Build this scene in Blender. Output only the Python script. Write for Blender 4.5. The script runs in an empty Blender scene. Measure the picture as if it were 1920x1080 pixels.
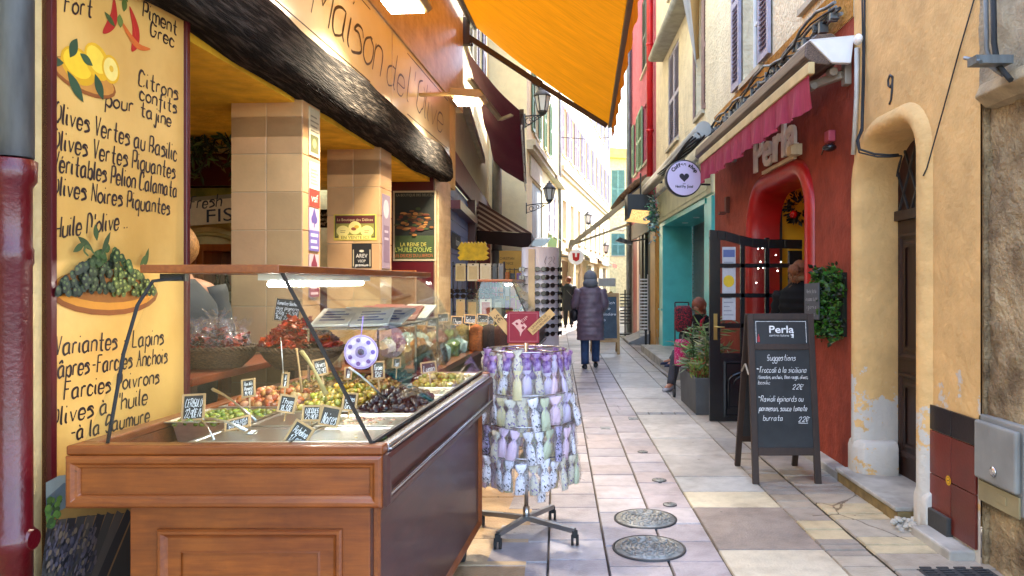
import bpy, bmesh, math, random
from mathutils import Vector, Matrix, noise
R = math.radians
rnd = random.Random(7)
S = bpy.context.scene
COL = S.collection

# ------------------------------------------------------------------ camera, sky, sun, exposure
CX, CY, F, H = 1045.0, 530.0, 1400.0, 1.5
cam_d = bpy.data.cameras.new("camera")
cam = bpy.data.objects.new("camera", cam_d)
COL.objects.link(cam)
cam.location = (0, 0, H)
cam.rotation_euler = (R(90), 0, 0)
cam_d.sensor_width = 36
cam_d.lens = F / 1920 * 36
cam_d.shift_x = -(CX - 960) / 1920
cam_d.shift_y = -(540 - CY) / 1920
cam_d.clip_start = 0.05
cam_d.clip_end = 600
S.camera = cam

SUN_EL, SUN_AZ = 57.0, 50.0            # azimuth clockwise from +Y towards +X
W = bpy.data.worlds.new("World")
S.world = W
W.use_nodes = True
wn = W.node_tree.nodes
bg = wn["Background"]
sky = wn.new("ShaderNodeTexSky")
sky.sky_type = 'NISHITA'
sky.sun_disc = False
sky.sun_elevation = R(SUN_EL)
sky.sun_rotation = R(SUN_AZ)
sky.dust_density = 1.5
sky.air_density = 1.0
sky.ozone_density = 0.6
W.node_tree.links.new(sky.outputs[0], bg.inputs[0])
bg.inputs[1].default_value = 0.15
sun_d = bpy.data.lights.new("sun", 'SUN')
sun_d.energy = 2.2
sun_d.angle = R(0.5)
sun_d.color = (1, 0.95, 0.86)
sun = bpy.data.objects.new("sun", sun_d)
COL.objects.link(sun)
to_sun = Vector((math.sin(R(SUN_AZ)) * math.cos(R(SUN_EL)), math.cos(R(SUN_AZ)) * math.cos(R(SUN_EL)), math.sin(R(SUN_EL))))
sun.rotation_euler = to_sun.to_track_quat('Z', 'Y').to_euler()
S.view_settings.view_transform = 'Standard'
S.view_settings.look = 'None'
S.view_settings.gamma = 1
S.view_settings.exposure = 3.38
S.cycles.use_denoising = True
S.cycles.max_bounces = 10
S.cycles.diffuse_bounces = 5
S.cycles.transparent_max_bounces = 24
S.cycles.sample_clamp_indirect = 6

# ------------------------------------------------------------------ helpers
def P(px, py, Y):
    """world point seen at photo pixel (px,py) at depth Y (used to measure real positions)"""
    return Vector(((px - CX) / F * Y, Y, H + (CY - py) / F * Y))

def hexc(h):
    c = [int(h[i:i + 2], 16) / 255 for i in (0, 2, 4)]
    return tuple(x / 12.92 if x < .04045 else ((x + .055) / 1.055) ** 2.4 for x in c)

class MB:
    def __init__(s, M=None):
        s.v, s.f, s.c, s.M, s.col = [], [], [], M, (1, 1, 1)
        s.sm = []
        s.smooth = False
    def pt(s, p):
        p = Vector(p)
        if s.M is not None:
            p = s.M @ p
        s.v.append(p)
        return len(s.v) - 1
    def face(s, idx):
        s.f.append(tuple(idx)); s.c.append(s.col); s.sm.append(s.smooth)
    def poly(s, pts):
        s.face([s.pt(p) for p in pts])
    def box(s, x0, x1, y0, y1, z0, z1):
        i = [s.pt((x, y, z)) for z in (z0, z1) for y in (y0, y1) for x in (x0, x1)]
        for q in ((0, 2, 3, 1), (4, 5, 7, 6), (0, 1, 5, 4), (2, 6, 7, 3), (0, 4, 6, 2), (1, 3, 7, 5)):
            s.face([i[k] for k in q])
    def bar(s, a, b, w, h, up=(0, 0, 1)):
        a, b = Vector(a), Vector(b)
        d = (b - a).normalized()
        u = Vector(up)
        if abs(d.dot(u)) > .98:
            u = Vector((1, 0, 0))
        x = d.cross(u).normalized(); z = x.cross(d)
        i = []
        for p in (a, b):
            for sx, sz in ((-1, -1), (1, -1), (1, 1), (-1, 1)):
                i.append(s.pt(p + x * sx * w / 2 + z * sz * h / 2))
        for q in ((3, 2, 1, 0), (4, 5, 6, 7), (0, 1, 5, 4), (1, 2, 6, 5), (2, 3, 7, 6), (3, 0, 4, 7)):
            s.face([i[k] for k in q])
    def tube(s, pts, r, n=10, cap=True, sx=1.0):
        pts = [Vector(p) for p in pts]
        rs = r if isinstance(r, (list, tuple)) else [r] * len(pts)
        rings = []
        px_ = None
        for k, p in enumerate(pts):
            d = (pts[min(k + 1, len(pts) - 1)] - pts[max(k - 1, 0)])
            d = d.normalized() if d.length > 1e-9 else Vector((0, 0, 1))
            if px_ is None:
                u = Vector((0, 0, 1)) if abs(d.z) < .9 else Vector((1, 0, 0))
                px_ = d.cross(u).normalized()
            else:
                px_ = (px_ - d * px_.dot(d)).normalized()
            q = d.cross(px_)
            rings.append([s.pt(p + (px_ * math.cos(t) * sx + q * math.sin(t)) * rs[k]) for t in (2 * math.pi * j / n for j in range(n))])
        sm, s.smooth = s.smooth, True
        for a, b in zip(rings, rings[1:]):
            for j in range(n):
                s.face((a[j], a[(j + 1) % n], b[(j + 1) % n], b[j]))
        s.smooth = sm
        if cap:
            s.face(rings[0][::-1]); s.face(rings[-1])
    def lathe(s, prof, c=(0, 0, 0), n=20, sx=1, sy=1, cap=True):
        rings = [[s.pt((c[0] + r * math.cos(t) * sx, c[1] + r * math.sin(t) * sy, c[2] + z)) for t in (2 * math.pi * j / n for j in range(n))] for r, z in prof]
        sm, s.smooth = s.smooth, True
        for a, b in zip(rings, rings[1:]):
            for j in range(n):
                s.face((a[j], a[(j + 1) % n], b[(j + 1) % n], b[j]))
        s.smooth = sm
        if cap:
            s.face(rings[0][::-1]); s.face(rings[-1])
    def rings(s, rr, cap=True, close=True):
        ids = [[s.pt(p) for p in r] for r in rr]
        n = len(ids[0])
        sm, s.smooth = s.smooth, True
        for a, b in zip(ids, ids[1:]):
            for j in range(n if close else n - 1):
                s.face((a[j], a[(j + 1) % n], b[(j + 1) % n], b[j]))
        s.smooth = sm
        if cap:
            s.face(ids[0][::-1]); s.face(ids[-1])
    def ball(s, c, r, n=8, m=6, sc=(1, 1, 1), rot=None, jit=0):
        c = Vector(c)
        pr = []
        for k in range(m + 1):
            a = math.pi * k / m - math.pi / 2
            row = []
            for j in range(n):
                t = 2 * math.pi * j / n
                p = Vector((math.cos(a) * math.cos(t) * sc[0], math.cos(a) * math.sin(t) * sc[1], math.sin(a) * sc[2])) * r
                if jit:
                    p *= 1 + jit * noise.noise(p * (2.5 / r) + c * 31)
                if rot is not None:
                    p = rot @ p
                row.append(p + c)
            pr.append(row)
        s.rings(pr, cap=False)
    def ext(s, pts, d):
        """polygon pts extruded by vector d"""
        d = Vector(d)
        a = [s.pt(p) for p in pts]; b = [s.pt(Vector(p) + d) for p in pts]
        s.face(a[::-1]); s.face(b)
        n = len(a)
        for k in range(n):
            s.face((a[k], a[(k + 1) % n], b[(k + 1) % n], b[k]))
    def mould(s, O, U, V, N, w, h, prof):
        """picture-frame moulding round the rectangle O..O+wU+hV; prof = [(inset, height)]"""
        O, U, V, N = map(Vector, (O, U, V, N))
        rr = []
        for d, z in prof:
            rr.append([O + U * (d if a == 0 else w - d) + V * (d if b == 0 else h - d) + N * z for a, b in ((0, 0), (1, 0), (1, 1), (0, 1))])
        ids = [[s.pt(p) for p in r] for r in rr]
        for a, b in zip(ids, ids[1:]):
            for j in range(4):
                s.face((a[j], a[(j + 1) % 4], b[(j + 1) % 4], b[j]))
    def holed(s, outer, holes, depth, dvec, back=False):
        """flat sheet with holes; each hole gets a reveal of depth along dvec"""
        bm = bmesh.new()
        es = []
        def loop(pts):
            vs = [bm.verts.new(p) for p in pts]
            for k in range(len(vs)):
                es.append(bm.edges.new((vs[k], vs[(k + 1) % len(vs)])))
        loop(outer)
        for h in holes:
            loop(h)
        bmesh.ops.triangle_fill(bm, use_beauty=True, use_dissolve=False, edges=es)
        bm.verts.index_update()
        base = [s.pt(v.co) for v in bm.verts]
        for f in bm.faces:
            s.face([base[v.index] for v in f.verts])
        bm.free()
        dv = Vector(dvec) * depth
        for h in holes:
            a = [s.pt(p) for p in h]; b = [s.pt(Vector(p) + dv) for p in h]
            n = len(h)
            for k in range(n):
                s.face((a[k], b[k], b[(k + 1) % n], a[(k + 1) % n]))

def obj(name, mb, m, parent=None, bevel=0, recalc=True):
    me = bpy.data.meshes.new(name)
    me.from_pydata([tuple(v) for v in mb.v], [], mb.f)
    ca = me.color_attributes.new("Col", 'FLOAT_COLOR', 'CORNER')
    k = 0
    buf = []
    for f, c in zip(mb.f, mb.c):
        buf.extend((c[0], c[1], c[2], 1.0) * len(f))
    ca.data.foreach_set("color", buf)
    me.polygons.foreach_set("use_smooth", mb.sm)
    if recalc:
        b = bmesh.new(); b.from_mesh(me)
        bmesh.ops.recalc_face_normals(b, faces=b.faces)
        b.to_mesh(me); b.free()
    me.materials.append(m)
    me.update()
    o = bpy.data.objects.new(name, me)
    COL.objects.link(o)
    if parent is not None:
        o.parent = parent
        o.matrix_parent_inverse = basis(parent).inverted()
    if bevel:
        b = o.modifiers.new("bevel", 'BEVEL'); b.width = bevel; b.segments = 2; b.limit_method = 'ANGLE'; b.angle_limit = R(40)
    return o

def basis(o):
    """world matrix of an object whose ancestors carry only location and rotation"""
    m = o.matrix_basis.copy()
    if o.parent is not None:
        m = basis(o.parent) @ o.matrix_parent_inverse @ m
    return m

def tag(o, label, cat, group=None, kind=None):
    o["label"] = label; o["category"] = cat
    if group: o["group"] = group
    if kind: o["kind"] = kind
    return o

def thing(name, label, cat, loc=(0, 0, 0), group=None, rz=0):
    o = bpy.data.objects.new(name, None)
    COL.objects.link(o)
    o.empty_display_size = .1
    o.location = loc; o.rotation_euler = (0, 0, rz)
    return tag(o, label, cat, group)

def structure(o):
    o["kind"] = "structure"
    return o

def dup(root, loc=None, rz=None, label=None, scale=None):
    def cp(o, par):
        c = o.copy(); COL.objects.link(c)
        if par is not None:
            c.parent = par
        for ch in list(o.children):
            cp(ch, c)
        return c
    c = cp(root, None)
    if loc is not None: c.location = loc
    if rz is not None: c.rotation_euler = (c.rotation_euler[0], c.rotation_euler[1], rz)
    if scale is not None: c.scale = scale
    if label: c["label"] = label
    return c

# ------------------------------------------------------------------ materials
def mat(name, col, rough=.6, var=.18, scale=5., bump=.15, bscale=60., metal=0., coat=0., stretch=(1, 1, 1), col2=None,
        attr=False, spec=.5, lo=.32, hi=.68, big=0., emit=None, trans=0., detail=6., bdist=.01):
    m = bpy.data.materials.new(name)
    m.use_nodes = True
    nt = m.node_tree; n = nt.nodes; L = nt.links.new
    b = n["Principled BSDF"]
    if isinstance(col, str): col = hexc(col)
    if isinstance(col2, str): col2 = hexc(col2)
    tc = n.new("ShaderNodeTexCoord"); mp = n.new("ShaderNodeMapping")
    mp.inputs['Scale'].default_value = stretch
    L(tc.outputs['Object'], mp.inputs[0])
    nz = n.new("ShaderNodeTexNoise"); nz.inputs['Scale'].default_value = scale; nz.inputs['Detail'].default_value = detail
    L(mp.outputs[0], nz.inputs['Vector'])
    mr = n.new("ShaderNodeMapRange"); mr.inputs[1].default_value = lo; mr.inputs[2].default_value = hi
    L(nz.outputs[0], mr.inputs[0])
    mx = n.new("ShaderNodeMix"); mx.data_type = 'RGBA'
    a = tuple(x * (1 - var) for x in col); c = col2 or tuple(min(1, x * (1 + var)) for x in col)
    mx.inputs[6].default_value = (*a, 1); mx.inputs[7].default_value = (*c, 1)
    L(mr.outputs[0], mx.inputs[0])
    out = mx.outputs[2]
    if big:
        n2 = n.new("ShaderNodeTexNoise"); n2.inputs['Scale'].default_value = 1.1; n2.inputs['Detail'].default_value = 8
        n2.inputs['Roughness'].default_value = .65
        L(mp.outputs[0], n2.inputs['Vector'])
        r2 = n.new("ShaderNodeMapRange"); r2.inputs[1].default_value = .3; r2.inputs[2].default_value = .7
        r2.inputs[3].default_value = 1 - big; r2.inputs[4].default_value = 1 + big * .5
        L(n2.outputs[0], r2.inputs[0])
        m2 = n.new("ShaderNodeMix"); m2.data_type = 'RGBA'; m2.blend_type = 'MULTIPLY'; m2.inputs[0].default_value = 1
        L(out, m2.inputs[6]); L(r2.outputs[0], m2.inputs[7]); out = m2.outputs[2]
    if attr:
        at = n.new("ShaderNodeVertexColor"); at.layer_name = "Col"
        m3 = n.new("ShaderNodeMix"); m3.data_type = 'RGBA'; m3.blend_type = 'MULTIPLY'; m3.inputs[0].default_value = 1
        L(out, m3.inputs[6]); L(at.outputs[0], m3.inputs[7]); out = m3.outputs[2]
    L(out, b.inputs['Base Color'])
    b.inputs['Roughness'].default_value = rough
    b.inputs['Metallic'].default_value = metal
    b.inputs['Specular IOR Level'].default_value = spec
    b.inputs['Coat Weight'].default_value = coat
    b.inputs['Coat Roughness'].default_value = .12
    if bump:
        nb = n.new("ShaderNodeTexNoise"); nb.inputs['Scale'].default_value = bscale; nb.inputs['Detail'].default_value = 5
        L(mp.outputs[0], nb.inputs['Vector'])
        bp = n.new("ShaderNodeBump"); bp.inputs['Strength'].default_value = bump; bp.inputs['Distance'].default_value = bdist
        L(nb.outputs[0], bp.inputs['Height']); L(bp.outputs[0], b.inputs['Normal'])
    if emit:
        b.inputs['Emission Color'].default_value = (*emit[:3], 1); b.inputs['Emission Strength'].default_value = emit[3]
    if trans:
        ts = n.new("ShaderNodeBsdfTranslucent"); L(out, ts.inputs[0])
        ms = n.new("ShaderNodeMixShader"); ms.inputs[0].default_value = trans
        L(b.outputs[0], ms.inputs[1]); L(ts.outputs[0], ms.inputs[2])
        L(ms.outputs[0], n["Material Output"].inputs[0])
    return m

def glassmat(name, tint=(1, 1, 1), f=.06, rough=.02, haze=0.0):
    m = bpy.data.materials.new(name); m.use_nodes = True
    nt = m.node_tree; n = nt.nodes; L = nt.links.new
    n.remove(n["Principled BSDF"])
    tr = n.new("ShaderNodeBsdfTransparent"); tr.inputs[0].default_value = (*tint, 1)
    gl = n.new("ShaderNodeBsdfGlossy"); gl.inputs['Roughness'].default_value = rough
    lw = n.new("ShaderNodeLayerWeight"); lw.inputs[0].default_value = .5
    pw = n.new("ShaderNodeMath"); pw.operation = 'POWER'; pw.inputs[1].default_value = 3.5; L(lw.outputs['Facing'], pw.inputs[0])
    mr = n.new("ShaderNodeMapRange"); mr.inputs[3].default_value = f * .6; mr.inputs[4].default_value = .5
    L(pw.outputs[0], mr.inputs[0])
    ms = n.new("ShaderNodeMixShader"); L(mr.outputs[0], ms.inputs[0]); L(tr.outputs[0], ms.inputs[1]); L(gl.outputs[0], ms.inputs[2])
    if haze:
        nz = n.new("ShaderNodeTexNoise"); nz.inputs['Scale'].default_value = 55
        bp = n.new("ShaderNodeBump"); bp.inputs['Strength'].default_value = haze; bp.inputs['Distance'].default_value = .02
        tc = n.new("ShaderNodeTexCoord"); L(tc.outputs['Object'], nz.inputs['Vector'])
        L(nz.outputs[0], bp.inputs['Height']); L(bp.outputs[0], gl.inputs['Normal']); L(bp.outputs[0], lw.inputs['Normal'])
    L(ms.outputs[0], n["Material Output"].inputs[0])
    return m

def plaster(name, col, patch=None, p0=.0, p1=1.0, ptop=1.2, big=.25, bump=.4, bscale=25., var=.17):
    """painted render with blotches; patch = colour of bare plaster where the paint has flaked off near the foot of the wall"""
    m = mat(name, col, rough=.85, var=var, scale=7, bump=min(1, bump * 1.6), bscale=bscale, big=big, spec=.2, bdist=.045, detail=12)
    if patch:
        nt = m.node_tree; n = nt.nodes; L = nt.links.new
        b = n["Principled BSDF"]; src = b.inputs['Base Color'].links[0].from_socket
        tc = n.new("ShaderNodeTexCoord"); sx = n.new("ShaderNodeSeparateXYZ"); L(tc.outputs['Object'], sx.inputs[0])
        nz = n.new("ShaderNodeTexNoise"); nz.inputs['Scale'].default_value = 4.5; nz.inputs['Detail'].default_value = 14; nz.inputs['Roughness'].default_value = .74
        L(tc.outputs['Object'], nz.inputs['Vector'])
        hz = n.new("ShaderNodeMapRange"); hz.inputs[1].default_value = .25; hz.inputs[2].default_value = ptop
        hz.inputs[3].default_value = p1; hz.inputs[4].default_value = p0
        L(sx.outputs[2], hz.inputs[0])
        ad = n.new("ShaderNodeMath"); ad.operation = 'ADD'; L(nz.outputs[0], ad.inputs[0]); L(hz.outputs[0], ad.inputs[1])
        th = n.new("ShaderNodeMapRange"); th.inputs[1].default_value = .68; th.inputs[2].default_value = .70
        L(ad.outputs[0], th.inputs[0])
        mx = n.new("ShaderNodeMix"); mx.data_type = 'RGBA'
        L(th.outputs[0], mx.inputs[0]); L(src, mx.inputs[6]); mx.inputs[7].default_value = (*hexc(patch), 1)
        L(mx.outputs[2], b.inputs['Base Color'])
    return m

def mul(m, vec_scale, scale, lo, hi, k0, k1, detail=6, rough=.6, tint=None):
    """multiply the base colour by a noise band: wear, stains, blotches that belong to the surface"""
    nt = m.node_tree; n = nt.nodes; L = nt.links.new; b = n["Principled BSDF"]; src = b.inputs['Base Color'].links[0].from_socket
    tc = n.new("ShaderNodeTexCoord"); mp = n.new("ShaderNodeMapping"); mp.inputs['Scale'].default_value = vec_scale; L(tc.outputs['Object'], mp.inputs[0])
    nz = n.new("ShaderNodeTexNoise"); nz.inputs['Scale'].default_value = scale; nz.inputs['Detail'].default_value = detail; nz.inputs['Roughness'].default_value = rough; L(mp.outputs[0], nz.inputs['Vector'])
    r = n.new("ShaderNodeMapRange"); r.inputs[1].default_value = lo; r.inputs[2].default_value = hi; r.inputs[3].default_value = k0; r.inputs[4].default_value = k1; L(nz.outputs[0], r.inputs[0])
    mx = n.new("ShaderNodeMix"); mx.data_type = 'RGBA'; L(r.outputs[0], mx.inputs[0]); L(src, mx.inputs[6])
    m2 = n.new("ShaderNodeMix"); m2.data_type = 'RGBA'; m2.blend_type = 'MULTIPLY'; m2.inputs[0].default_value = 1; L(src, m2.inputs[6]); m2.inputs[7].default_value = (*(tint or (.5, .45, .4)), 1)
    L(m2.outputs[2], mx.inputs[7]); L(mx.outputs[2], b.inputs['Base Color'])
    return m

def spots(m, scale, size, tint, edge=False, w=.012, mask=.5):
    """small dark marks (gum, chips) or, with edge, hairline cracks where a noise mask allows them"""
    nt = m.node_tree; n = nt.nodes; L = nt.links.new; b = n["Principled BSDF"]; src = b.inputs['Base Color'].links[0].from_socket
    tc = n.new("ShaderNodeTexCoord"); v = n.new("ShaderNodeTexVoronoi"); v.inputs['Scale'].default_value = scale
    nzw = n.new("ShaderNodeTexNoise"); nzw.inputs['Scale'].default_value = scale * 2; nzw.inputs['Detail'].default_value = 6
    ad = n.new("ShaderNodeMix"); ad.data_type = 'VECTOR'; ad.inputs[0].default_value = .12 if edge else .04
    L(tc.outputs['Object'], nzw.inputs['Vector']); L(tc.outputs['Object'], ad.inputs[4]); L(nzw.outputs[1], ad.inputs[5]); L(ad.outputs[1], v.inputs['Vector'])
    if edge: v.feature = 'DISTANCE_TO_EDGE'
    lt_ = n.new("ShaderNodeMath"); lt_.operation = 'LESS_THAN'; lt_.inputs[1].default_value = w if edge else size; L(v.outputs['Distance'], lt_.inputs[0])
    nm = n.new("ShaderNodeTexNoise"); nm.inputs['Scale'].default_value = scale * .6; L(tc.outputs['Object'], nm.inputs['Vector'])
    gt_ = n.new("ShaderNodeMath"); gt_.operation = 'GREATER_THAN'; gt_.inputs[1].default_value = mask; L(nm.outputs[0], gt_.inputs[0])
    an = n.new("ShaderNodeMath"); an.operation = 'MULTIPLY'; L(lt_.outputs[0], an.inputs[0]); L(gt_.outputs[0], an.inputs[1])
    m2 = n.new("ShaderNodeMix"); m2.data_type = 'RGBA'; m2.blend_type = 'MULTIPLY'; L(an.outputs[0], m2.inputs[0]); L(src, m2.inputs[6]); m2.inputs[7].default_value = (*tint, 1)
    L(m2.outputs[2], b.inputs['Base Color'])
    return m

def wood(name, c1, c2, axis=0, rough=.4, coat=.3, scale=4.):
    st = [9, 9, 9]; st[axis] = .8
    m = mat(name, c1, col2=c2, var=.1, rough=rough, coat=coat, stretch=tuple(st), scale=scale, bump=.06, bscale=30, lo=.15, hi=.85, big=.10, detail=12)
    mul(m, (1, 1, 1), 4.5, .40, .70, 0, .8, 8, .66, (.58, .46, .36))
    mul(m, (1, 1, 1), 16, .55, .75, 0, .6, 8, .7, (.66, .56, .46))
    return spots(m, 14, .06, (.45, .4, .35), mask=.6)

M = {}
M['attr'] = mat("painted colours", (1, 1, 1), attr=True, var=.1, rough=.75, scale=30, bump=.05)
M['attr_s'] = mat("glazed colours", (1, 1, 1), attr=True, var=.12, rough=.25, scale=60, bump=.05)
M['black'] = mat("black metal", (.012, .012, .013), rough=.45, bump=.08)
M['blackgloss'] = mat("black lacquer", (.008, .009, .011), rough=.22, bump=.05, bscale=15)
M['iron'] = mat("wrought iron", (.03, .032, .035), rough=.55)
M['steel'] = mat("brushed steel", (.62, .62, .60), rough=.28, metal=1, var=.08, scale=30, stretch=(1, 12, 1), bump=.03)
M['chrome'] = mat("dull chrome", (.55, .55, .56), rough=.22, metal=1, var=.05, bump=0)
M['zinc'] = mat("weathered zinc", (.16, .18, .19), rough=.5, metal=.6, var=.35, scale=14, stretch=(1, 1, .25), bump=.1)
M['rubber'] = mat("black rubber", (.015, .015, .015), rough=.8)
M['wood'] = wood("honey varnished wood", "6b2e0a", "8f4c14", 0, scale=10.)
M['woody'] = wood("honey varnished wood lengthwise", "6b2e0a", "8f4c14", 1, scale=10.)
M['woodz'] = wood("honey varnished wood upright", "75320a", "a05212", 2)
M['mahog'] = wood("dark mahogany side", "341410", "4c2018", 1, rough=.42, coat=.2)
M['ply'] = wood("pale plywood", "c9a878", "dfc49a", 1, rough=.45, coat=.2, scale=2.5)
M['darkwood'] = wood("dark brown wood", "2a1c14", "3d2a1f", 2, rough=.6, coat=0)
M['palewood'] = wood("pale raw wood", "b08a5a", "caa777", 2, rough=.7, coat=0)
M['slate'] = mat("chalkboard", (.017, .019, .021), rough=.7, var=.4, scale=6, bump=.03)
M['slateblue'] = mat("blue grey chalkboard", (.05, .075, .10), rough=.7, var=.25, scale=5)
M['chalk'] = mat("white chalk", (.75, .76, .78), rough=.9, var=.3, scale=70, bump=0)
M['ink'] = mat("dark brush paint", (.022, .010, .008), rough=.6, var=.4, scale=40, bump=0)
M['inkfade'] = mat("faded brown paint", (.05, .03, .015), rough=.5, var=.4, scale=14, bump=0)
M['white'] = mat("white paint", (.75, .75, .73), rough=.5, var=.07)
M['glass'] = glassmat("clear glass", (.96, .985, .97), .05)
M['pane'] = mat("dark window pane", (.02, .025, .03), rough=.06, var=.3, bump=0, spec=.8)
M['cello2'] = glassmat("crinkled cellophane", (.99, .99, .99), .12, .12, haze=1.0)
M['cello'] = glassmat("cellophane", (.99, .99, .99), .09, .08, haze=.9)
M['burg'] = mat("burgundy paint", "4a0a12", rough=.35, var=.2, coat=.2, bump=.06)
M['redpipe'] = mat("dark red gloss paint", "4a030c", rough=.34, var=.2, coat=.12, bump=.25, bscale=55)
M['tubelight'] = mat("lit tube", (1, 1, 1), emit=(1, .95, .84, 9), bump=0)
M['floodlens'] = mat("lit flood lens", (1, 1, 1), emit=(1, .9, .74, 4), bump=0)
M['bronze'] = mat("brass", (.45, .30, .10), rough=.3, metal=1)
# ------------------------------------------------------------------ brush / chalk lettering
GL = {
 'a': "4727060413234447 474453", 'b': "0a03 0627374644332304", 'c': "4627170604133344", 'd': "4727060413234447 4a4453",
 'e': "05454637170604133344", 'f': "4a3a292420 0747", 'g': "4727060413234447 4741301001", 'h': "0a03 0627374643",
 'i': "070413 0909", 'j': "27211001 2929", 'k': "0a03 4705 0543", 'l': "0a0413", 'm': "0703 0617273633 3647576663", 'n': "0703 0617374643",
 'o': "2706042344462737", 'p': "0700 0627374644332304", 'q': "4727060413234447 4740", 'r': "0703 06172737", 's': "4637170626441303",
 't': "2a243343 0747", 'u': "0704133344 4743", 'v': "0723 2347", 'w': "0713 1326 2633 3347", 'x': "0743 4703", 'y': "0723 4711 1101", 'z': "0747 4703 0343",
 'A': "0327 272a 2a53 1646", 'B': "0a03 0a3a494736 06 0636554433 03", 'C': "59493a1a0806041333 4354", 'D': "0a03 0a2a48452 303", 'E': "0a03 0a4a 0737 0343",
 'F': "0a03 0a4a 0737", 'G': "59391a080513334456 5636", 'H': "0a03 5a53 0656", 'I': "0a03", 'J': "3a342313", 'K': "0a03 4a06 0643", 'L': "0a03 0343",
 'M': "030a 0a35 356a 6a63", 'N': "030a 0a43 434a", 'O': "2a0906042334454839 2a", 'P': "0a03 0a3a49473616 06", 'Q': "2a090604233445483a2a 2552", 'R': "0a03 0a3a49473606 2653",
 'S': "493a1a0806373544331304", 'T': "0a5a 2a23", 'U': "0a041333444a", 'V': "0a23 234a", 'W': "0a13 1327 2743 436a", 'X': "0a43 4a03", 'Y': "0a26 4a26 2623", 'Z': "0a4a 4a03 0343",
 '0': "2a0805133344483a2a", '1': "082a 2a23", '2': "08193a4947 4703 0343", '3': "093a494726 264544331304", '4': "3a05 0555 3a33", '5': "4a1a 1a07 0737454433 1304", '6': "4a180513334536 1605", '7': "0a4a 4a13",
 '8': "2a183644331304063849 3a2a", '9': "48290806264849 4943", '-': "1646", "'": "1a18", ',': "1402", '.': "1313", '*': "1816 0727 0818", '(': "2a1805130 2", ')': "0a180513 02",
 '/': "034a", '$': "0a4a", '€': "59391a080513334 3 0747 0535", ':': "1414 1616", '+': "2824 0646", '!': "1a15 1313", '%': "4a03",
}
ACC = {'é': ('e', "1829"), 'è': ('e', "1928"), 'à': ('a', "1928"), 'â': ('a', "082938"), 'ê': ('e', "082938"), 'ç': ('c', "2210")}

def strokes_of(ch):
    if ch in ACC:
        b, e = ACC[ch]
        return strokes_of(b) + strokes_of_raw(e)
    return strokes_of_raw(GL.get(ch, ""))

def strokes_of_raw(g):
    out = []
    for s in g.replace("  ", " ").split(" "):
        if len(s) < 2: continue
        s = s[:len(s) // 2 * 2]
        out.append([(int(s[k], 16), int(s[k + 1], 16) - 3) for k in range(0, len(s), 2)])
    return out

def crom(p, n=5):
    if len(p) < 3: return p
    r = []
    for k in range(len(p) - 1):
        a = p[max(k - 1, 0)]; b = p[k]; c = p[k + 1]; d = p[min(k + 2, len(p) - 1)]
        for j in range(n):
            t = j / n
            r.append(tuple(.5 * (2 * b[i] + (c[i] - a[i]) * t + (2 * a[i] - 5 * b[i] + 4 * c[i] - d[i]) * t * t + (-a[i] + 3 * b[i] - 3 * c[i] + d[i]) * t ** 3) for i in (0, 1)))
    r.append(p[-1])
    return r

def ribbon(mb, pts, O, U, V, N, w, taper=.35, k=0):
    """flat brush stroke through the 2-D points"""
    n = len(pts)
    L_, R_ = [], []
    for i, p in enumerate(pts):
        a = pts[max(i - 1, 0)]; b = pts[min(i + 1, n - 1)]
        dx, dy = b[0] - a[0], b[1] - a[1]
        l = math.hypot(dx, dy) or 1
        t = i / max(1, n - 1)
        ww = w * (1 - taper * abs(2 * t - 1) ** 2) * (1 + .22 * (-dy / l * .7 + dx / l * -.5) if taper else 1)
        ox, oy = -dy / l * ww / 2, dx / l * ww / 2
        z = N * (k * 6e-5)
        L_.append(mb.pt(O + U * (p[0] + ox) + V * (p[1] + oy) + z)); R_.append(mb.pt(O + U * (p[0] - ox) + V * (p[1] - oy) + z))
    for i in range(n - 1):
        mb.face((L_[i], R_[i], R_[i + 1], L_[i + 1]))

def hand(mb, s, O, U, V, h, w, slant=0., width=None, wob=.12, gap=1.9, taper=.35, align=0):
    """write s along U from O; h = capital height; width = length to fill; w = brush width"""
    O, U, V = Vector(O), Vector(U).normalized(), Vector(V).normalized()
    N = U.cross(V)
    rr = random.Random(hash(s) % 1000 if False else sum(map(ord, s)))
    u = h / 7
    adv = 0; lay = []
    for ch in s:
        if ch == ' ':
            adv += 3.4; continue
        st = strokes_of(ch)
        if not st: continue
        mxx = max(max(p[0] for p in q) for q in st)
        lay.append((adv, st)); adv += mxx + gap
    tot = max(adv - gap, 1)
    ux = width / tot if width else u
    x0 = -tot * ux * align
    k = 0
    for a, st in lay:
        dy = rr.uniform(-wob, wob) * u * 2; sc = 1 + rr.uniform(-wob, wob) * .6
        for q in st:
            if len(q) == 2 and q[0] == q[1]:
                q = [(q[0][0] - .15, q[0][1]), (q[0][0] + .25, q[0][1] + .5)]
            q = crom(q)
            pts = [(x0 + (a + x * sc) * ux + y * sc * u * slant, y * sc * u + dy) for x, y in q]
            ribbon(mb, pts, O, U, V, N, w, taper, k % 5); k += 1

def typed(s, h, bold=0., ex=0.0):
    """printed text as 2-D faces: list of (verts, faces), text height h, left aligned at the origin"""
    cu = bpy.data.curves.new("type", 'FONT'); cu.body = s; cu.size = h / .7; cu.offset = bold; cu.resolution_u = 3
    o = bpy.data.objects.new("type", cu); COL.objects.link(o)
    me = bpy.data.meshes.new_from_object(o.evaluated_get(bpy.context.evaluated_depsgraph_get()))
    v = [tuple(x.co) for x in me.vertices]; f = [tuple(p.vertices) for p in me.polygons]
    bpy.data.objects.remove(o); bpy.data.curves.remove(cu); bpy.data.meshes.remove(me)
    return v, f

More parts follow.
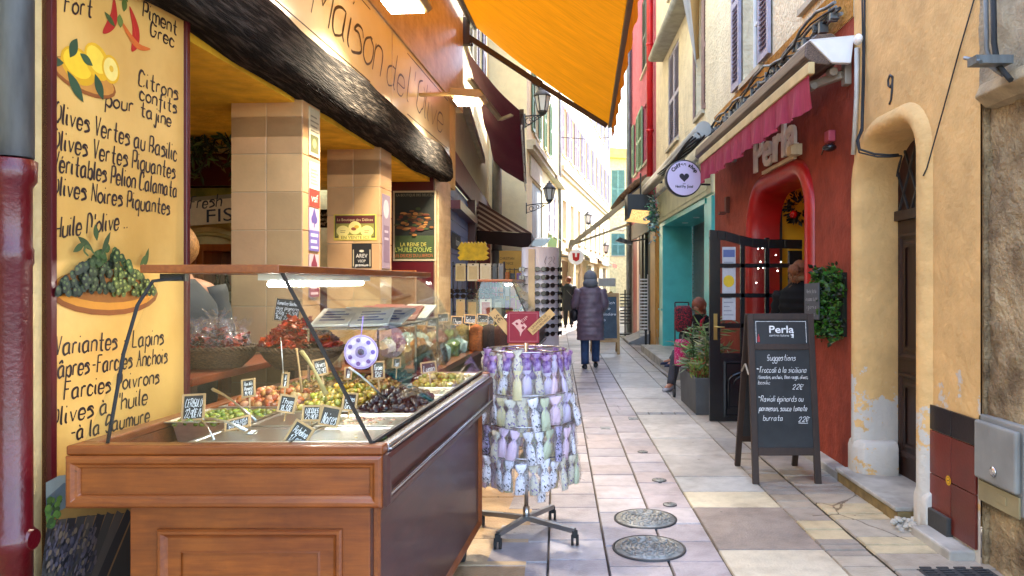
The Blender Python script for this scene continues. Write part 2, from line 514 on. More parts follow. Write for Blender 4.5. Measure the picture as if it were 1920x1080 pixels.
def type_on(mb, s, O, U, V, h, width=None, align=0., bold=0., depth=0., slant=0.):
    O, U, V = Vector(O), Vector(U).normalized(), Vector(V).normalized(); N = U.cross(V)
    v, f = typed(s, h, bold)
    if not v: return
    x0 = min(p[0] for p in v); x1 = max(p[0] for p in v)
    k = width / (x1 - x0) if width else 1
    ids = [mb.pt(O + U * (((p[0] - x0) - (x1 - x0) * align) * k + p[1] * slant) + V * p[1]) for p in v]
    for q in f: mb.face([ids[i] for i in q])
    if depth:
        top = [mb.pt(O + N * depth + U * (((p[0] - x0) - (x1 - x0) * align) * k + p[1] * slant) + V * p[1]) for p in v]
        ec = {}
        for q in f:
            mb.face([top[i] for i in q])
            for i in range(len(q)):
                e = (q[i], q[(i + 1) % len(q)])
                ec[tuple(sorted(e))] = ec.get(tuple(sorted(e)), 0) + 1
        for (a, b), c in ec.items():
            if c == 1: mb.face((ids[a], ids[b], top[b], top[a]))

# ------------------------------------------------------------------ ground: slabs laid in strips over one base sheet
TS = .0607
def LX(y): return -1.83 + TS * y
gm = mat("mortar and dirt", (.15, .135, .12), rough=.95, var=.4, scale=5, bump=.4)
g = MB(); g.poly([(-60, -30, -.03), (60, -30, -.03), (60, 160, -.03), (-60, 160, -.03)])
structure(obj("ground", g, gm))
slabm = mat("paving stone", (1, 1, 1), attr=True, rough=.36, var=.26, scale=11, bump=.4, bscale=70, big=.34, spec=.45, detail=10)
mul(slabm, (1, 1, 1), 2.6, .5, .72, 0, .7, 10, .66, (.62, .57, .52))
mul(slabm, (1, 1, 1), 11, .56, .72, 0, .55, 8, .7, (.68, .63, .58))
spots(slabm, 7, .055, (.38, .35, .33), mask=.5)
spots(slabm, 1.1, 0, (.4, .36, .33), True, .005, .56)
slab = MB()
def curve_x(y):
    return 0 if y < 26 else (y - 26) ** 2 * .0085
def lay(x0f, x1f, y0, y1, ln, cols, jit=.0, gap=.009):
    y = y0
    while y < y1:
        l = ln * rnd.uniform(1 - jit, 1 + jit)
        a, b = y + gap / 2, min(y + l, y1) - gap / 2
        c = hexc(rnd.choice(cols)) if isinstance(cols[0], str) else rnd.choice(cols)
        k = rnd.uniform(.9, 1.08)
        slab.col = tuple(x * k for x in c)
        dz = rnd.uniform(-.003, .003)
        e = .004
        xa0, xa1 = x0f(a) + gap / 2, x1f(a) - gap / 2
        xb0, xb1 = x0f(b) + gap / 2, x1f(b) - gap / 2
        ca, cb = curve_x(a), curve_x(b)
        top = [(xa0 + e + ca, a + e, dz), (xa1 - e + ca, a + e, dz), (xb1 - e + cb, b - e, dz), (xb0 + e + cb, b - e, dz)]
        bot = [(xa0 + ca, a, dz - .012), (xa1 + ca, a, dz - .012), (xb1 + cb, b, dz - .012), (xb0 + cb, b, dz - .012)]
        i = [slab.pt(p) for p in top]; j = [slab.pt(p) for p in bot]
        slab.face(i)
        for q in range(4): slab.face((j[q], j[(q + 1) % 4], i[(q + 1) % 4], i[q]))
        y += l
cst = lambda v: (lambda y: v)
lil = ["b8b0b4", "b0a9ae", "bcb4b6", "b6acac", "c0b9ba", "aea6aa"]
lil2 = lil + ["b6acae", "b1a5a4"]
LA = lambda y: LX(y) + .0 + 1.05 + .02 * y
# beige tiles on the shop side, lilac tiles, big slabs, small stones, gutter stones
for k in range(8):
    lay((lambda y, k=k: LX(y) - 2.2 + k * .42), (lambda y, k=k: min(LX(y) - 2.2 + (k + 1) * .42, -.16 + .005 * y)) if k < 7 else cst(-.16), .6, 12, .42, ["c3a47c", "b99770", "cdb089", "c0a078"])
lay(lambda y: LX(y) + 1.2 if LX(y) + 1.2 < -.16 else -.165, cst(-.05), .6, 12, .31, lil)
for x0, x1, ph in ((-.05, .27, 0), (.27, .6, .1), (.6, .9, .05)):
    lay(cst(x0), cst(x1), .6 - ph, 13, .314, lil2, .02)
    lay(cst(x0), cst(x1), 13, 60, .5, lil + ["a5a2a6", "9d9a9e"], .3)
for k in range(4):
    lay((lambda y, k=k: -1.7 + .42 * k), (lambda y, k=k: -1.7 + .42 * (k + 1) if k < 3 else -.05), 12, 60, .5, lil + ["a8a49f", "9c9a98"], .3)
# hand-set big slabs in the middle of the lane
big = [(.9, 2.0, "c9c2b2"), (2.0, 3.1, "bdb6a8"), (3.1, 3.66, "c7bfae"), (3.66, 4.19, "d6cdb8"), (4.19, 4.985, "9c9086"), (4.985, 5.37, "d4caaf"), (5.37, 5.78, "b9bab8"),
       (5.78, 6.5, "bfbbb4"), (6.5, 7.2, "c3bfb8"), (7.2, 7.9, "c8c5bf"), (7.9, 8.5, "c2bfb8")]
for a, b, c in big: lay(cst(.9), cst(1.5), a, b, 9, [c])
lay(cst(.9), cst(1.5), 8.66, 60, .85, ["c2bfb9", "c8c5bd", "bab8b3", "cec8bc"], .35)
for k in range(4): lay(cst(.9 + .15 * k), cst(1.05 + .15 * k), 8.5, 8.66, 9, ["8f9298"])
y = .9
rs = ["cdbc98", "ada293", "a29a90", "d0c09c", "a89e92", "b5ab9b"]
while y < 6.6:
    l = rnd.uniform(.2, .34)
    c = rnd.choice(rs if y < 5.2 else ["a89f94", "a5a09b", "aea598", "b2a898"])
    n = rnd.choice((1, 2, 2, 3))
    for q in range(n):
        lay(cst(1.5), cst(1.743), y + l * q / n, y + l * (q + 1) / n, 9, [c])
    y += l
y = .9
while y < 6.6:
    l = rnd.uniform(.22, .36)
    c = rnd.choice(rs if y < 5.2 else ["a89f94", "a5a09b", "aea598"])
    n = rnd.choice((1, 2, 2, 3))
    for q in range(n):
        lay(cst(1.757), cst(2.32), y + l * q / n, y + l * (q + 1) / n, 9, [c])
    y += l
lay(cst(1.5), cst(1.743), 6.6, 60, .8, ["b2aea9", "a9a7a4", "b8b3aa"], .3)
lay(cst(1.757), cst(2.32), 6.6, 16.6, .6, ["aca7a0", "a39d96", "b5afa5"], .3)
lay(cst(1.757), cst(4.5), 16.6, 60, .7, ["9a948c", "a7a198", "8d8882"], .3)
structure(obj("pavement", slab, slabm))

def manhole(name, x, y, r, label, ridges=7):
    t = thing(name, label, "manhole cover", (x, y, 0), "manhole covers in the lilac paving")
    b = MB(); b.lathe([(r, -.01), (r, .006), (r * .95, .008), (r * .95, .004), (.001, .004)], (x, y, 0), 36, cap=False)
    obj("rim", b, M['iron'], t)
    c = MB()
    c.lathe([(r * .93, -.005), (r * .93, .0065), (.001, .0065)], (x, y, 0), 36, cap=False)
    cm = M.get('cover') or mat("cast iron cover", (.27, .28, .27), rough=.55, metal=.3, var=.35, scale=25)
    M['cover'] = cm
    obj("lid", c, cm, t)
    d = MB()
    for k in range(1, ridges):
        rr_ = r * .88 * k / ridges
        for q in range(3 + k * 2):
            a0 = 2 * math.pi * q / (3 + k * 2) + k * .4; a1 = a0 + 2 * math.pi / (3 + k * 2) * .72
            ps = [(x + rr_ * math.cos(a0 + (a1 - a0) * e / 4), y + rr_ * math.sin(a0 + (a1 - a0) * e / 4), .0085) for e in range(5)]
            d.tube(ps, r * .035, 4)
    obj("ridge_pattern", d, M['cover'], t)
    return t
# (diameters and places measured off the photo)
def gxy(px, py):
    y = F * H / (py - CY); return (px - CX) / F * y, y
for (px, py, r, lab) in ((1217, 1028, .207, "larger pale round manhole cover, nearest in the lane"), (1210, 973, .200, "second pale round manhole cover just behind the largest"),
                         (1236, 901, .055, "small round valve cover with dark rings before the menu board"), (1256, 947, .047, "small round valve cover just above the two manholes"),
                         (1205, 848, .045, "small oval valve cover set in a pinkish tile")):
    x, y = gxy(px, py); manhole("manhole_cover", x, y, r, lab, 7 if r > .1 else 3)
for px, py, lab in ((1135, 803, "small pale square cover plate in the far lilac tiles"), (1187, 785, "small square cover plate near the grey stone band")):
    x, y = gxy(px, py)
    b = MB(); b.box(x - .05, x + .05, y - .06, y + .06, -.01, .006); b.box(x - .035, x + .035, y - .045, y + .045, .006, .009)
    tag(obj("cover_plate", b, M['cover']), lab, "cover plate")
# ------------------------------------------------------------------ the olive shop on the left (local: x out to the street, y along it)
TH = math.atan(TS)
nL = Vector((math.cos(TH), -math.sin(TH), 0)); tL = Vector((math.sin(TH), math.cos(TH), 0)); ZU = Vector((0, 0, 1))
def frame(o, xd, yd):
    m = Matrix.Identity(4)
    for r_ in range(3):
        m[r_][0] = xd[r_]; m[r_][1] = yd[r_]; m[r_][2] = ZU[r_]; m[r_][3] = o[r_]
    return m
ML = frame(Vector((-1.83, 0, 0)), nL, tL)
def onL(px, py, off=0.):
    """point where the sight line of a photo pixel meets the shop wall plane (off = proud of it)"""
    d = Vector(((px - CX) / F, 1, (CY - py) / F))
    o = Vector((-1.83, 0, 0)) + nL * off
    t = nL.dot(o - Vector((0, 0, H))) / nL.dot(d)
    return Vector((0, 0, H)) + d * t
def s_at(px, off=0.): return (onL(px, 500, off) - Vector((-1.83, 0, 0))).dot(tL)

ochre = plaster("cream ochre render", "cdb07a", bump=.14, bscale=30, var=.1)
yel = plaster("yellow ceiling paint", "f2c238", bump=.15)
shop = thing("olive_shop", "cream and honey coloured olive shop front with tiled pillars and charred beam", "shop", (-1.8, 5, 0))
b = MB(ML); b.box(-.3, 0, -3, 3.18, 0, 2.66); b.box(-.3, 0, -3, 2.2, 2.66, 4.2)
obj("wall", b, ochre, shop)
b = MB(ML)
b.box(-.22, .02, 2.2, 9.7, 3.7, 5.6)
obj("upper_board", b, M['ply'], shop)
b = MB(ML); b.box(-.3, -.02, 2.2, 9.4, 2.66, 3.7)
obj("lintel_wall", b, ochre, shop)
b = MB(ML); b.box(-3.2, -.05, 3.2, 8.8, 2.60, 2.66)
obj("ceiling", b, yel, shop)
b = MB(ML); b.box(-3.2, -.02, 3.2, 9.2, -.02, .02)
obj("floor", b, mat("shop floor tiles", "6b4a2c", rough=.35), shop)
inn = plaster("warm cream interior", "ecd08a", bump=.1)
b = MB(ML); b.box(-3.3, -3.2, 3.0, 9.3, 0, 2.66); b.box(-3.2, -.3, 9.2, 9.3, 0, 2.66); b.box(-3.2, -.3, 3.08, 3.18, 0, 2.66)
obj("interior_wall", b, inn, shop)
# cross wall behind the first bay: header, olive frieze, niche
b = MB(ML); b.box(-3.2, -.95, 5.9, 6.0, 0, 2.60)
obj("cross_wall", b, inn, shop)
b = MB(ML); b.box(-3.2, -.5, 5.72, 5.82, 2.27, 2.50); b.box(-3.2, -.5, 5.70, 5.84, 2.25, 2.275)
obj("header_beam", b, M['burg'], shop)
b = MB(ML); b.box(-3.2, -.5, 5.78, 5.88, 2.10, 2.24)
obj("frieze", b, mat("green painted frieze", "5d6423", col2="9c8a30", var=.3, scale=9), shop)
b = MB(ML)
c0 = Vector((-1.32, 5.88, 1.56))
pts = [(c0.x + .52 * math.cos(a), c0.y, c0.z + .42 * math.sin(a)) for a in (math.pi * k / 16 for k in range(17))]
b.tube(pts, .035, 8)
pts = [(c0.x + .42 * math.cos(a), c0.y, c0.z + .33 * math.sin(a)) for a in (math.pi * k / 16 for k in range(17))]
b.tube(pts, .018, 8)
obj("arch_moulding", b, mat("cream stucco", "c7ad63", rough=.8), shop)
# tiled pillars
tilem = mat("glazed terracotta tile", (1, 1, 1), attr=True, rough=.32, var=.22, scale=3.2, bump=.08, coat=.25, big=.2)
def tiled(x0, x1, y0, y1, z0, z1, nx, ny, nz, z_off=0):
    b = MB(ML)
    b.col = hexc("cfae80"); b.box(x0 + .004, x1 - .004, y0 + .004, y1 - .004, z0, z1)
    ph = .233
    k = 0
    z = z1
    while z > z0:
        za = max(z0, z - ph)
        for i in range(nx):
            xa = x0 + (x1 - x0) * i / nx; xb = x0 + (x1 - x0) * (i + 1) / nx
            c = hexc("dcae78"); q = rnd.uniform(.82, 1.15); b.col = (c[0] * q, c[1] * q * rnd.uniform(.96, 1.04), c[2] * q)
            b.box(xa + .003, xb - .003, y0, y0 + .01, za + .003, z - .003)
        for i in range(ny):
            ya = y0 + (y1 - y0) * i / ny; yb = y0 + (y1 - y0) * (i + 1) / ny
            q = rnd.uniform(.82, 1.12); b.col = (c[0] * q, c[1] * q, c[2] * q)
            b.box(x1 - .01, x1, ya + .003, yb - .003, za + .003, z - .003)
        z -= ph if k else .1
        k += 1
    return b
S1, S2 = s_at(567), s_at(713)
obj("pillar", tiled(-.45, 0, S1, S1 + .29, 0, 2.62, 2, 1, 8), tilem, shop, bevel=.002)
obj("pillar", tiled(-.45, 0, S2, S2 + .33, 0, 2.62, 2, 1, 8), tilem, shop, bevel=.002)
S3 = s_at(819)
b = MB(ML); b.box(-.5, 0, S3 - .06, S3 + .75, 0, 2.68)
b.box(0, .012, S3 + .04, S3 + .65, .2, 2.52)
obj("end_pier", b, M['ply'], shop)
b = MB(ML); b.box(-.62, -.01, S3 - .12, S3 - .06, 1.0, 2.66)
obj("burgundy_back_board", b, M['burg'], shop)
# charred beam
b = MB(ML)
rr = []
n = 22
for k in range(75):
    s = 2.25 + (8.40 - 2.25) * k / 74
    ring = []
    for j in range(n):
        a = 2 * math.pi * j / n
        cx_, sx_ = math.cos(a), math.sin(a)
        q = (abs(cx_) ** 5 + abs(sx_) ** 5) ** (-1 / 5)
        x, z = cx_ * q * .12, sx_ * q * .165
        p = Vector((x, s, z))
        d = noise.noise(Vector((x * 5, s * 1.3, z * 5))) * .035 + noise.noise(Vector((x * 22, s * 3, z * 22))) * .012
        dr = Vector((cx_, 0, sx_))
        p += dr * d
        ring.append((p.x + .03, s, p.z + 2.79))
    rr.append(ring)
b.rings(rr)
beamm = mat("charred old beam", "1f1b17", col2="544c43", var=.3, rough=.95, scale=7, stretch=(7, .6, 7), bump=.7, bscale=16, spec=.15, lo=.48, hi=.74, bdist=.035, detail=12)
obj("beam", b, beamm, shop)
# lavender-painted downpipe corner at the very left
t = thing("downpipe", "zinc downpipe with dark red cast iron foot at far left", "downpipe", (-1.65, 2.27, 0))
cx_, cy_ = -1.66, 2.27
b = MB(); b.tube([(cx_ + .005, cy_, 1.88), (cx_ + .005, cy_, 5)], .055, 20); obj("zinc_pipe", b, M['zinc'], t)
b = MB(); b.lathe([(.052, -.05), (.052, .45), (.056, .45), (.056, .68), (.068, .69), (.07, .73), (.056, .75), (.054, 1.55), (.058, 1.56), (.058, 1.60), (.054, 1.61), (.054, 1.79), (.066, 1.81), (.068, 1.87), (.058, 1.875)], (cx_, cy_, 0), 28)
obj("iron_pipe", b, M['redpipe'], t)
b = MB(); b.tube([(cx_ - .05, cy_ + .0, .72), (cx_ + .07, cy_, .72)], .03, 12); obj("pipe_clamp", b, M['redpipe'], t)
b = MB(); b.tube([(cx_ - .02, cy_, .20), (cx_ + .06, cy_ - .02, .20)], .045, 12)
obj("pipe_clamp", b, M['redpipe'], t)

# ------------------------------------------------------------------ painted panel
SA, SB = s_at(78), s_at(343)
pan = thing("painted_panel", "tall cream panel with hand-painted olive list, lemons, chillies and olive basket", "sign", tuple(onL(200, 800)))
panm = mat("cream painted board", "cf9c4a", col2="d9ac5e", var=.07, rough=.45, scale=2.2, big=.14, bump=.04, coat=.15)
b = MB(ML); b.box(0, .018, SA, SB, .02, 2.70); obj("board", b, panm, pan)
b = MB(ML)
for s0, s1, z0, z1 in ((SA, SA + .026, 0, 2.72), (SB - .026, SB, 0, 2.72), (SA + .026, SB - .026, 2.69, 2.72), (SA + .026, SB - .026, 0, .03)):
    b.box(-.002, .034, s0, s1, z0, z1)
obj("frame", b, M['burg'], pan, bevel=.003)
OFF = .0195
lt = MB()
def ptext(s, p0, p1, cap, w=.0092, slant=.12):
    if p0[0] < 115: p0 = (p0[0] + 9, p0[1] + 2)
    a, c = onL(*p0, OFF), onL(*p1, OFF)
    U = tL.copy(); U.z = (c.z - a.z) / max(.01, (c - a).dot(tL)); U.normalize()
    hand(lt, s, a, U, ZU, cap, w, slant, width=(c - a).length, wob=.06)
for s, p0, p1, cap in (("Fort", (112, 20), (172, 32), .066), ("Piment", (268, 30), (331, 66), .06), ("Grec", (282, 66), (326, 89), .056),
                       ("Citrons", (260, 160), (333, 188), .062), ("confits", (262, 186), (331, 213), .055), ("tajine", (263, 216), (320, 238), .055), ("pour", (198, 198), (249, 210), .055),
                       ("Olives Vertes au Basilic", (94, 226), (331, 302), .068), ("Olives Vertes Piquantes", (91, 276), (328, 335), .068),
                       ("Véritables Pelion Calamata", (90, 318), (331, 370), .066), ("Olives Noires Piquantes", (90, 362), (318, 403), .064),
                       ("Huile D'olive ..", (92, 444), (238, 428), .066), ("Variantes - Lapins", (94, 664), (306, 645), .064),
                       ("Câpres-Farcies Anchois", (84, 708), (313, 680), .062), ("Farcies Poivrons", (120, 750), (298, 718), .06),
                       ("Olives à l'huile", (87, 798), (275, 757), .062), ("-à la Saumure", (130, 827), (279, 791), .058)):
    ptext(s, p0, p1, cap)
obj("lettering", lt, M['ink'], pan, recalc=False)
art = MB()
zi = [0]
def ell(px, py, rx, ry, ang, c, n=20, a0=0, a1=360):
    """painted ellipse; centre in photo pixels, radii in metres"""
    zi[0] += 1
    o = onL(px, py, OFF + .00006 * zi[0]); ca, sa = math.cos(R(ang)), math.sin(R(ang))
    art.col = hexc(c)
    ps = []
    for k in range(n):
        t = R(a0 + (a1 - a0) * k / (n if a1 - a0 == 360 else n - 1)); x, y = rx * math.cos(t), ry * math.sin(t)
        ps.append(o + tL * (x * ca - y * sa) + ZU * (x * sa + y * ca))
    art.poly(ps)
def leaf(px, py, l, w, ang, c):
    zi[0] += 1
    o = onL(px, py, OFF + .00006 * zi[0]); d = tL * math.cos(R(ang)) + ZU * math.sin(R(ang)); e = ZU * math.cos(R(ang)) - tL * math.sin(R(ang))
    art.col = hexc(c)
    N_ = 8
    art.poly([o + d * l * k / N_ + e * w * math.sin(math.pi * k / N_) for k in range(N_ + 1)] + [o + d * l * k / N_ - e * w * math.sin(math.pi * k / N_) for k in range(N_ - 1, 0, -1)])
def swipe(pxs, w, c, taper=.9):
    zi[0] += 1
    art.col = hexc(c)
    o = onL(*pxs[0], OFF + .00006 * zi[0])
    pts = [((onL(*p, OFF) - onL(*pxs[0], OFF)).dot(tL), (onL(*p, OFF) - onL(*pxs[0], OFF)).z) for p in pxs]
    ribbon(art, crom(pts, 6), o, tL, ZU, nL, w, taper)
# chillies
swipe([(214, -5), (214, 30), (206, 48), (193, 62)], .036, "a81d0c"); swipe([(212, 0), (209, 40)], .008, "d95a35")
swipe([(243, 12), (254, 50), (254, 78), (247, 96)], .04, "b2200d"); swipe([(247, 25), (255, 70)], .009, "dd5f38")
swipe([(228, 40), (245, 70), (262, 88), (282, 92)], .03, "c9601a"); swipe([(236, 62), (250, 80)], .02, "6d6a1c")
for a in ((214, -8, .07, .016, 20, "4b5a1d"), (232, 22, .06, .016, 80, "55631f"), (226, 52, .05, .018, 95, "66702a"), (196, 22, .07, .013, -30, "3f4c1a"), (240, 5, .06, .012, 130, "4b5a1d")): leaf(*a)
# lemons on a board
ell(160, 147, .165, .056, -2, "8c4d16"); ell(160, 144, .155, .048, -2, "c08030")
ell(148, 124, .088, .062, -8, "d39b0c"); ell(146, 120, .07, .046, -8, "e9ba22"); ell(183, 116, .072, .06, -30, "dca513"); ell(181, 112, .055, .042, -30, "edc43a")
ell(208, 130, .05, .052, 0, "d8a015"); ell(208, 130, .04, .042, 0, "e8cb6a"); ell(209, 129, .012, .012, 0, "d8a62a")
for a in ((131, 108, .085, .02, 65, "2d4426"), (120, 118, .08, .016, 190, "33492a"), (126, 132, .12, .022, -48, "2f4a2b"), (178, 138, .095, .022, -62, "2a4527"), (150, 100, .07, .016, -20, "39502a")): leaf(*a)
# basket of olives
ell(205, 548, .30, .085, -2, "7d4310"); ell(205, 543, .285, .075, -2, "bf7d22"); ell(205, 536, .26, .062, -2, "8a5317")
rr_ = random.Random(3)
for k in range(300):
    u, v = rr_.uniform(-1, 1), rr_.uniform(0, 1)
    if u * u + v * v > 1: continue
    px_, py_ = 200 + u * 92, 551 - v * (56 + 30 * math.exp(-((u - .05) * 2.6) ** 2))
    c = ("222b14", "182010", "2a3418")[k % 3] if u < .15 else ("3e461a", "525a24", "333c16")[k % 3]
    if v > .72: c = ("2c3f1c", "38501f")[k % 2]
    if u < -.35: c = ("222b20", "2b3526", "1b2318")[k % 3]
    r_ = .015 if v < .7 else .018
    ell(px_, py_, r_, r_ * .9, rr_.uniform(0, 180), c, 10)
    ell(px_ - 1, py_ - 2, r_ * .45, r_ * .35, 0, "4c5830" if u < .15 else "83873f", 8)
for a in ((175, 470, .09, .014, 150, "33421c"), (160, 455, .07, .012, 210, "3b4b20"), (182, 452, .06, .014, 100, "3b4b20"), (270, 505, .09, .012, 70, "42501f"), (262, 498, .07, .012, 40, "4c5a24"), (190, 478, .1, .012, 60, "33421c")): leaf(*a)
swipe([(180, 480), (165, 462), (158, 470), (166, 480)], .009, "4b5a2a", .3)
# painted lavender field at the foot
def zpoly(pts, c):
    zi[0] += 1; art.col = hexc(c); art.poly([onL(x, y, OFF + .00006 * zi[0]) for x, y in pts])
zpoly([(86, 905), (110, 892), (140, 888), (180, 880), (230, 876), (300, 880), (325, 890), (325, 985), (86, 985)], "8f9a92")
zpoly([(86, 935), (120, 905), (150, 915), (230, 905), (325, 915), (325, 985), (86, 985)], "5f6f74")
zpoly([(86, 972), (130, 948), (200, 940), (325, 945), (325, 1300), (86, 1300)], "8a6a34")
zpoly([(86, 998), (150, 968), (325, 955), (325, 1400), (86, 1400)], "2a2624")
for k in range(9):
    swipe([(100 + k * 18, 975 - k * 2), (90 + k * 13, 1080), (84 + k * 8, 1200)], .05, ("3a3532", "4a423c", "221f22")[k % 3], .2)
    swipe([(108 + k * 18, 975 - k * 2), (98 + k * 13, 1080), (92 + k * 8, 1200)], .008, "7a5a38", .2)
for k in range(260):
    x_, y_ = rr_.uniform(88, 180), rr_.uniform(985, 1078)
    ell(x_, y_, rr_.uniform(.006, .016), rr_.uniform(.004, .010), 60, ("4a4450", "37323c", "584e52", "2a2730", "6a5a4a")[k % 5], 7)
for k in range(26):
    ell(rr_.uniform(88, 112), rr_.uniform(935, 985), .014, .011, 0, ("3c5a22", "4f7029", "2c431a")[k % 3], 8)
obj("painting", art, M['attr'], pan, recalc=False)

# ------------------------------------------------------------------ fascia sign
sg = thing("shop_fascia_sign", "long pale yellow glossy fascia sign lettered in brown cursive script", "sign", tuple(onL(700, 150)))
fm = mat("glossy cream sign board", "e6d6a4", col2="f0e4bc", rough=.16, var=.05, scale=1.5, coat=.6, bump=.02, bscale=6)
sj = s_at(735, .03)
b = MB(ML); b.box(-.01, .03, 2.3, sj - .005, 2.99, 3.66); obj("left_board", b, fm, sg)
b = MB(ML); b.box(-.01, .03, sj + .005, 8.8, 2.99, 3.66); obj("right_board", b, fm, sg)
b = MB(ML); b.box(-.01, .034, sj - .005, sj + .005, 2.99, 3.66); b.box(-.02, .045, 2.3, 8.8, 3.665, 3.70); b.box(-.02, .04, 2.3, 8.8, 2.95, 2.985); obj("edge_trim", b, M['ply'], sg)
b = MB()
def fl(s, s0, s1, z, cap, w):
    o = Vector((-1.83, 0, 0)) + nL * .0315 + tL * s0 + ZU * z
    hand(b, s, o, tL, ZU, cap, w, .42, width=s1 - s0, wob=.05, gap=1.0)
fl("la", 3.2, 3.7, 3.16, .3, .018)
fl("Maison", s_at(583, .03), s_at(712, .03), 3.17, .40, .022)
fl("de", s_at(724, .03), s_at(755, .03), 3.17, .33, .018)
fl("l'", s_at(762, .03), s_at(772, .03), 3.17, .36, .018)
fl("Olive", s_at(780, .03), s_at(828, .03), 3.17, .36, .02)
obj("lettering", b, M['inkfade'], sg, recalc=False)
b = MB(ML)
for z in (3.05, 3.61):
    b.box(.0303, .0318, 2.3, sj - .6, z, z + .008); b.box(.0303, .0318, sj + .5, 8.7, z, z + .008)
obj("pinstripe", b, M['ink'], sg)

# floodlights over the sign
def flood(px, py, off, lab, sc=1.):
    o = onL(px, py, off)
    t = thing("floodlight", lab, "floodlight", tuple(o), "lit floodlights over the fascia sign")
    m = frame(o, nL, tL)
    b = MB(m)
    b.box(-off + .02, -.05 * sc, -.03, .03, .03, .06)
    b.ext([(-.09 * sc, -.16 * sc, .0), (.20 * sc, -.16 * sc, -.03), (.24 * sc, -.16 * sc, .0), (.20 * sc, -.16 * sc, .05), (-.09 * sc, -.16 * sc, .07)], (0, .32 * sc, 0))
    obj("housing", b, mat("beige lamp housing", "a88a55", rough=.4), t, bevel=.01)
    b = MB(m); b.box(-.06 * sc, .18 * sc, -.12 * sc, .12 * sc, -.045 * sc, -.034 * sc); obj("lens", b, M['floodlens'], t)
    ld = bpy.data.lights.new("flood_lamp", 'AREA'); ld.energy = 9; ld.size = .2; ld.color = (1, .88, .68); ld.spread = R(125)
    lo = bpy.data.objects.new("flood_lamp", ld); COL.objects.link(lo)
    lo.location = o + nL * .06 - ZU * .07
    lo.rotation_euler = (nL * .10 + ZU * .95).to_track_quat('Z', 'Y').to_euler()
    lo.parent = t; lo.matrix_parent_inverse = basis(t).inverted()
    return t
flood(740, 2, .45, "beige lit floodlight nearest the camera above the cursive sign", .95)
flood(866, 185, .45, "beige lit floodlight at the far end of the cursive sign", 1.0)

# ------------------------------------------------------------------ stickers, plaques, poster on pillars
def plaque(name, lab, cat, O, U, w, h, bg_, parts, m='attr', th=.004, group=None):
    """thin board lying on a surface; parts = list of ('t', text, x, y, h, colour, width) or ('r', x0,x1,y0,y1,colour) or ('o', x,y,rx,ry,colour) or ('h', text,x,y,h,colour,width,w)"""
    O, U = Vector(O), Vector(U).normalized(); V = ZU; N = U.cross(V)
    b = MB(); b.col = hexc(bg_); b.ext([O, O + U * w, O + U * w + V * h, O + V * h], N * th)
    o = obj(name, b, M[m])
    if lab: tag(o, lab, cat, group)
    q = MB()
    for k, p in enumerate(parts):
        z = N * (th + .0005 + .0002 * k)
        q.col = hexc(p[5])
        if p[0] == 'r':
            x0, x1, y0, y1 = p[1:5]
            q.poly([O + U * x + V * y + z for x, y in ((x0, y0), (x1, y0), (x1, y1), (x0, y1))])
        elif p[0] == 'o':
            q.poly([O + U * (p[1] + p[3] * math.cos(a)) + V * (p[2] + p[4] * math.sin(a)) + z for a in (2 * math.pi * i / 18 for i in range(18))])
        elif p[0] == 't':
            type_on(q, p[1], O + U * p[2] + V * p[3] + z, U, V, p[4], p[6])
        elif p[0] == 'h':
            hand(q, p[1], O + U * p[2] + V * p[3] + z, U, V, p[4], p[7], .15, width=p[6])
        elif p[0] == 'p':
            q.poly([O + U * x + V * y + z for x, y in p[1]])
    if q.f: obj("printing", q, M[m], o, recalc=False)
    return o
# street-side face of the first pillar
a0 = S1 + .035
def onpil(s, z): return Vector((-1.83, 0, 0)) + nL * .001 + tL * s + ZU * z
plaque("notice", "white and olive printed notice, topmost on the near pillar", "notice", onpil(a0 + .06, 2.30), tL, .17, .30, "c9bd9a",
       [('r', .02, .15, .02, .13, "5a5a32"), ('r', .02, .15, .15, .16, "8a806a"), ('r', .02, .13, .18, .19, "8a806a"), ('r', .02, .15, .21, .22, "8a806a"), ('r', .02, .12, .24, .25, "8a806a"), ('o', .08, .08, .03, .03, "a39a5a")])
plaque("notice", "white notice with red block at its foot, second on the near pillar", "notice", onpil(a0 + .06, 1.98), tL, .17, .28, "cdbfa6",
       [('r', .0, .17, 0, .11, "c03020"), ('t', "vsf", .03, .03, .05, "f0d8c8", .11)] + [('r', .02, .15 - .02 * (k % 3), .14 + k * .022, .15 + k * .022, "9a9080") for k in range(5)])
def spade(c, x, y, k): return [('o', x - .022 * k, y, .026 * k, .026 * k, c), ('o', x + .022 * k, y, .026 * k, .026 * k, c), ('p', [(x - .045 * k, y + .005), (x + .045 * k, y + .005), (x, y + .075 * k)], 0, 0, 0, c), ('r', x - .006, x + .006, y - .05 * k, y, c)]
plaque("sticker", "lilac sticker with a purple tree, third down the near pillar", "sticker", onpil(a0 + .06, 1.70), tL, .16, .27, "b9a3b5",
       spade("5a4a8a", .08, .20, 1) + [('r', 0, .16, 0, .13, "6a5d9a"), ('r', .02, .14, .09, .11, "c8bcd8"), ('r', .02, .12, .05, .07, "c8bcd8"), ('r', .02, .14, .015, .03, "c8bcd8")])
plaque("sticker", "lilac sticker with a burgundy tree, lowest on the near pillar", "sticker", onpil(a0 + .06, 1.41), tL, .16, .27, "b9a3a5",
       spade("7a2438", .08, .20, 1) + [('r', 0, .16, 0, .13, "8a3048"), ('r', .02, .14, .09, .11, "dabcc0"), ('r', .02, .12, .05, .07, "dabcc0"), ('r', .02, .14, .015, .03, "dabcc0")])
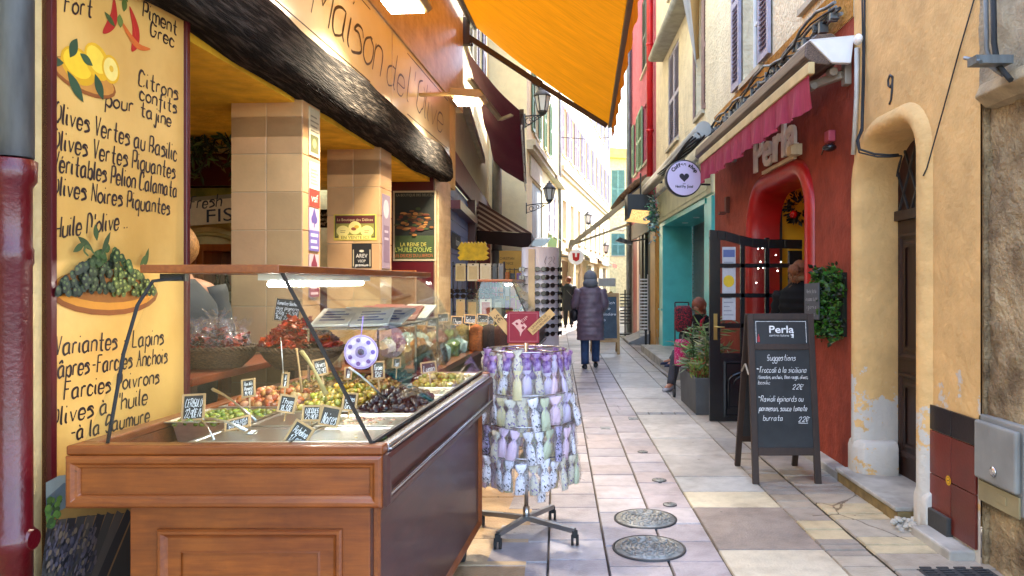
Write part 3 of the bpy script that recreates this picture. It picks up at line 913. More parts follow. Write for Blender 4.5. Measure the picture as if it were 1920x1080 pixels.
plaque("sticker", "grey lilac printed sticker on the street side of the far pillar", "sticker", onpil(S2 + .05, 1.62), tL, .22, .62, "9a8696",
       [('o', .1, .5, .08, .08, "c9c2c8"), ('r', .03, .19, .05, .36, "80687e"), ('r', .05, .16, .3, .32, "c0b0c0"), ('r', .05, .17, .24, .26, "c0b0c0")])
fx = lambda px, s: (onL(px, 500) - onL(px, 500)).x
def face1(px, py, s):
    """point on the camera-facing face of a pillar at local s"""
    d = Vector(((px - CX) / F, 1, (CY - py) / F)); o = Vector((-1.83, 0, 0)) + tL * (s - .001)
    t = tL.dot(o - Vector((0, 0, H))) / tL.dot(d)
    return Vector((0, 0, H)) + d * t
o = face1(626, 451, S2); w = (face1(706, 451, S2) - o).length; h = face1(626, 402, S2).z - o.z
plaque("advert_plaque", "yellow enamel plaque with brown scrolls and EN VENTE ICI on far pillar", "sign", o, nL, w, h, "d8bc4c",
       [('r', .01, w - .01, h * .1, h * .96, "5a5428"), ('r', .02, w - .02, h * .66, h * .93, "5c1c16"), ('t', "La Boutique des Délices", .03, h * .74, .022, "d8bc80", w - .06), ('r', .02, w - .02, h * .16, h * .64, "8d8538"),
        ('o', w * .5, h * .48, .055, .055, "e6d27a"), ('o', w * .47, h * .44, .022, .014, "8c4a2a"), ('o', w * .54, h * .52, .02, .014, "c8a232"), ('o', w * .22, h * .36, .055, .045, "e6d27a"), ('o', w * .78, h * .36, .055, .045, "e6d27a"),
        ('r', w * .16, w * .28, h * .36, h * .38, "6a4a30"), ('r', w * .16, w * .27, h * .30, h * .32, "6a4a30"), ('r', w * .72, w * .84, h * .36, h * .38, "6a4a30"), ('r', w * .72, w * .82, h * .30, h * .32, "6a4a30"),
        ('r', w * .12, w * .88, h * .03, h * .20, "e2cc68"), ('t', "EN VENTE ICI", w * .18, h * .06, .024, "3a2c14", w * .64)])
o = face1(660, 502, S2); w = (face1(697, 502, S2) - o).length; h = face1(660, 468, S2).z - o.z
plaque("price_board", "small black board with white lettering on the far tiled pillar", "sign", o, nL, w, h + .05, "14120f",
       [('r', .008, .018, .01, h, "a89a7a"), ('r', w - .018, w - .008, .01, h, "a89a7a"), ('t', "AREV", .035, h * .55, .032, "d8d0c0", w - .07), ('t', "VSOP", .05, h * .3, .022, "d8d0c0", w - .1), ('h', "premium", .03, h * .08, .024, "d8d0c0", w - .06, .004), ('o', w * .5, h * .92, .02, .01, "c8bca0")])
# framed poster beside the pier
ps = S3 - .12
o = face1(737, 489, ps - .003); w = (face1(818, 489, ps - .003) - o).length; h = face1(737, 358, ps - .003).z - o.z
po = plaque("poster", "dark green poster in pale frame about olive oil beside the pale end pier", "poster", o, nL, w, h, "b5a685", [
    ('r', .02, w - .02, .02, h - .02, "20241a"), ('r', .02, w - .02, .02, h * .36, "35451f"), ('t', "LA BOUTIQUE DES DELICES", .04, h * .92, .028, "8c8468", w - .08),
] + [('o', w * (.5 + .40 * math.cos(k * .62) * (k / 60) ** .5 + .07 * math.sin(k * 2.3)), h * (.56 + .17 * math.sin(k * .62) * (k / 60) ** .6 + .04 * math.cos(k * 3.1)), w * (.05 + .05 * ((k * 7) % 5) / 5), h * (.008 + .018 * ((k * 3) % 4) / 4), ("5a3a18", "7a4a1c", "94602a", "6a2c18", "3c4a22", "b07a3c", "4a3016")[k % 7]) for k in range(60)] + [
    ('t', "LA REINE DE", w * .18, h * .205, .042, "b8ab4c", w * .6), ('t', "L'HUILE D'OLIVE", w * .06, h * .125, .05, "a9b052", w * .84), ('t', "LES DELICES DU LUBERON", w * .05, h * .05, .036, "a5542c", w * .88)])
# ------------------------------------------------------------------ glass counters
BOLT = [(0, 0), (0, .010), (.006, .016), (.014, .016), (.020, .008), (.026, .004), (.026, 0)]
def vitrine(name, lab, Ox, Oy, k, Wd, Ln, top, ztop=1.55, rail=1.0, zr=.81, near=True):
    """display counter; local x from 0 (street edge) to -Wd, y along the street, sheared to follow the street edge"""
    m = Matrix(((1, k, 0, Ox), (0, 1, 0, Oy), (0, 0, 1, 0), (0, 0, 0, 1)))
    t = thing(name, lab, "display counter", (Ox - Wd / 2, Oy + Ln / 2, 0), None)
    # body
    b = MB(m); b.box(-Wd + .16, -.055, .045, Ln - .04, .14, zr); obj("cabinet", b, M['wood'], t, bevel=.003)
    b = MB(m)
    b.mould((-Wd + .25, .045, .18), (1, 0, 0), (0, 0, 1), (0, -1, 0), Wd - .39, zr - .26, BOLT[:-1] + [(.03, .002), (.07, .002), (.075, .007)])
    obj("end_panel_moulding", b, M['wood'], t)
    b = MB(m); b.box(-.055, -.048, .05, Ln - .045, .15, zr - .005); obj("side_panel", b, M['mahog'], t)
    b = MB(m); b.mould((-.048, .06, .16), (0, 1, 0), (0, 0, 1), (1, 0, 0), Ln - .12, zr - .18, [(0, 0), (0, .014), (.012, .018), (.022, .008), (.03, 0)])
    obj("side_panel_moulding", b, M['woody'], t)
    b = MB(m); b.box(-Wd + .2, -.075, .1, Ln - .08, .09, .14); obj("plinth", b, M['black'], t)
    # deep rail round the top
    b = MB(m)
    b.box(-Wd, 0, 0, .045, zr, rail - .03); b.box(-Wd, 0, Ln - .045, Ln, zr, rail - .03); b.box(-Wd, -Wd + .045, .045, Ln - .045, zr, rail - .03)
    b.mould((-Wd, 0, zr), (1, 0, 0), (0, 0, 1), (0, -1, 0), Wd, rail - .03 - zr, [(0, 0), (0, .012), (.008, .02), (.02, .02), (.028, .012), (.036, .010), (.040, .003), (.040, 0)])
    obj("rail", b, M['wood'], t, bevel=.002)
    b = MB(m)
    b.box(-Wd - .004, -.0, -.006, .05, rail - .03, rail)
    obj("rail_cap", b, M['wood'], t, bevel=.006)
    b = MB(m); b.box(-Wd - .004, 0, Ln - .05, Ln + .006, rail - .03, rail)
    obj("rail_cap", b, M['wood'], t, bevel=.006)
    b = MB(m); b.box(-Wd - .004, -Wd + .05, .05, Ln - .05, rail - .03, rail); obj("rear_rail_cap", b, M['woody'], t, bevel=.006)
    b = MB(m); b.box(-.045, 0, .045, Ln - .045, zr, rail - .03)
    b.mould((0, 0, zr), (0, 1, 0), (0, 0, 1), (1, 0, 0), Ln, rail - .03 - zr, [(0, 0), (0, .012), (.010, .02), (.024, .02), (.032, .006), (.034, 0)])
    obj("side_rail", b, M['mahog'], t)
    b = MB(m); b.box(-.03, .004, .05, Ln - .05, rail - .03, rail - .006); b.box(-.004, .012, .05, Ln - .05, rail - .026, rail - .018); b.box(.0, .021, .02, Ln - .02, zr + .03, zr + .042)
    obj("metal_strip", b, M['chrome'], t, bevel=.003)
    # deck
    b = MB(m); b.box(-Wd + .045, -.05, .05, Ln - .05, rail - .10, rail - .085); obj("deck", b, M['woody'], t)
    # glass: leaning street pane, end panes; wooden lid
    xt = -top                     # x of the top edge
    x1 = -.045
    th = .006
    b = MB(m); b.ext([(x1, .03, rail), (x1, Ln - .03, rail), (xt, Ln - .03, ztop - .02), (xt, .06, ztop - .02)], (-th, 0, -th * .6)); obj("front_pane", b, M['glass'], t)
    b = MB(m); b.ext([(-Wd + .03, .022, rail), (x1 - .01, .022, rail), (xt - .01, .052, ztop - .02), (-Wd + .25, .052, ztop - .02)], (0, th, 0)); obj("end_pane", b, M['glass'], t)
    b = MB(m); b.ext([(-Wd + .03, Ln - .03, rail), (x1 - .01, Ln - .03, rail), (xt - .01, Ln - .03, ztop - .02), (-Wd + .25, Ln - .03, ztop - .02)], (0, th, 0)); obj("end_pane", b, M['glass'], t)
    b = MB(m); b.bar((x1 + .002, .026, rail), (xt + .002, .056, ztop - .02), .009, .009); b.bar((x1 + .004, .03, rail + .004), (x1 + .004, Ln - .03, rail + .004), .012, .008)
    obj("glass_edge_strip", b, M['black'], t)
    b = MB(m); b.box(-Wd + .21, xt + .01, .015, Ln - .01, ztop - .02, ztop + .006); obj("lid", b, M['woody'], t, bevel=.003)
    # lamp under the lid
    b = MB(m); b.box(xt - .12, xt - .05, .15, Ln * .55, ztop - .042, ztop - .0215); obj("lamp_fixture", b, M['white'], t)
    b = MB(m); b.tube([(xt - .085, .16, ztop - .055), (xt - .085, Ln * .55 - .01, ztop - .052)], .0095, 10); obj("lamp_tube", b, M['tubelight'], t)
    if near:
        b = MB(m); pts = [(-Wd + .10, .03, rail + .0), (-Wd + .115, .03, rail + .08), (-Wd + .15, .03, rail + .28), (-Wd + .19, .035, rail + .43), (-Wd + .235, .04, ztop - .045), (-Wd + .32, .05, ztop - .034), (-.68, .06, ztop - .036)]
        b.tube([Vector(p) for p in pts], .0055, 8); b.box(-.72, -.64, .055, .075, ztop - .045, ztop - .022)
        obj("power_cable", b, M['rubber'], t)
    for x in (-Wd + .3, -.12):
        for y in (.2, Ln - .18):
            c = MB(m); c.tube([(x - .018, y, .045), (x + .018, y, .045)], .045, 18); c.box(x - .026, x + .026, y - .015, y + .015, .05, .092); obj("caster", c, M['rubber'], t)
    return t, m

KN = .0823
cnt, MC = vitrine("olive_counter", "long varnished wood olive counter under slanted glass in the foreground", -.536, 2.295, KN, .967, 1.9, .337)
# round lilac label on the leaning pane
def onpane(px, py):
    d = Vector(((px - CX) / F, 1, (CY - py) / F))
    p0 = MC @ Vector((-.045, 0, 1.0)); u = Vector((KN, 1, 0)).normalized(); w = (MC @ Vector((-.337, 0, 1.53)) - p0).normalized()
    n_ = u.cross(w).normalized()
    if n_.x < 0: n_ = -n_
    t = n_.dot(p0 - Vector((0, 0, H))) / n_.dot(d)
    return Vector((0, 0, H)) + d * t, u, w, n_
o = P(677, 660, 2.74); u, w, n_ = Vector((1, 0, 0)), ZU.copy(), Vector((0, -1, 0))
b = MB()
def disc(b, r, z, c, n=28): b.col = hexc(c); b.poly([o + (u * math.cos(a) + w * math.sin(a)) * r + n_ * z for a in (2 * math.pi * k / n for k in range(n))])
disc(b, .063, 0, "b7a2cf"); disc(b, .060, .0004, "8d74b5"); disc(b, .057, .0008, "cbbadb"); disc(b, .022, .0012, "8b7aa8"); disc(b, .012, .0016, "3a3340")
for k in range(14):
    a = 2 * math.pi * k / 14; q = o + (u * math.cos(a) + w * math.sin(a)) * .044 + n_ * .002
    b.col = hexc(("6d5596", "e4daf0")[k % 2]); b.poly([q + (u * math.cos(e) + w * math.sin(e)) * .0085 for e in (2 * math.pi * j / 8 for j in range(8))])
b.col = hexc("8d74b5"); b.bar(o + ZU * .06 - n_ * .002, o + ZU * .13 - n_ * .03, .003, .003)
tag(obj("round_label", b, M['attr'], recalc=False), "round lilac lavender label hanging behind the slanted counter glass", "sticker")

# steel pans with their olives
heapm = mat("glossy olives", (1, 1, 1), attr=True, rough=.22, var=.3, scale=55, bump=.1, coat=.3)
def pan_(x0, x1, y0, y1, lab, cols=None, fill=None, r=.0125, hl=None, mound=.03, z=.997, n=None, elong=1.25):
    """x: distance in from the street edge (positive)"""
    x0, x1 = -x1, -x0
    t = MB(MC)
    ti = .0
    e = .012
    def rect(i, z_): return [(x0 + i, y0 + i, z_), (x1 - i, y0 + i, z_), (x1 - i, y1 - i, z_), (x0 + i, y1 - i, z_)]
    t.rings([rect(0, z - .004), rect(0, z), rect(e, z), rect(e + .008, z - .008), rect(e + .022, z - .085), rect(e + .022, z - .087)], cap=True)
    t.sm = [False] * len(t.f)
    tag(obj("steel_pan", t, M['steel'], None, bevel=.002, recalc=True), lab, "food pan", "steel pans in the olive counter")
    if cols:
        h = MB(MC); h.smooth = True
        rr = random.Random(int(x0 * 1000 + y0 * 77))
        w_, l_ = x1 - x0 - 2 * e - 2 * r, y1 - y0 - 2 * e - 2 * r
        n = n or int(w_ * l_ / (r * r * 2.0))
        n = min(n, 190)
        fill = -.02 if fill is None else fill
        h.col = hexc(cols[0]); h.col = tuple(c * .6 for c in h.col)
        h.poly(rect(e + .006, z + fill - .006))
        for k in range(n):
            a, c = rr.uniform(-1, 1), rr.uniform(-1, 1)
            m_ = mound * (1 - a ** 4) * (1 - c ** 4) * rr.uniform(.1, 1)
            h.col = tuple(q * rr.uniform(.75, 1.2) for q in hexc(rr.choice(cols)))
            rot = Matrix.Rotation(rr.uniform(0, 6.3), 3, 'Z') @ Matrix.Rotation(rr.uniform(-.6, .6), 3, 'Y')
            h.ball(((x0 + x1) / 2 + a * w_ / 2, (y0 + y1) / 2 + c * l_ / 2, z + fill + m_), r * rr.uniform(.85, 1.12), 8, 6, (elong, .9, .85), rot)
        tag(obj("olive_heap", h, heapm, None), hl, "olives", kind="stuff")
GREEN = ["6f7a1e", "838a2c", "5d6a1a", "979a3c"]; YEL = ["b39a2e", "c6aa3c", "a48c22", "8f8428", "cdb24e"]; PEACH = ["b5602c", "c87a40", "cf9055", "a34a24", "d09a68"]
DARK = ["0c0a12", "14101a", "1a0d18", "0a0c14"]; PINK = ["b98a70", "c9a184", "a9745c", "bfa98a"]; LIME = ["9a9a3a", "b0ac58", "c4be78", "868a2a"]; TAN = ["a5793c", "b88c48", "8c6a34", "c29a5a"]
pan_(.32, .64, .07, .31, "empty steel pan with a ladle at the near left of the tray deck")
pan_(.055, .31, .07, .31, "near steel pan of pale lime halves beside the glass corner", LIME, -.03, .017, "pale lime olive halves in the near right pan", .012, elong=1.4)
pan_(.60, .92, .40, .70, "steel pan of bright green olives at the left edge", GREEN, -.012, .012, "bright green olives in the left pan", .02)
pan_(.36, .59, .33, .60, "steel pan nearly empty behind the ladle pan")
pan_(.055, .35, .33, .56, "steel pan of pinkish peeled garlic below the dark olives", PINK, -.02, .013, "pinkish garlic and onions in the pan below the dark olives", .012)
pan_(.58, .90, .73, 1.08, "steel pan heaped with peach coloured olives", PEACH, 0, .016, "peach and orange olives in a rounded heap", .05)
pan_(.33, .57, .63, 1.10, "steel pan heaped with yellow cracked olives in the middle", YEL, .005, .014, "yellow olives heaped in the middle pan", .06)
pan_(.055, .32, .58, 1.02, "steel pan heaped with shiny black olives by the glass", DARK, .0, .0155, "shiny black olives heaped beside the glass", .06)
pan_(.33, .60, 1.13, 1.45, "steel pan of small tan olives behind the yellow ones", TAN, 0, .011, "small tan olives with herbs", .045)
pan_(.055, .32, 1.05, 1.26, "steel pan of dark red paste behind the black olives", ["6a2a18", "7c3a20"], -.03, .009, "dark red chopped paste", .006)
pan_(.055, .32, 1.29, 1.62, "steel pan of large golden olives further back", YEL[:3] + ["d0b860"], 0, .016, "large golden olives further back", .045)
pan_(.055, .36, 1.65, 1.84, "far steel pan of pale yellow lupin seeds", ["d6bd70", "cdb060"], -.012, .011, "pale yellow lupin seeds at the far end", .02)
pan_(.38, .62, 1.48, 1.80, "steel pan of small blue black olives at the back", DARK + ["20222e"], 0, .010, "small blue black olives at the back", .04)
pan_(.63, .90, 1.12, 1.45, "steel pan of brown olives under the tomato basket", TAN + ["6b4a20"], 0, .012, "brown seasoned olives below the tomato basket", .03)
pan_(.64, .90, 1.48, 1.80, "steel pan of green brown olives under the back shelf", GREEN + TAN, 0, .012, "mixed green brown olives below the back shelf", .03)

# ladles and spoons
def spoon(name, lab, px0, py0, Y0, px1, py1, Y1, w, m, bowl=True):
    a, c = P(px0, py0, Y0), P(px1, py1, Y1)
    b = MB(); mid = (a + c) / 2 + Vector((0, 0, .012))
    b.tube([a, a * .75 + c * .25 + Vector((0, 0, .01)), mid, c], [w * .9, w * .7, w * .6, w], 8, sx=.55)
    b.lathe([(w * .4, -w * .5), (w * .9, 0), (w * .4, w * .5)], a, 8)
    if bowl: b.ball(c, w * 3.2, 12, 6, (1, 1.2, .4))
    return tag(obj(name, b, m), lab, "serving spoon")
spoon("serving_ladle", "long steel ladle handle resting in the green olives", 399, 730, 2.78, 480, 790, 2.62, .008, M['steel'], False)
spoon("serving_spoon", "steel spoon with a wide bowl lying across the empty near pan", 382, 786, 2.5, 470, 810, 2.46, .007, M['steel'])
spoon("serving_tongs", "pale wooden spoon standing upright in the yellow olives", 556, 655, 3.05, 566, 735, 3.0, .009, M['palewood'], False)
spoon("serving_spoon", "broad olive wood spatula stuck in the yellow olives", 566, 660, 2.98, 612, 740, 2.95, .012, mat("olive wood", "9a8a58", rough=.5), False)
spoon("serving_ladle", "curved steel ladle lying on the black olives", 655, 690, 2.9, 735, 762, 3.0, .006, M['steel'])
spoon("serving_spoon", "short steel spoon in the near left corner of the empty pan", 376, 790, 2.48, 402, 826, 2.42, .006, M['steel'], False)

# little slate price tags
def price(px0, px1, py0, py1, Y, tilt, lines, lab, lean=.25, stem=True):
    w = (px1 - px0) / F * Y; h = (py1 - py0) / F * Y
    o = P(px0, py1, Y)
    U = Vector((math.cos(R(tilt)), math.sin(R(tilt)) * .3, math.sin(R(tilt)))).normalized()
    V = Vector((0, lean, 1)); V = (V - U * V.dot(U)).normalized()
    N = U.cross(V)
    t = thing("price_tag", lab, "price tag", tuple(o), "slate price tags in the counters")
    b = MB(); b.ext([o + U * .006 + V * .006, o + U * (w - .006) + V * .006, o + U * (w - .006) + V * (h - .006), o + U * .006 + V * (h - .006)], N * .003); obj("slate", b, M['slate'], t)
    b = MB(); b.mould(o, U, V, N, w, h, [(0, -.002), (0, .006), (.007, .006), (.007, .002)])
    if stem: b.bar(o + U * w * .5 - N * .004, o + U * w * .5 - V * .05 - N * .004, .006, .003)
    obj("frame", b, M['palewood'], t)
    b = MB()
    n = len(lines)
    for k, s in enumerate(lines):
        hh = h * (.8 / n) * (.72 if k < n - 1 or n == 1 else .8)
        hand(b, s, o + U * (.012) + V * (h * (.12 + .78 * (n - 1 - k) / n)) + N * .0042, U, V, hh, .0017 if w > .05 else .0012, .15, width=w - .024, taper=0)
    obj("lettering", b, M['chalk'], t, recalc=False)
    return t
price(340, 383, 740, 790, 2.74, 3, ["CERISOLO", "22,90€/k"], "upright price tag CERISOLO standing in the green olives")
price(421, 470, 786, 812, 2.55, 14, ["ANDALUSA", "19,90€"], "price tag lying back behind the ladle pan", .9)
price(519, 552, 738, 772, 2.74, -8, ["Thym", "18,50€"], "price tag leaning between peach and yellow olives")
price(454, 480, 712, 747, 3.02, 8, ["Aux Ails", "Piment", "19,90€"], "narrow price tag at the back of the peach olives")
price(566, 602, 760, 790, 2.66, 0, ["LUCQUES", "21,90€"], "dark price tag leaning on the pale garlic pan")
price(596, 634, 758, 796, 2.60, -10, ["Noires"], "second dark price tag overlapping the LUCQUES one")
price(530, 572, 779, 828, 2.40, -28, ["Picholine", "17,90€"], "tilted price tag nearest the camera in the near pans")
price(527, 541, 698, 728, 2.95, 0, ["Ail", "16€"], "thin price tag on a long wire among yellow olives")
price(590, 617, 675, 707, 3.2, 12, ["Olives", "21,90"], "price tag standing in the tan olives below the tomatoes")
price(640, 668, 735, 770, 2.8, -4, ["Noires", "Grec"], "small dark price tag beside the black olives")
price(697, 722, 678, 712, 3.1, 4, ["Farcies", "18€"], "price tag seen through the slanted glass above the black olives")
price(645, 660, 688, 712, 3.2, 0, ["Basilic"], "tiny price tag below the round lilac label")
price(790, 820, 680, 702, 3.45, 8, ["Lupin"], "price tag beside the golden olives by the far glass")
price(735, 752, 670, 690, 3.6, 0, ["Tapas"], "small price tag at the back of the far pans")
b = MB(); b.tube([P(526, 632, 2.97), P(529, 668, 2.96), P(531, 700, 2.95)], .0022, 6); tag(obj("tag_wire", b, M['steel']), "thin steel wire rising from the yellow olives", "wire")

# baskets on the rear shelf
sh = thing("rear_shelf", "dark wooden shelf behind the counter carrying the two baskets", "shelf", (-1.75, 4, 0))
b = MB(ML); b.box(-.62, .02, 3.3, 4.5, 1.04, 1.075); obj("shelf_top", b, wood("red brown shelf wood", "6a2a10", "8c3f18", 1), sh, bevel=.004)
b = MB(ML); b.box(-.62, -.58, 3.3, 3.36, .02, 1.04); b.box(-.03, .01, 3.3, 3.36, .02, 1.04); b.box(-.03, .01, 4.42, 4.48, .02, 1.04); b.box(-.6, .0, 3.34, 4.46, .5, .53); b.box(-.61, -.59, 3.36, 4.46, .02, 1.04); obj("shelf_frame", b, M['darkwood'], sh)
wick = mat("dark wicker", "3a2414", col2="6a4a2a", rough=.7, scale=60, stretch=(1, 1, 4), bump=.8, bscale=90)
def basket(c, r, lab):
    t = thing("basket", lab, "basket", tuple(c))
    b = MB(); b.lathe([(r * .6, 0), (r * .62, .005), (r * .85, .05), (r, .10), (r * .97, .103), (r * .8, .05), (r * .55, .012)], c, 30, 1, .8, cap=True)
    obj("bowl", b, wick, t)
    b = MB()
    for q in range(2):
        pts = []
        for k in range(121):
            a = 2 * math.pi * k / 120; rr2 = r * (1.0 + .022 * math.sin(a * 26 + q * math.pi)); pts.append((c.x + rr2 * math.cos(a), c.y + rr2 * .8 * math.sin(a), c.z + .10 + .008 * math.cos(a * 26 + q * math.pi)))
        b.tube(pts, .007, 5, cap=False)
    obj("rim", b, wick, t)
    return t
bc1, bc2 = P(405, 668, 3.75), P(566, 668, 3.7)
bc1.z = bc2.z = 1.076
basket(bc1, .21, "dark wicker basket holding cellophane bags of dried tomatoes")
basket(bc2, .21, "dark wicker basket heaped with loose dried tomatoes")
tomm = mat("dried tomato flesh", (1, 1, 1), attr=True, rough=.35, var=.45, scale=30, bump=.5, bscale=50)
b = MB(); rr = random.Random(9)
def flake(b, c, s, rr, cols):
    """one wrinkled curled half of a dried fruit"""
    rot = Matrix.Rotation(rr.uniform(0, 6.28), 3, 'Z') @ Matrix.Rotation(rr.uniform(-1.0, 1.0), 3, 'X') @ Matrix.Rotation(rr.uniform(-.6, .6), 3, 'Y')
    b.col = tuple(q * rr.uniform(.6, 1.3) for q in hexc(rr.choice(cols)))
    el = rr.uniform(.5, .75)
    top, bot = [], []
    n = 9
    cu = rr.uniform(.2, .7)
    for k in range(n):
        a = 2 * math.pi * k / n; q = s * rr.uniform(.8, 1.15)
        x, y = q * math.cos(a), q * el * math.sin(a)
        z = cu * (x * x + y * y) / s + rr.uniform(-.12, .12) * s
        top.append(c + rot @ Vector((x, y, z))); bot.append(c + rot @ Vector((x * .9, y * .9, z - .18 * s)))
    ct, cb = c + rot @ Vector((0, 0, .02 * s)), c + rot @ Vector((0, 0, -.25 * s))
    it, ib = [b.pt(p) for p in top], [b.pt(p) for p in bot]; a_, d_ = b.pt(ct), b.pt(cb)
    for k in range(n):
        j = (k + 1) % n
        b.face((a_, it[k], it[j])); b.face((d_, ib[j], ib[k])); b.face((it[k], ib[k], ib[j], it[j]))
TOM = ["a3240a", "8c1a08", "b8380e", "6e1408", "c24c14", "94300c"]
for k in range(420):
    a = rr.uniform(0, 6.28); q = math.sqrt(rr.random()) * .19
    h_ = .11 + .15 * (1 - (q / .19) ** 1.6) * rr.uniform(.55, 1)
    flake(b, bc2 + Vector((q * math.cos(a) - .005, q * .8 * math.sin(a), h_)), rr.uniform(.018, .030), rr, TOM)
tag(obj("tomato_heap", b, tomm), "loose red dried tomatoes piled high in the right basket", "dried tomatoes", kind="stuff")
for k in range(9):
    a = 2 * math.pi * k / 9 + .3; q = .12 if k else 0
    c = bc1 + Vector((q * math.cos(a) * 1.05, q * .75 * math.sin(a), .10 + (.05 if k == 0 else 0)))
    t = thing("tomato_bag", ["cellophane bag of dried tomatoes in the middle of the left basket", "cellophane bag of dried tomatoes at the back right of the left basket", "cellophane bag of dried tomatoes at the far back of the left basket",
              "cellophane bag of dried tomatoes at the back left of the left basket", "cellophane bag of dried tomatoes at the left rim of the basket", "cellophane bag of dried tomatoes at the front left of the basket",
              "cellophane bag of dried tomatoes at the front of the left basket", "cellophane bag of dried tomatoes at the front right of the basket", "cellophane bag of dried tomatoes at the right rim of the left basket"][k], "bag", tuple(c), "cellophane bags of dried tomatoes in the left basket")
    b = MB(); rr = random.Random(40 + k)
    for j in range(34):
        p = Vector((rr.gauss(0, .03), rr.gauss(0, .025), rr.uniform(-.02, .06)))
        flake(b, c + p, rr.uniform(.015, .026), rr, TOM[:4] + ["5a160a", "3c120a"])
    obj("tomatoes", b, tomm, t)
    b = MB(); rings = []
    for i, (z, r_) in enumerate(((-.03, .03), (-.01, .062), (.04, .068), (.075, .05), (.095, .022), (.115, .05), (.14, .07))):
        rings.append([c + Vector(((r_ * (1 + .22 * math.sin(a_ * 5 + i + k) + .12 * math.sin(a_ * 11 + k))) * math.cos(a_), r_ * (1 + .2 * math.sin(a_ * 4 + k)) * .8 * math.sin(a_), z + .012 * math.sin(a_ * 7 + i))) for a_ in (2 * math.pi * j / 22 for j in range(22))])
    b.rings(rings, cap=False); b.sm = [False] * len(b.f)
    obj("cellophane", b, M['cello'], t)
# chalk board in the tomatoes
price(511, 562, 556, 602, 3.85, -6, ["Tomates Séchées", "aux pignons", "250g - 6,50€", "1kg 22,90€"], "leaning chalk board listing dried tomatoes above the red heap", .1, False)
# ------------------------------------------------------------------ facades
XR = 2.25
MR = frame(Vector((XR, 0, 0)), Vector((-1, 0, 0)), Vector((0, 1, 0)))      # x out to the street, y along it
def onR(px, py, off=0.):
    Y = (XR - off) * F / (px - CX)
    return Vector((XR - off, Y, H + (CY - py) / F * Y))
def yR(px, off=0.): return (XR - off) * F / (px - CX)

def facade(M_, parent, s0, s1, z0, z1, holes, m, depth=.18, name="wall"):
    b = MB(M_)
    b.holed([(0, s0, z0), (0, s1, z0), (0, s1, z1), (0, s0, z1)], [[(0, a, c), (0, b_, c), (0, b_, d), (0, a, d)] for a, b_, c, d in holes], depth, (-1, 0, 0))
    b.poly([(0, s0, z1), (0, s1, z1), (-6, s1, z1), (-6, s0, z1)]); b.poly([(0, s0, z0), (-6, s0, z0), (-6, s0, z1), (0, s0, z1)]); b.poly([(0, s1, z0), (-6, s1, z0), (-6, s1, z1), (0, s1, z1)])
    return obj(name, b, m, parent, recalc=False)

def shutter(M_, parent, s0, s1, z0, z1, x, m, th=.035, slats=True, swing=0., hinge=0):
    """louvred leaf lying against the wall at distance x; swing rotates it about its hinge edge"""
    loc = Matrix.Identity(4)
    if swing:
        hs = s0 if hinge == 0 else s1
        loc = Matrix.Translation((x, hs, 0)) @ Matrix.Rotation(swing, 4, 'Z') @ Matrix.Translation((-x, -hs, 0))
    b = MB(M_ @ loc)
    st = .06
    for a, c, d, e in ((s0, s0 + st, z0, z1), (s1 - st, s1, z0, z1), (s0 + st, s1 - st, z0, z0 + st * 1.4), (s0 + st, s1 - st, z1 - st, z1), (s0 + st, s1 - st, (z0 + z1) / 2 - .04, (z0 + z1) / 2 + .04)):
        b.box(x, x + th, a, c, d, e)
    n = max(6, int((z1 - z0) / .058))
    for k in range(n):
        z = z0 + st + (z1 - z0 - 2 * st) * (k + .5) / n
        if abs(z - (z0 + z1) / 2) < .05: continue
        b.bar((x + th * .5, s0 + st, z), (x + th * .5, s1 - st, z), .046, .008, up=(.62, 0, .78))
    b.box(x + .002, x + .006, s0 + st, s1 - st, z0 + .05, z1 - .05)
    return obj("shutter", b, m, parent)

def window(M_, parent, s0, s1, z0, z1, depth=.14, fm=None, shut=None, sm=None, sill=True, bars=True, opened=None):
    b = MB(M_)
    t = .05
    for a, c, d, e in ((s0, s0 + t, z0, z1), (s1 - t, s1, z0, z1), (s0 + t, s1 - t, z0, z0 + t), (s0 + t, s1 - t, z1 - t, z1), ((s0 + s1) / 2 - .03, (s0 + s1) / 2 + .03, z0 + t, z1 - t)):
        b.box(-depth - .03, -depth + .02, a, c, d, e)
    for k in (1, 2):
        z = z0 + (z1 - z0) * k / 3; b.box(-depth - .02, -depth + .012, s0 + t, s1 - t, z - .015, z + .015)
    w = obj("window", b, fm or M['white'], parent)
    b = MB(M_); b.box(-depth - .015, -depth - .005, s0 + t, s1 - t, z0 + t, z1 - t); obj("pane", b, M['pane'], w)
    if sill:
        b = MB(M_); b.box(-depth, .05, s0 - .06, s1 + .06, z0 - .06, z0 - .002); obj("sill", b, M['stonelight'], w)
    wd = (s1 - s0) / 2
    if shut == 'open':
        shutter(M_, parent, s0 - wd - .02, s0 - .02, z0, z1, .02, sm); shutter(M_, parent, s1 + .02, s1 + wd + .02, z0, z1, .02, sm)
    elif shut == 'closed':
        shutter(M_, parent, s0 + .005, s0 + wd - .003, z0 + .005, z1 - .005, -.05, sm); shutter(M_, parent, s0 + wd + .003, s1 - .005, z0 + .005, z1 - .005, -.05, sm)
    elif shut == 'ajar':
        shutter(M_, parent, s0 - wd - .02, s0 - .02, z0, z1, .02, sm, swing=-.5, hinge=1); shutter(M_, parent, s1 + .02, s1 + wd + .02, z0, z1, .02, sm, swing=.5, hinge=0)
    return w

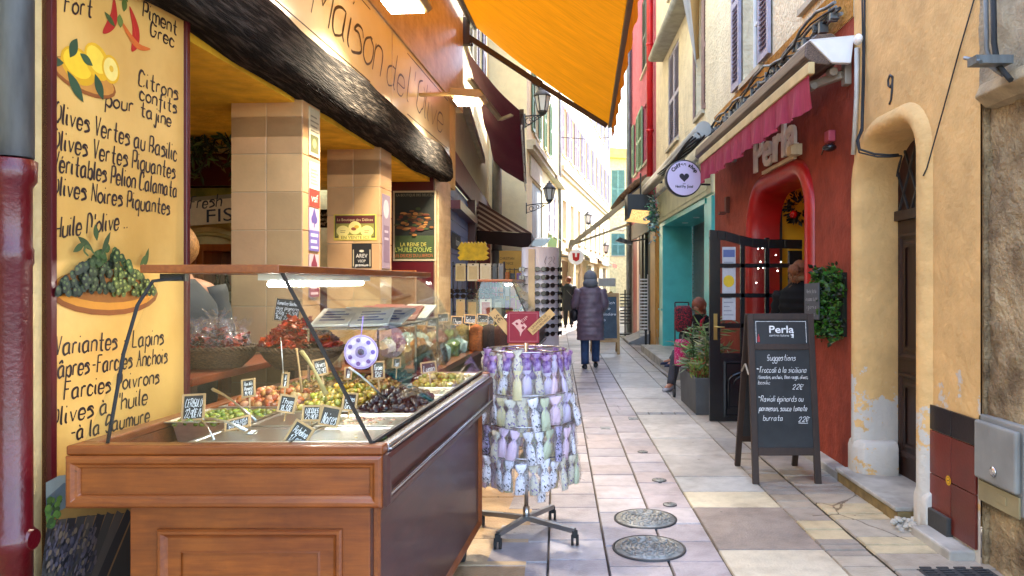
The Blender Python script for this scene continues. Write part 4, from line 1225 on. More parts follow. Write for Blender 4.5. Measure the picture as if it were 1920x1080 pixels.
M['stonelight'] = mat("pale stone", "b0a690", rough=.8, var=.15, scale=8)
M['lilacsh'] = mat("lilac grey shutter paint", "9895a6", rough=.6, var=.12, scale=12)
M['brownsh'] = mat("faded brown shutter paint", "80665c", rough=.6, var=.15, scale=12)
M['greensh'] = mat("dark green shutter paint", "2e4038", rough=.6, var=.2, scale=12)
M['palegreen'] = mat("pale green shutter paint", "6f8f72", rough=.6, var=.15, scale=12)
M['teal'] = mat("teal shop paint", "4ab5b0", rough=.4, var=.1, scale=4, bump=.05, coat=.2)
M['tealsh'] = mat("grey teal shutter paint", "5f8a86", rough=.6, var=.12)
creamR = plaster("pale cream render", "dccfae", big=.18, var=.09)
creamL = plaster("creamy yellow render", "e0d3ad", big=.06, var=.05, bump=.15)
pink = plaster("pink render", "b3606e", big=.15)

# --- rough stone wall, nearest on the right
def grid_wall(b, s0, s1, z0, z1, ds, f):
    ns, nz = int((s1 - s0) / ds), int((z1 - z0) / ds)
    ids = [[b.pt((f(s0 + (s1 - s0) * i / ns, z0 + (z1 - z0) * j / nz), s0 + (s1 - s0) * i / ns, z0 + (z1 - z0) * j / nz)) for j in range(nz + 1)] for i in range(ns + 1)]
    b.smooth = True
    for i in range(ns):
        for j in range(nz): b.face((ids[i][j], ids[i + 1][j], ids[i + 1][j + 1], ids[i][j + 1]))
stw = thing("stone_house", "rough pebbly grey brown stone wall with a ledge at far right", "building", (2.3, 3, 0))
rough = mat("rough cast stone", "84694a", col2="c4ab82", var=.35, rough=.95, scale=5, bump=1.0, bscale=48, big=.4, bdist=.03, detail=10)
nt = rough.node_tree
def fstone(s, z):
    v = Vector((s * 9, z * 9, 3)); p = noise.noise(v) * .012 + noise.noise(v * 3.1) * .011 + noise.noise(Vector((s * 2, z * 2, 9))) * .02
    c = noise.noise(Vector((s * 1.6, z * 1.6, 1)))
    return -.045 + p * (1.2 if c > -.1 else .5)
b = MB(MR); grid_wall(b, 1.9, 3.966, -.02, 2.44, .016, fstone); obj("rough_wall", b, rough, stw, recalc=False)
b = MB(MR); grid_wall(b, 1.9, 3.966, 2.52, 3.5, .02, lambda s, z: .01 + noise.noise(Vector((s * 8, z * 8, 2))) * .01 + noise.noise(Vector((s * 30, z * 30, 2))) * .006)
obj("upper_wall", b, mat("grey rough cast", "93866f", col2="b8a88a", var=.2, rough=.95, scale=7, bump=.9, bscale=60, big=.3), stw, recalc=False)
b = MB(MR); b.ext([(-.1, 1.9, 2.40), (.0, 1.9, 2.42), (.06, 1.9, 2.47), (.03, 1.9, 2.54), (-.1, 1.9, 2.56)], (0, 2.03, 0)); obj("ledge", b, mat("ledge stone", "9a8768", rough=.9, var=.25, scale=12, bump=.6), stw, bevel=.01)
b = MB(MR); b.box(-6, -.08, 1.9, 3.967, 0, 11); obj("wall_core", b, rough, stw)

# --- ochre house no 9
h9 = thing("ochre_house", "ochre rendered house number nine with rounded plaster doorway and peeling paint", "building", (2.3, 4.8, 0))
och9 = plaster("ochre peeling render", "d6ae74", patch="c2bcb2", p0=-.13, p1=.30, ptop=1.75, big=.16, bump=.16, bscale=22, var=.09)
def archloop(y0, y1, z0, zt, r, x=0., n=8, rf=None):
    """doorway outline from near foot up and over to far foot"""
    rf = rf or r
    pts = [(x, y0, z0)]
    for k in range(n + 1):
        a = math.pi - math.pi / 2 * k / n; pts.append((x, y0 + r + r * math.cos(a), zt - r + r * math.sin(a)))
    for k in range(n + 1):
        a = math.pi / 2 - math.pi / 2 * k / n; pts.append((x, y1 - rf + rf * math.cos(a), zt - rf + rf * math.sin(a)))
    pts.append((x, y1, z0))
    return pts
Y90, Y91 = 3.97, 5.66
A0, A1 = 4.58, 5.52
b = MB(MR)
outer = [(0, Y90, 0), (0, A0, 0)]
lp = archloop(A0, A1, 0, 2.55, .26, rf=.36)
bm_outer = [(0, Y90, -.02), (0, Y91, -.02), (0, Y91, 11.5), (0, Y90, 11.5)]
lp2 = [(p[0], p[1], max(p[2], .005)) for p in lp]
b.holed(bm_outer, [lp2], .0, (-1, 0, 0))
# soft rolled reveal
rr = []
prof = [(0, -.05), (.03, -.035), (.055, .0), (.062, .035), (.045, .065), (.0, .085), (-.05, .095), (-.11, .10), (-.17, .105), (-.25, .10)]   # (x out, inset)
cen = Vector((0, (A0 + A1) / 2, 0))
def inset(lp, d, zb):
    out = []
    n = len(lp)
    for k, p in enumerate(lp):
        p = Vector(p); a = Vector(lp[max(k - 1, 0)]); c = Vector(lp[min(k + 1, n - 1)])
        t = (c - a); t.x = 0; t.normalize()
        nn = Vector((0, t.z, -t.y))           # points into the opening
        out.append((p + nn * d))
    return out
for xo, ins in prof:
    ring = [Vector((xo, q.y, q.z)) for q in inset(lp, ins - .06, 0)]
    rr.append(ring)
b.rings(rr, cap=False, close=False)
obj("wall", b, och9, h9, recalc=False)
for y0, y1 in ((A1 - .06, A1 + .115), (A0 - .125, A0 + .07)):
    b = MB(MR); n = 9; rings = []
    far = y0 > 5
    for z, g_ in ((-.01, .025), (.0, .03), (.19, .03), (.225, .018), (.245, -.005)):
        ring = []
        if far:
            for q in [(.03 + g_, y1), (.035 + g_, y0 + .05), (.0 + g_ * .5, y0 - g_), (-.12, y0 - .03 - g_), (-.22, y0 - .04 - g_), (-.22, y1)]: ring.append((q[0], q[1], z + .1))
        else:
            for q in [(.02 + g_, y0), (.03 + g_, y1 - .06), (-.0 + g_ * .5, y1 + g_), (-.12, y1 + .02 + g_), (-.12, y0)]: ring.append((q[0], q[1], z))
        rings.append(ring)
    b.rings(rings)
    obj("column_base", b, och9, h9, bevel=.012)
b = MB(MR); b.box(-6, -.02, Y90, Y90 + .02, 0, 11.5); obj("corner_return", b, rough, h9)
b = MB(MR); b.box(-6, -.40, Y90, Y91, 2.6, 11.4); obj("wall_core", b, ochre, h9)
b = MB(MR); b.box(-.4, -.22, A0 - .1, A1 + .1, 1.95, 2.02); b.box(-.4, -.30, A0 - .1, A1 + .1, 2.02, 2.6)
obj("door_transom", b, M['darkwood'], h9)
b = MB(MR)
for k in range(7):
    y = A0 - .05 + k * .19
    b.bar((-.24, y, 2.0), (-.24, y + .34, 2.6), .014, .014); b.bar((-.235, y + .34, 2.0), (-.235, y, 2.6), .014, .014)
obj("grille", b, M['iron'], h9)
d9 = MB(MR); d9.box(-.30, -.25, A0 - .1, A1 + .1, .1, 1.95)
pd = wood("old brown door", "1c0f0a", "3a2016", 2, rough=.55, coat=.05)
d = obj("door", d9, pd, h9)
b = MB(MR)
for y0 in (A0 + .06, A0 + .5):
    for z0, z1 in ((.25, .85), (.95, 1.85)):
        b.mould((-.25, y0, z0), (0, 1, 0), (0, 0, 1), (1, 0, 0), .36, z1 - z0, [(0, 0), (0, .016), (.02, .018), (.04, .004), (.06, .004), (.08, .012), (.1, .012)])
obj("door_moulding", b, pd, d)
b = MB(MR); b.tube([(-.25, A0 + .45, 1.02), (-.21, A0 + .45, 1.02)], .018, 10); obj("door_knob", b, M['bronze'], d)
# house number
b = MB(); o = onR(1664, 196, .004); hand(b, "9", o, (0, -1, 0), ZU, .185, .016, .0, wob=0, taper=.2)
c = MB()
pts = [o + Vector((0, -u_, v_)) for u_, v_ in ((.075, .165), (.04, .19), (.012, .165), (.015, .125), (.045, .105), (.075, .13), (.078, .17), (.07, .08), (.055, .02), (.03, -.005))]
c.tube(pts, .008, 6); tag(obj("house_number", c, M['iron']), "wrought iron house number 9 above the rounded doorway", "number")
# step and foot stones
def stone(name, lab, x0, x1, y0, y1, z1, m, cat="step", bev=.012):
    b = MB(MR); b.box(x0, x1, y0, y1, -.02, z1); return tag(obj(name, b, m, None, bevel=bev), lab, cat)
stepm = mat("worn stone", "9a958c", col2="bdb8ae", rough=.55, var=.2, scale=5, bump=.25, big=.2)
t = thing("doorstep", "worn pale stone doorstep before the rounded brown door", "step", (2.2, 5.1, 0))
b = MB(MR); b.box(-.4, .15, A0 + .06, A1 + .14, .075, .105); obj("tread", b, stepm, t, bevel=.01)
b = MB(MR); b.box(-.4, .13, A0 + .07, A1 + .13, -.02, .073); obj("riser", b, mat("dirty riser stone", "7d6a45", var=.35, rough=.9, scale=9, bump=.4), t)
stone("foot_stone", "small grey stone slab lying below the red tiles", -.02, .14, 4.02, 4.46, .055, stepm)
stone("kerb_stone", "long low kerb stone along the foot of the red wall", -.05, .12, A1 + .16, 6.5, .06, stepm, "kerb")
b = MB(MR); rr = random.Random(2)
for k in range(60):
    r_ = rr.uniform(.008, .03); b.ball(MR.inverted() @ Vector((0, 0, 0)) * 0 + Vector((rr.gauss(.09, .05), rr.gauss(4.56, .05), rr.uniform(0, .04))), r_, 6, 4, (1, 1.2, .7), None, .4)
b.sm = [False] * len(b.f)
tag(obj("plaster_rubble", b, mat("white plaster crumbs", "b5afa2", rough=.9)), "white crumbled plaster at the foot of the near door pillar", "rubble", kind="stuff")
# red tiled plinth with yellow disc
t = thing("tile_plinth", "dark red tiles with a black row above at the foot of the ochre wall", "tile panel", (2.25, 4.25, 0))
ptm = mat("dark red ceramic tile", (1, 1, 1), attr=True, rough=.3, var=.3, scale=7, big=.2, bump=.1)
b = MB(MR)
for i in range(2):
    for j, (z0, z1) in enumerate(((.07, .36), (.365, .62), (.625, .77))):
        y0 = 3.99 + i * .25; q = rnd.uniform(.8, 1.2); b.col = tuple(c * q for c in hexc("6a2215" if j < 2 else "1d1418")); b.box(.0, .016, y0 + .003, y0 + .247, z0, z1)
obj("tiles", b, ptm, t, bevel=.003)
b = MB(MR); b.box(.0, .04, 4.24, 4.47, -.01, .16); obj("base_block", b, mat("dark grey block", "3a3835", rough=.8), t, bevel=.006)
o = onR(1778, 901, .019)
b = MB()
for r_, c, z in ((.028, "d8a012", 0), (.02, "3a2c10", .0006), (.0175, "d8a012", .0012)):
    b.col = hexc(c); b.poly([o + Vector((-z, -r_ * math.cos(a), r_ * math.sin(a))) for a in (2 * math.pi * k / 20 for k in range(20))])
b.col = hexc("3a2c10"); q = Vector((-.0018, 0, 0)); b.poly([o + q + Vector((0, -x, y)) for x, y in ((-.012, -.002), (.010, .006), (.012, .002), (-.010, -.006))])
tag(obj("survey_disc", b, M['attr'], recalc=False), "round yellow sticker with a black ring on the red tiles", "sticker")
# meter box
t = thing("meter_box", "grey plastic utility meter box set in the stone wall", "utility box", (2.2, 3.8, 0))
grey = mat("grey box plastic", "8c8c88", rough=.5, var=.15, scale=5, bump=.08, big=.2)
b = MB(MR); b.box(-.08, -.0, 3.60, 3.99, .36, .80); obj("frame", b, grey, t, bevel=.006)
b = MB(MR); b.box(.002, .035, 3.615, 3.975, .47, .775); obj("lid", b, grey, t, bevel=.012)
b = MB(MR); b.box(.002, .012, 3.62, 3.97, .35, .455); b.box(.012, .016, 3.72, 3.80, .385, .43); obj("lower_flap", b, mat("beige plastic", "8f8260", rough=.6), t, bevel=.003)
b = MB(MR); b.lathe([(.03, 0), (.03, .006), (.018, .007), (.018, .012), (.001, .012)], (0, 0, 0), 16)
o = MR @ Vector((.036, 3.79, .54)); b = MB(Matrix.Translation(o) @ Matrix.Rotation(R(-90), 4, 'Y')); b.lathe([(.026, 0), (.026, .006), (.016, .007), (.016, .012)], (0, 0, 0), 16); obj("lock", b, M['chrome'], t)
# drain grate
b = MB(MR); b.box(-.0, .36, 3.62, 3.66, -.01, .008)
for k in range(8):
    for j in range(4): b.box(.02 + j * .09, .08 + j * .09, 3.70 + k * .03, 3.715 + k * .03, -.01, .008)
b.box(-.005, .37, 3.66, 3.97, -.02, .002)
tag(obj("drain_grate", b, M['iron']), "black iron drain grate at the foot of the stone wall", "drain")

# --- Perla
pr = thing("restaurant", "brick red restaurant front with a thick bright red rounded doorway", "building", (2.3, 8, 0))
redw = plaster("brick red render", "91412f", big=.3, bump=.16, bscale=24)
P0, P1 = Y91, 10.66
D0, D1 = 6.62, 8.64
DT = 2.56
lp = archloop(D0, D1, .005, DT, .42, rf=.5)
b = MB(MR); b.holed([(.0, P0, -.02), (.0, P1, -.02), (.0, P1, 3.52), (.0, P0, 3.52)], [lp], 0, (-1, 0, 0)); obj("wall", b, redw, pr, recalc=False)
redt = mat("bright red paint", "a50d0a", rough=.4, var=.15, scale=3, bump=.3, bscale=20, coat=.1, big=.12)
b = MB(MR); rr = []
for xo, ins in ((.0, -.10), (.03, -.095), (.055, -.06), (.065, -.015), (.05, .03), (.0, .06), (-.08, .07), (-.30, .07)):
    rr.append([Vector((xo, q.y, q.z)) for q in inset(lp, ins, 0)])
b.rings(rr, cap=False, close=False); obj("door_surround", b, redt, pr, recalc=False)
yl = mat("mustard wall", "e0ac14", rough=.7, var=.12, scale=3)
b = MB(MR)
b.poly([(-.3, 8.78, 0), (-3, 8.78, 0), (-3, 8.78, 2.9), (-.3, 8.78, 2.9)]); b.poly([(-.3, 6.4, 0), (-3, 6.4, 0), (-3, 6.4, 2.9), (-.3, 6.4, 2.9)]); b.poly([(-.3, 6.4, 2.9), (-3, 6.4, 2.9), (-3, 8.78, 2.9), (-.3, 8.78, 2.9)]); b.poly([(-3, 6.4, 0), (-3, 8.78, 0), (-3, 8.78, 2.9), (-3, 6.4, 2.9)])
obj("interior_wall", b, yl, pr, recalc=False)
b = MB(MR); b.poly([(-.0, 6.4, .012), (-3, 6.4, .012), (-3, 8.78, .012), (-.0, 8.78, .012)]); obj("interior_floor", b, M['darkwood'], pr)
b = MB(MR); b.box(-1.5, -.75, 8.66, 8.77, 0, 2.15); obj("inner_door", b, M['blackgloss'], pr)
b = MB(MR); b.box(-.34, -.31, 8.60, 8.66, .2, 2.5); obj("inner_frame", b, M['black'], pr)
up = thing("shuttered_house", "cream upper floors with lilac louvred shutters above the pink valance", "building", (2.3, 8, 3.6))
zs = 3.9
h_ = [(8.22, 9.03, zs, zs + 2.1), (8.22, 9.03, 7.2, 9.2), (6.0, 6.8, zs + .1, zs + 2.1)]
facade(MR, up, P0 + .002, P1, 3.521, 11.3, h_, creamR)
b = MB(MR); b.box(.002, .012, P0 + .01, P1, 3.52, 3.86); obj("ochre_band", b, plaster("bare ochre plaster", "b57f38", big=.4, patch="8a7a60", p0=0, p1=0), up)
window(MR, up, *h_[0], shut='open', sm=M['lilacsh']); window(MR, up, *h_[1], shut='open', sm=M['lilacsh']); window(MR, up, *h_[2], shut='closed', sm=M['lilacsh'])

# --- teal shop under cream floors
ts_ = thing("teal_shop", "teal painted shopfront with a roller shutter and pale fascia", "building", (2.3, 13.5, 0))
T0, T1 = P1 + .002, 17.0
b = MB(MR)
b.box(-.63, .0, T0, 11.45, 0, 2.78)
obj("pilaster", b, M['teal'], ts_, bevel=.01)
b = MB(MR); b.box(-.63, .0, 15.95, 16.5, 0, 2.78)
obj("pilaster", b, M['teal'], ts_, bevel=.01)
b = MB(MR); b.box(.002, .03, 16.0, 16.45, .9, .94); b.box(.0, .04, T0 + .05, T0 + .3, 0, 2.75); obj("pilaster_trim", b, M['teal'], ts_)
b = MB(MR); b.box(-.64, .02, 11.3, 16.1, 2.70, 2.78); b.box(-.7, -.63, 11.45, 15.95, 0, .5); obj("soffit", b, M['teal'], ts_)
b = MB(MR); b.box(-.70, -.66, 11.45, 15.95, .15, 2.7)
for k in range(27): b.box(-.66, -.645, 11.45, 15.95, .16 + k * .095, .235 + k * .095)
obj("roller_shutter", b, mat("grey roller shutter", "6a6f70", rough=.5, metal=.3, var=.15), ts_)
b = MB(MR); b.box(-.02, .05, T0 + .02, 16.5, 2.79, 3.36); b.box(.05, .06, T0 + .3, 16.2, 2.86, 3.3); obj("fascia_board", b, mat("cream fascia", "b7b894", rough=.5, var=.12, scale=4, big=.15), ts_, bevel=.006)
b = MB(MR); b.box(-.64, .42, 11.5, 16.3, -.02, .15); obj("threshold", b, stepm, ts_, bevel=.01)
b = MB(MR); b.box(-.2, .012, 16.5, T1, 0, 3.2); obj("yellow_pilaster", b, plaster("ochre pilaster", "b98a3e", patch="a09484", p0=-.2, p1=.2), ts_)
for k in range(3):
    b = MB(MR); b.lathe([(.06, 0), (.06, -.012), (.001, -.012)], (-.3, 12.5 + k * 1.2, 2.699), 14); obj("spotlight", b, M['white'], ts_)
c4 = thing("cream_house", "cream house with brown and lilac louvred shutters above the teal shop", "building", (2.3, 14, 3.4))
h_ = [(11.45, 12.1, 4.15, 6.1), (13.85, 15.2, 4.2, 6.05), (11.45, 12.1, 7.2, 9.1), (13.85, 15.0, 7.2, 9.0)]
facade(MR, c4, T0, T1, 3.4, 11.8, h_, creamR)
window(MR, c4, *h_[0], shut='ajar', sm=M['brownsh']); window(MR, c4, *h_[1], shut='closed', sm=M['lilacsh']); window(MR, c4, *h_[2], shut='open', sm=M['lilacsh']); window(MR, c4, *h_[3], shut='closed', sm=M['lilacsh'])
b = MB(MR); b.box(-.02, .25, 12.1, 15.9, 6.2, 6.32); b.tube([(.25, 12.1, 6.27), (.25, 15.9, 6.27)], .07, 10); obj("balcony_ledge", b, mat("grey ledge", "9a9a8f", rough=.8, var=.2), c4)
b = MB(MR)
for k in range(9): b.box(-.02, .03, 10.72 + k * .7, 11.3 + k * .7, 3.42, 3.5)
obj("string_course", b, M['stonelight'], c4)

# --- pink house and its low shops
pk = thing("pink_house", "pink rendered house with green shutters and a red downpipe", "building", (2.3, 20, 0))
h_ = [(18.4, 19.4, 4.55, 6.05), (18.5, 19.9, 6.95, 8.9), (20.9, 21.7, 4.6, 6.1)]
facade(MR, pk, T1 + .002, 22.6, 3.2, 12.5, h_, pink)
shutter(MR, pk, 18.05, 18.4, 4.5, 6.1, .03, M['palegreen'], swing=1.25, hinge=0); shutter(MR, pk, 19.42, 20.3, 4.5, 6.1, .03, M['palegreen'])
window(MR, pk, *h_[0]); window(MR, pk, *h_[1], shut='closed', sm=M['greensh']); window(MR, pk, *h_[2], shut='open', sm=M['palegreen'])
shutter(MR, pk, 18.35, 19.1, 6.9, 8.95, .05, M['greensh'], swing=.5)
b = MB(MR); b.tube([(.1, 17.35, 3.9), (.1, 17.35, 12.3)], .075, 12); b.lathe([(.09, 5), (.09, 5.06)], (.1, 17.35, 0), 12); b.lathe([(.09, 7), (.09, 7.06)], (.1, 17.35, 0), 12); obj("downpipe", b, mat("red pipe paint", "b3141a", rough=.4), pk)
b = MB(MR); b.tube([(.1, 22.4, 0), (.1, 22.4, 12.3)], .085, 12); obj("drainpipe", b, M['zinc'], pk)
b = MB(MR); b.box(-3, -.05, T1 + .002, 22.6, 0, 3.2); obj("shop_wall", b, mat("dark shop interior", "1d1b1a", rough=.6), pk)
for s0, s1, c in ((17.05, 17.9, "b98a3e"), (19.0, 19.25, "20302a"), (19.7, 20.2, "3a2418"), (20.4, 20.9, "d0b2a8"), (20.9, 21.9, "7a0f1e"), (22.2, 22.6, "a89a90")):
    b = MB(MR); b.box(-.2, .02, s0, s1, 0, 3.19); obj("shop_pier", b, mat("pier paint " + c, c, rough=.5, var=.15), pk)
b = MB(MR); b.box(-.1, .05, 17.9, 22.6, 2.75, 3.19); obj("shop_fascia", b, mat("brown fascia", "4a3424", rough=.6), pk)
# lower houses further along the right
lo = thing("low_house", "low cream house beyond the pink one with dark shopfronts", "building", (2.6, 27, 0))
ML2 = frame(Vector((2.3, 22.6, 0)), Vector((-.985, .17, 0)), Vector((.17, .985, 0)))
facade(ML2, lo, 0, 22, 0, 4.6, [(1, 3, .3, 2.6), (4.4, 6.2, .3, 2.6), (8, 10, .3, 2.5), (12, 14, .3, 2.5)], plaster("warm shop render", "b89a6a", big=.2), depth=.3)
for s0, s1, c in ((1, 3, "7a1220"), (4.4, 6.2, "2a2a2c"), (8, 10, "6a3a20"), (12, 14, "34302c")):
    b = MB(ML2); b.box(-.3, -.25, s0, s1, .3, 2.6); b.box(-.25, -.22, s0 + .1, s0 + .9, 1.0, 2.4); obj("shopfront", b, mat("shopfront " + c, c, rough=.25), lo)
# house closing the view
en = thing("end_house", "yellow topped house with grey green shutters closing the lane", "building", (4, 47, 0))
ME = frame(Vector((2.2, 47, 0)), Vector((0, -1, 0)), Vector((1, 0, 0)))
h_ = [(1.2, 2.05, 6.2, 8.6), (1.2, 2.05, 3.2, 4.6), (2.9, 3.7, 6.2, 8.6), (.2, .8, 6.2, 8.6)]
facade(ME, en, -.2, 8, 0, 9.6, h_, plaster("pale yellow render", "dccfa2", big=.1))
for q in h_: window(ME, en, *q, shut='closed', sm=M['tealsh'])
b = MB(ME); b.ext([(0, -.2, 9.4), (0, 8, 8.9), (0, 8, 9.5), (0, -.2, 10.0)], (.5, 0, 0)); obj("cornice", b, mat("bright yellow cornice", "d2bb62", rough=.7), en)

# --- left side beyond the olive shop
RL0 = Vector((-1.45, 10.1, 0)); rdir = Vector((-.025, 1, 0)).normalized(); rn = Vector((rdir.y, -rdir.x, 0))
MRL = frame(RL0, rn, rdir)
rs_ = thing("souvenir_shop", "maroon and plum shopfront with lavender blue boards and a dark window", "building", (-1.5, 14, 0))
plum = plaster("plum pink render", "a8584c", big=.2)
facade(MRL, rs_, 0, 7.9, 2.9, 12, [(1.5, 3.0, 5.4, 7.4), (4.4, 5.6, 5.4, 7.4)], creamL)
b = MB(MRL); b.box(-.1, .03, 2.6, 7.9, 0, 2.9); obj("plum_wall", b, plum, rs_)
b = MB(MRL); b.box(-.12, -.02, 0, 2.6, 0, 2.9)
for k in range(18): b.box(-.02, -.005, 0, 2.6, .05 + k * .155, .195 + k * .155)
obj("blue_boards", b, mat("lavender blue boards", "6a7ab0", rough=.5, var=.12, scale=6), rs_)
b = MB(MRL); b.box(-.0, .12, 2.55, 2.85, 0, 2.9); b.box(.0, .14, 0, 2.85, 2.5, 2.62); obj("maroon_pilaster", b, M['burg'], rs_)
b = MB(MRL); b.box(.03, .05, 3.1, 4.9, 2.0, 2.85); obj("shop_window", b, M['pane'], rs_)
b = MB(MRL); b.box(0, .06, 0, 7.9, 2.9, 3.3); obj("fascia", b, mat("plum fascia", "6a2a34", rough=.5, var=.2), rs_)
window(MRL, rs_, 1.5, 3.0, 5.4, 7.4, shut='open', sm=mat("white shutter", "b8b4aa", rough=.6)); window(MRL, rs_, 4.4, 5.6, 5.4, 7.4, shut='open', sm=M['lilacsh'])
o = Vector(RL0) + rn * .003 + rdir * .15 + ZU * 1.98
plaque("shop_plate", "small dark plate with white letters on the lavender boards", "sign", o, rdir, 1.15, .22, "20242c", [('t', "home", .5, .06, .12, "e8e8ea", .5)])
# fat grey downpipe
b = MB(); b.tube([(-1.40, 17.3, 0), (-1.40, 17.3, 4.6)], .115, 14); b.lathe([(.13, 2.2), (.13, 2.27)], (-1.40, 17.3, 0), 14); tag(obj("downpipe", b, mat("grey pipe", "8c8c84", rough=.6, var=.12)), "fat grey downpipe before the cream end wall", "downpipe")
# cream house beyond, in two runs
KA = Vector((-.74, 18, 0)); KB = Vector((.06, 26, 0)); KC = Vector((3.15, 45, 0))
def run(a, c):
    d = (c - a).normalized(); return frame(a, Vector((d.y, -d.x, 0)), d), (c - a).length
MA, la = run(KA, KB); MBf, lb = run(KB, KC)
l2 = thing("lantern_house", "tall cream house with green shutters carrying the two wall lanterns", "building", (-.8, 20, 0))
h_ = [(1.3, 2.2, 5.35, 7.0), (3.9, 4.9, 5.35, 7.0), (1.3, 2.2, 8.3, 10), (3.9, 4.9, 8.3, 10), (1.0, 3.2, 2.3, 4.1), (4.6, 5.3, 3.0, 4.3), (6.2, 6.9, 3.0, 4.3)]
facade(MA, l2, 0, la, 0, 12.5, h_, creamL)
for k, q in enumerate(h_[:4]): window(MA, l2, *q, shut='open', sm=M['palegreen'])
b = MB(MA); b.box(-.12, -.05, 1.0, 3.2, 2.3, 4.1)
for k in range(6): b.box(-.05, -.04, 1.02 + k * .36, 1.36 + k * .36, 2.32, 4.08)
obj("grey_shutter", b, mat("grey folding shutter", "7e858c", rough=.6, var=.12), l2)
for q in h_[5:]: window(MA, l2, *q, shut='closed', sm=M['lilacsh'])
b = MB(MA); b.box(.0, .22, 0, 5.2, 4.82, 4.95); b.box(.0, .16, 0, 5.2, 4.72, 4.82); b.box(.0, .24, 5.2, la, 4.72, 4.88); b.box(.005, .04, .5, 2.8, 4.15, 4.66); obj("ledge", b, M['stonelight'], l2)
b = MB(); b.box(-2.2, -.742, 18.001, 18.05, 0, 12.5); obj("end_wall", b, creamL, l2)
b = MB(MA); b.tube([(.06, 7.7, 0), (.06, 7.7, 12.4)], .05, 8); obj("downpipe", b, M['zinc'], l2)
l3 = thing("long_cream_house", "long cream terrace with rows of lilac shutters along the bend", "building", (1.5, 35, 0))
h_ = []
for z0, z1 in ((3.1, 4.5), (6.1, 7.9), (9.2, 10.8)):
    for k in range(9): h_.append((.8 + k * 2.05, 1.7 + k * 2.05, z0, z1))
for k in range(5): h_.append((.6 + k * 3.6, 2.6 + k * 3.6, .2, 2.3))
facade(MBf, l3, .001, lb, 0, 12.6, h_, creamL)
for q in h_[:27]: window(MBf, l3, *q, shut='open' if q[2] > 3.2 else None, sm=M['lilacsh'])
for k, q in enumerate(h_[27:]):
    b = MB(MBf); b.box(-.16, -.1, q[0], q[1], q[2], q[3]); b.box(-.1, -.08, q[0], q[1], 1.9, 2.3); obj("shopfront", b, mat("shopfront tone %d" % k, ("5a2a24", "8a7a5a", "3a4a44", "7a5a3a", "4a4a50")[k], rough=.3), l3)
b = MB(MBf); b.box(0, .18, 0, lb, 5.45, 5.6); b.box(0, .10, 0, lb, 5.3, 5.45); b.box(0, .25, 0, lb, 12.3, 12.6); b.box(0, .12, 0, lb, 2.5, 2.62); obj("cornice", b, M['stonelight'], l3)
# ------------------------------------------------------------------ awnings
def sheet(b, a0, a1, c0, c1, nu, nv, sag=.0, wr=0., th=.004, tilt=None):
    """fabric between edge a0-a1 (wall) and c0-c1 (front) with a little sag and wrinkles, two skins"""
    a0, a1, c0, c1 = map(Vector, (a0, a1, c0, c1))
    nrm = (a1 - a0).cross(c0 - a0).normalized()
    if nrm.z < 0: nrm = -nrm
    for s_ in (0,):
        ids = []
        for i in range(nu + 1):
            row = []
            for j in range(nv + 1):
                u_, v_ = i / nu, j / nv
                p = (a0 * (1 - u_) + a1 * u_) * (1 - v_) + (c0 * (1 - u_) + c1 * u_) * v_
                p = p - ZU * sag * 4 * v_ * (1 - v_) + nrm * wr * noise.noise(Vector((u_ * 6, v_ * 2.2, a0.x)))
                row.append(b.pt(p))
            ids.append(row)
        b.smooth = True
        for i in range(nu):
            for j in range(nv): b.face((ids[i][j], ids[i + 1][j], ids[i + 1][j + 1], ids[i][j + 1]))
        b.smooth = False

def L3(x, s, z): return ML @ Vector((x, s, z))
orange = mat("orange awning canvas", "e08a0c", rough=.8, var=.1, scale=5, stretch=(1, 6, 1), trans=.55, big=.12, bump=.15, bscale=30)
aw = thing("awning", "big orange canvas awning folded out over the olive counter", "awning", tuple(L3(0, 6, 4.9)))
b = MB(); sheet(b, L3(.12, 2.9, 4.92), L3(.12, 9.95, 4.92), L3(2.10, 2.9, 3.56), L3(1.93, 9.95, 3.56), 40, 16, .05, .025); obj("fabric", b, orange, aw, recalc=False)
b = MB()
N_ = 60
top, bot = [], []
for k in range(N_ + 1):
    s = 2.9 + (9.95 - 2.9) * k / N_
    fx_ = (9.95 - s) * .0245; top.append(b.pt(L3(1.94 + fx_, s, 3.55))); bot.append(b.pt(L3(1.945 + fx_ + .012 * math.sin(k * 1.3), s, 3.33 + .012 * math.sin(k * 2.1))))
for k in range(N_): b.face((top[k], top[k + 1], bot[k + 1], bot[k]))
obj("valance", b, orange, aw, recalc=False)
b = MB(); b.bar(L3(2.095, 2.9, 3.562), L3(1.925, 9.97, 3.562), .05, .055); obj("front_bar", b, mat("grey brown awning bar", "5a5148", rough=.5), aw, bevel=.006)
b = MB(ML); b.tube([(.12, 2.9, 4.93), (.12, 10.0, 4.93)], .055, 12); obj("roller", b, M['zinc'], aw)
armm = mat("dark bronze awning arm", "3a2818", rough=.45, var=.1)
for s in (3.3, 9.75):
    b = MB(); e0, e1, e2 = L3(.05, s, 4.72), L3(.98, s + .02, 4.10), L3(1.88, s, 3.52)
    b.bar(e0, e1, .05, .07); b.bar(e1, e2, .045, .06); b.bar(e1 - (e1 - e0).normalized() * .06, e1 + (e2 - e1).normalized() * .06, .07, .09); b.bar(L3(.03, s, 4.95), L3(.05, s, 4.6), .09, .12); b.tube([L3(.02, s + .12, 4.68), L3(.12, s + .12, 4.68)], .06, 12)
    obj("arm", b, armm, aw, bevel=.004)

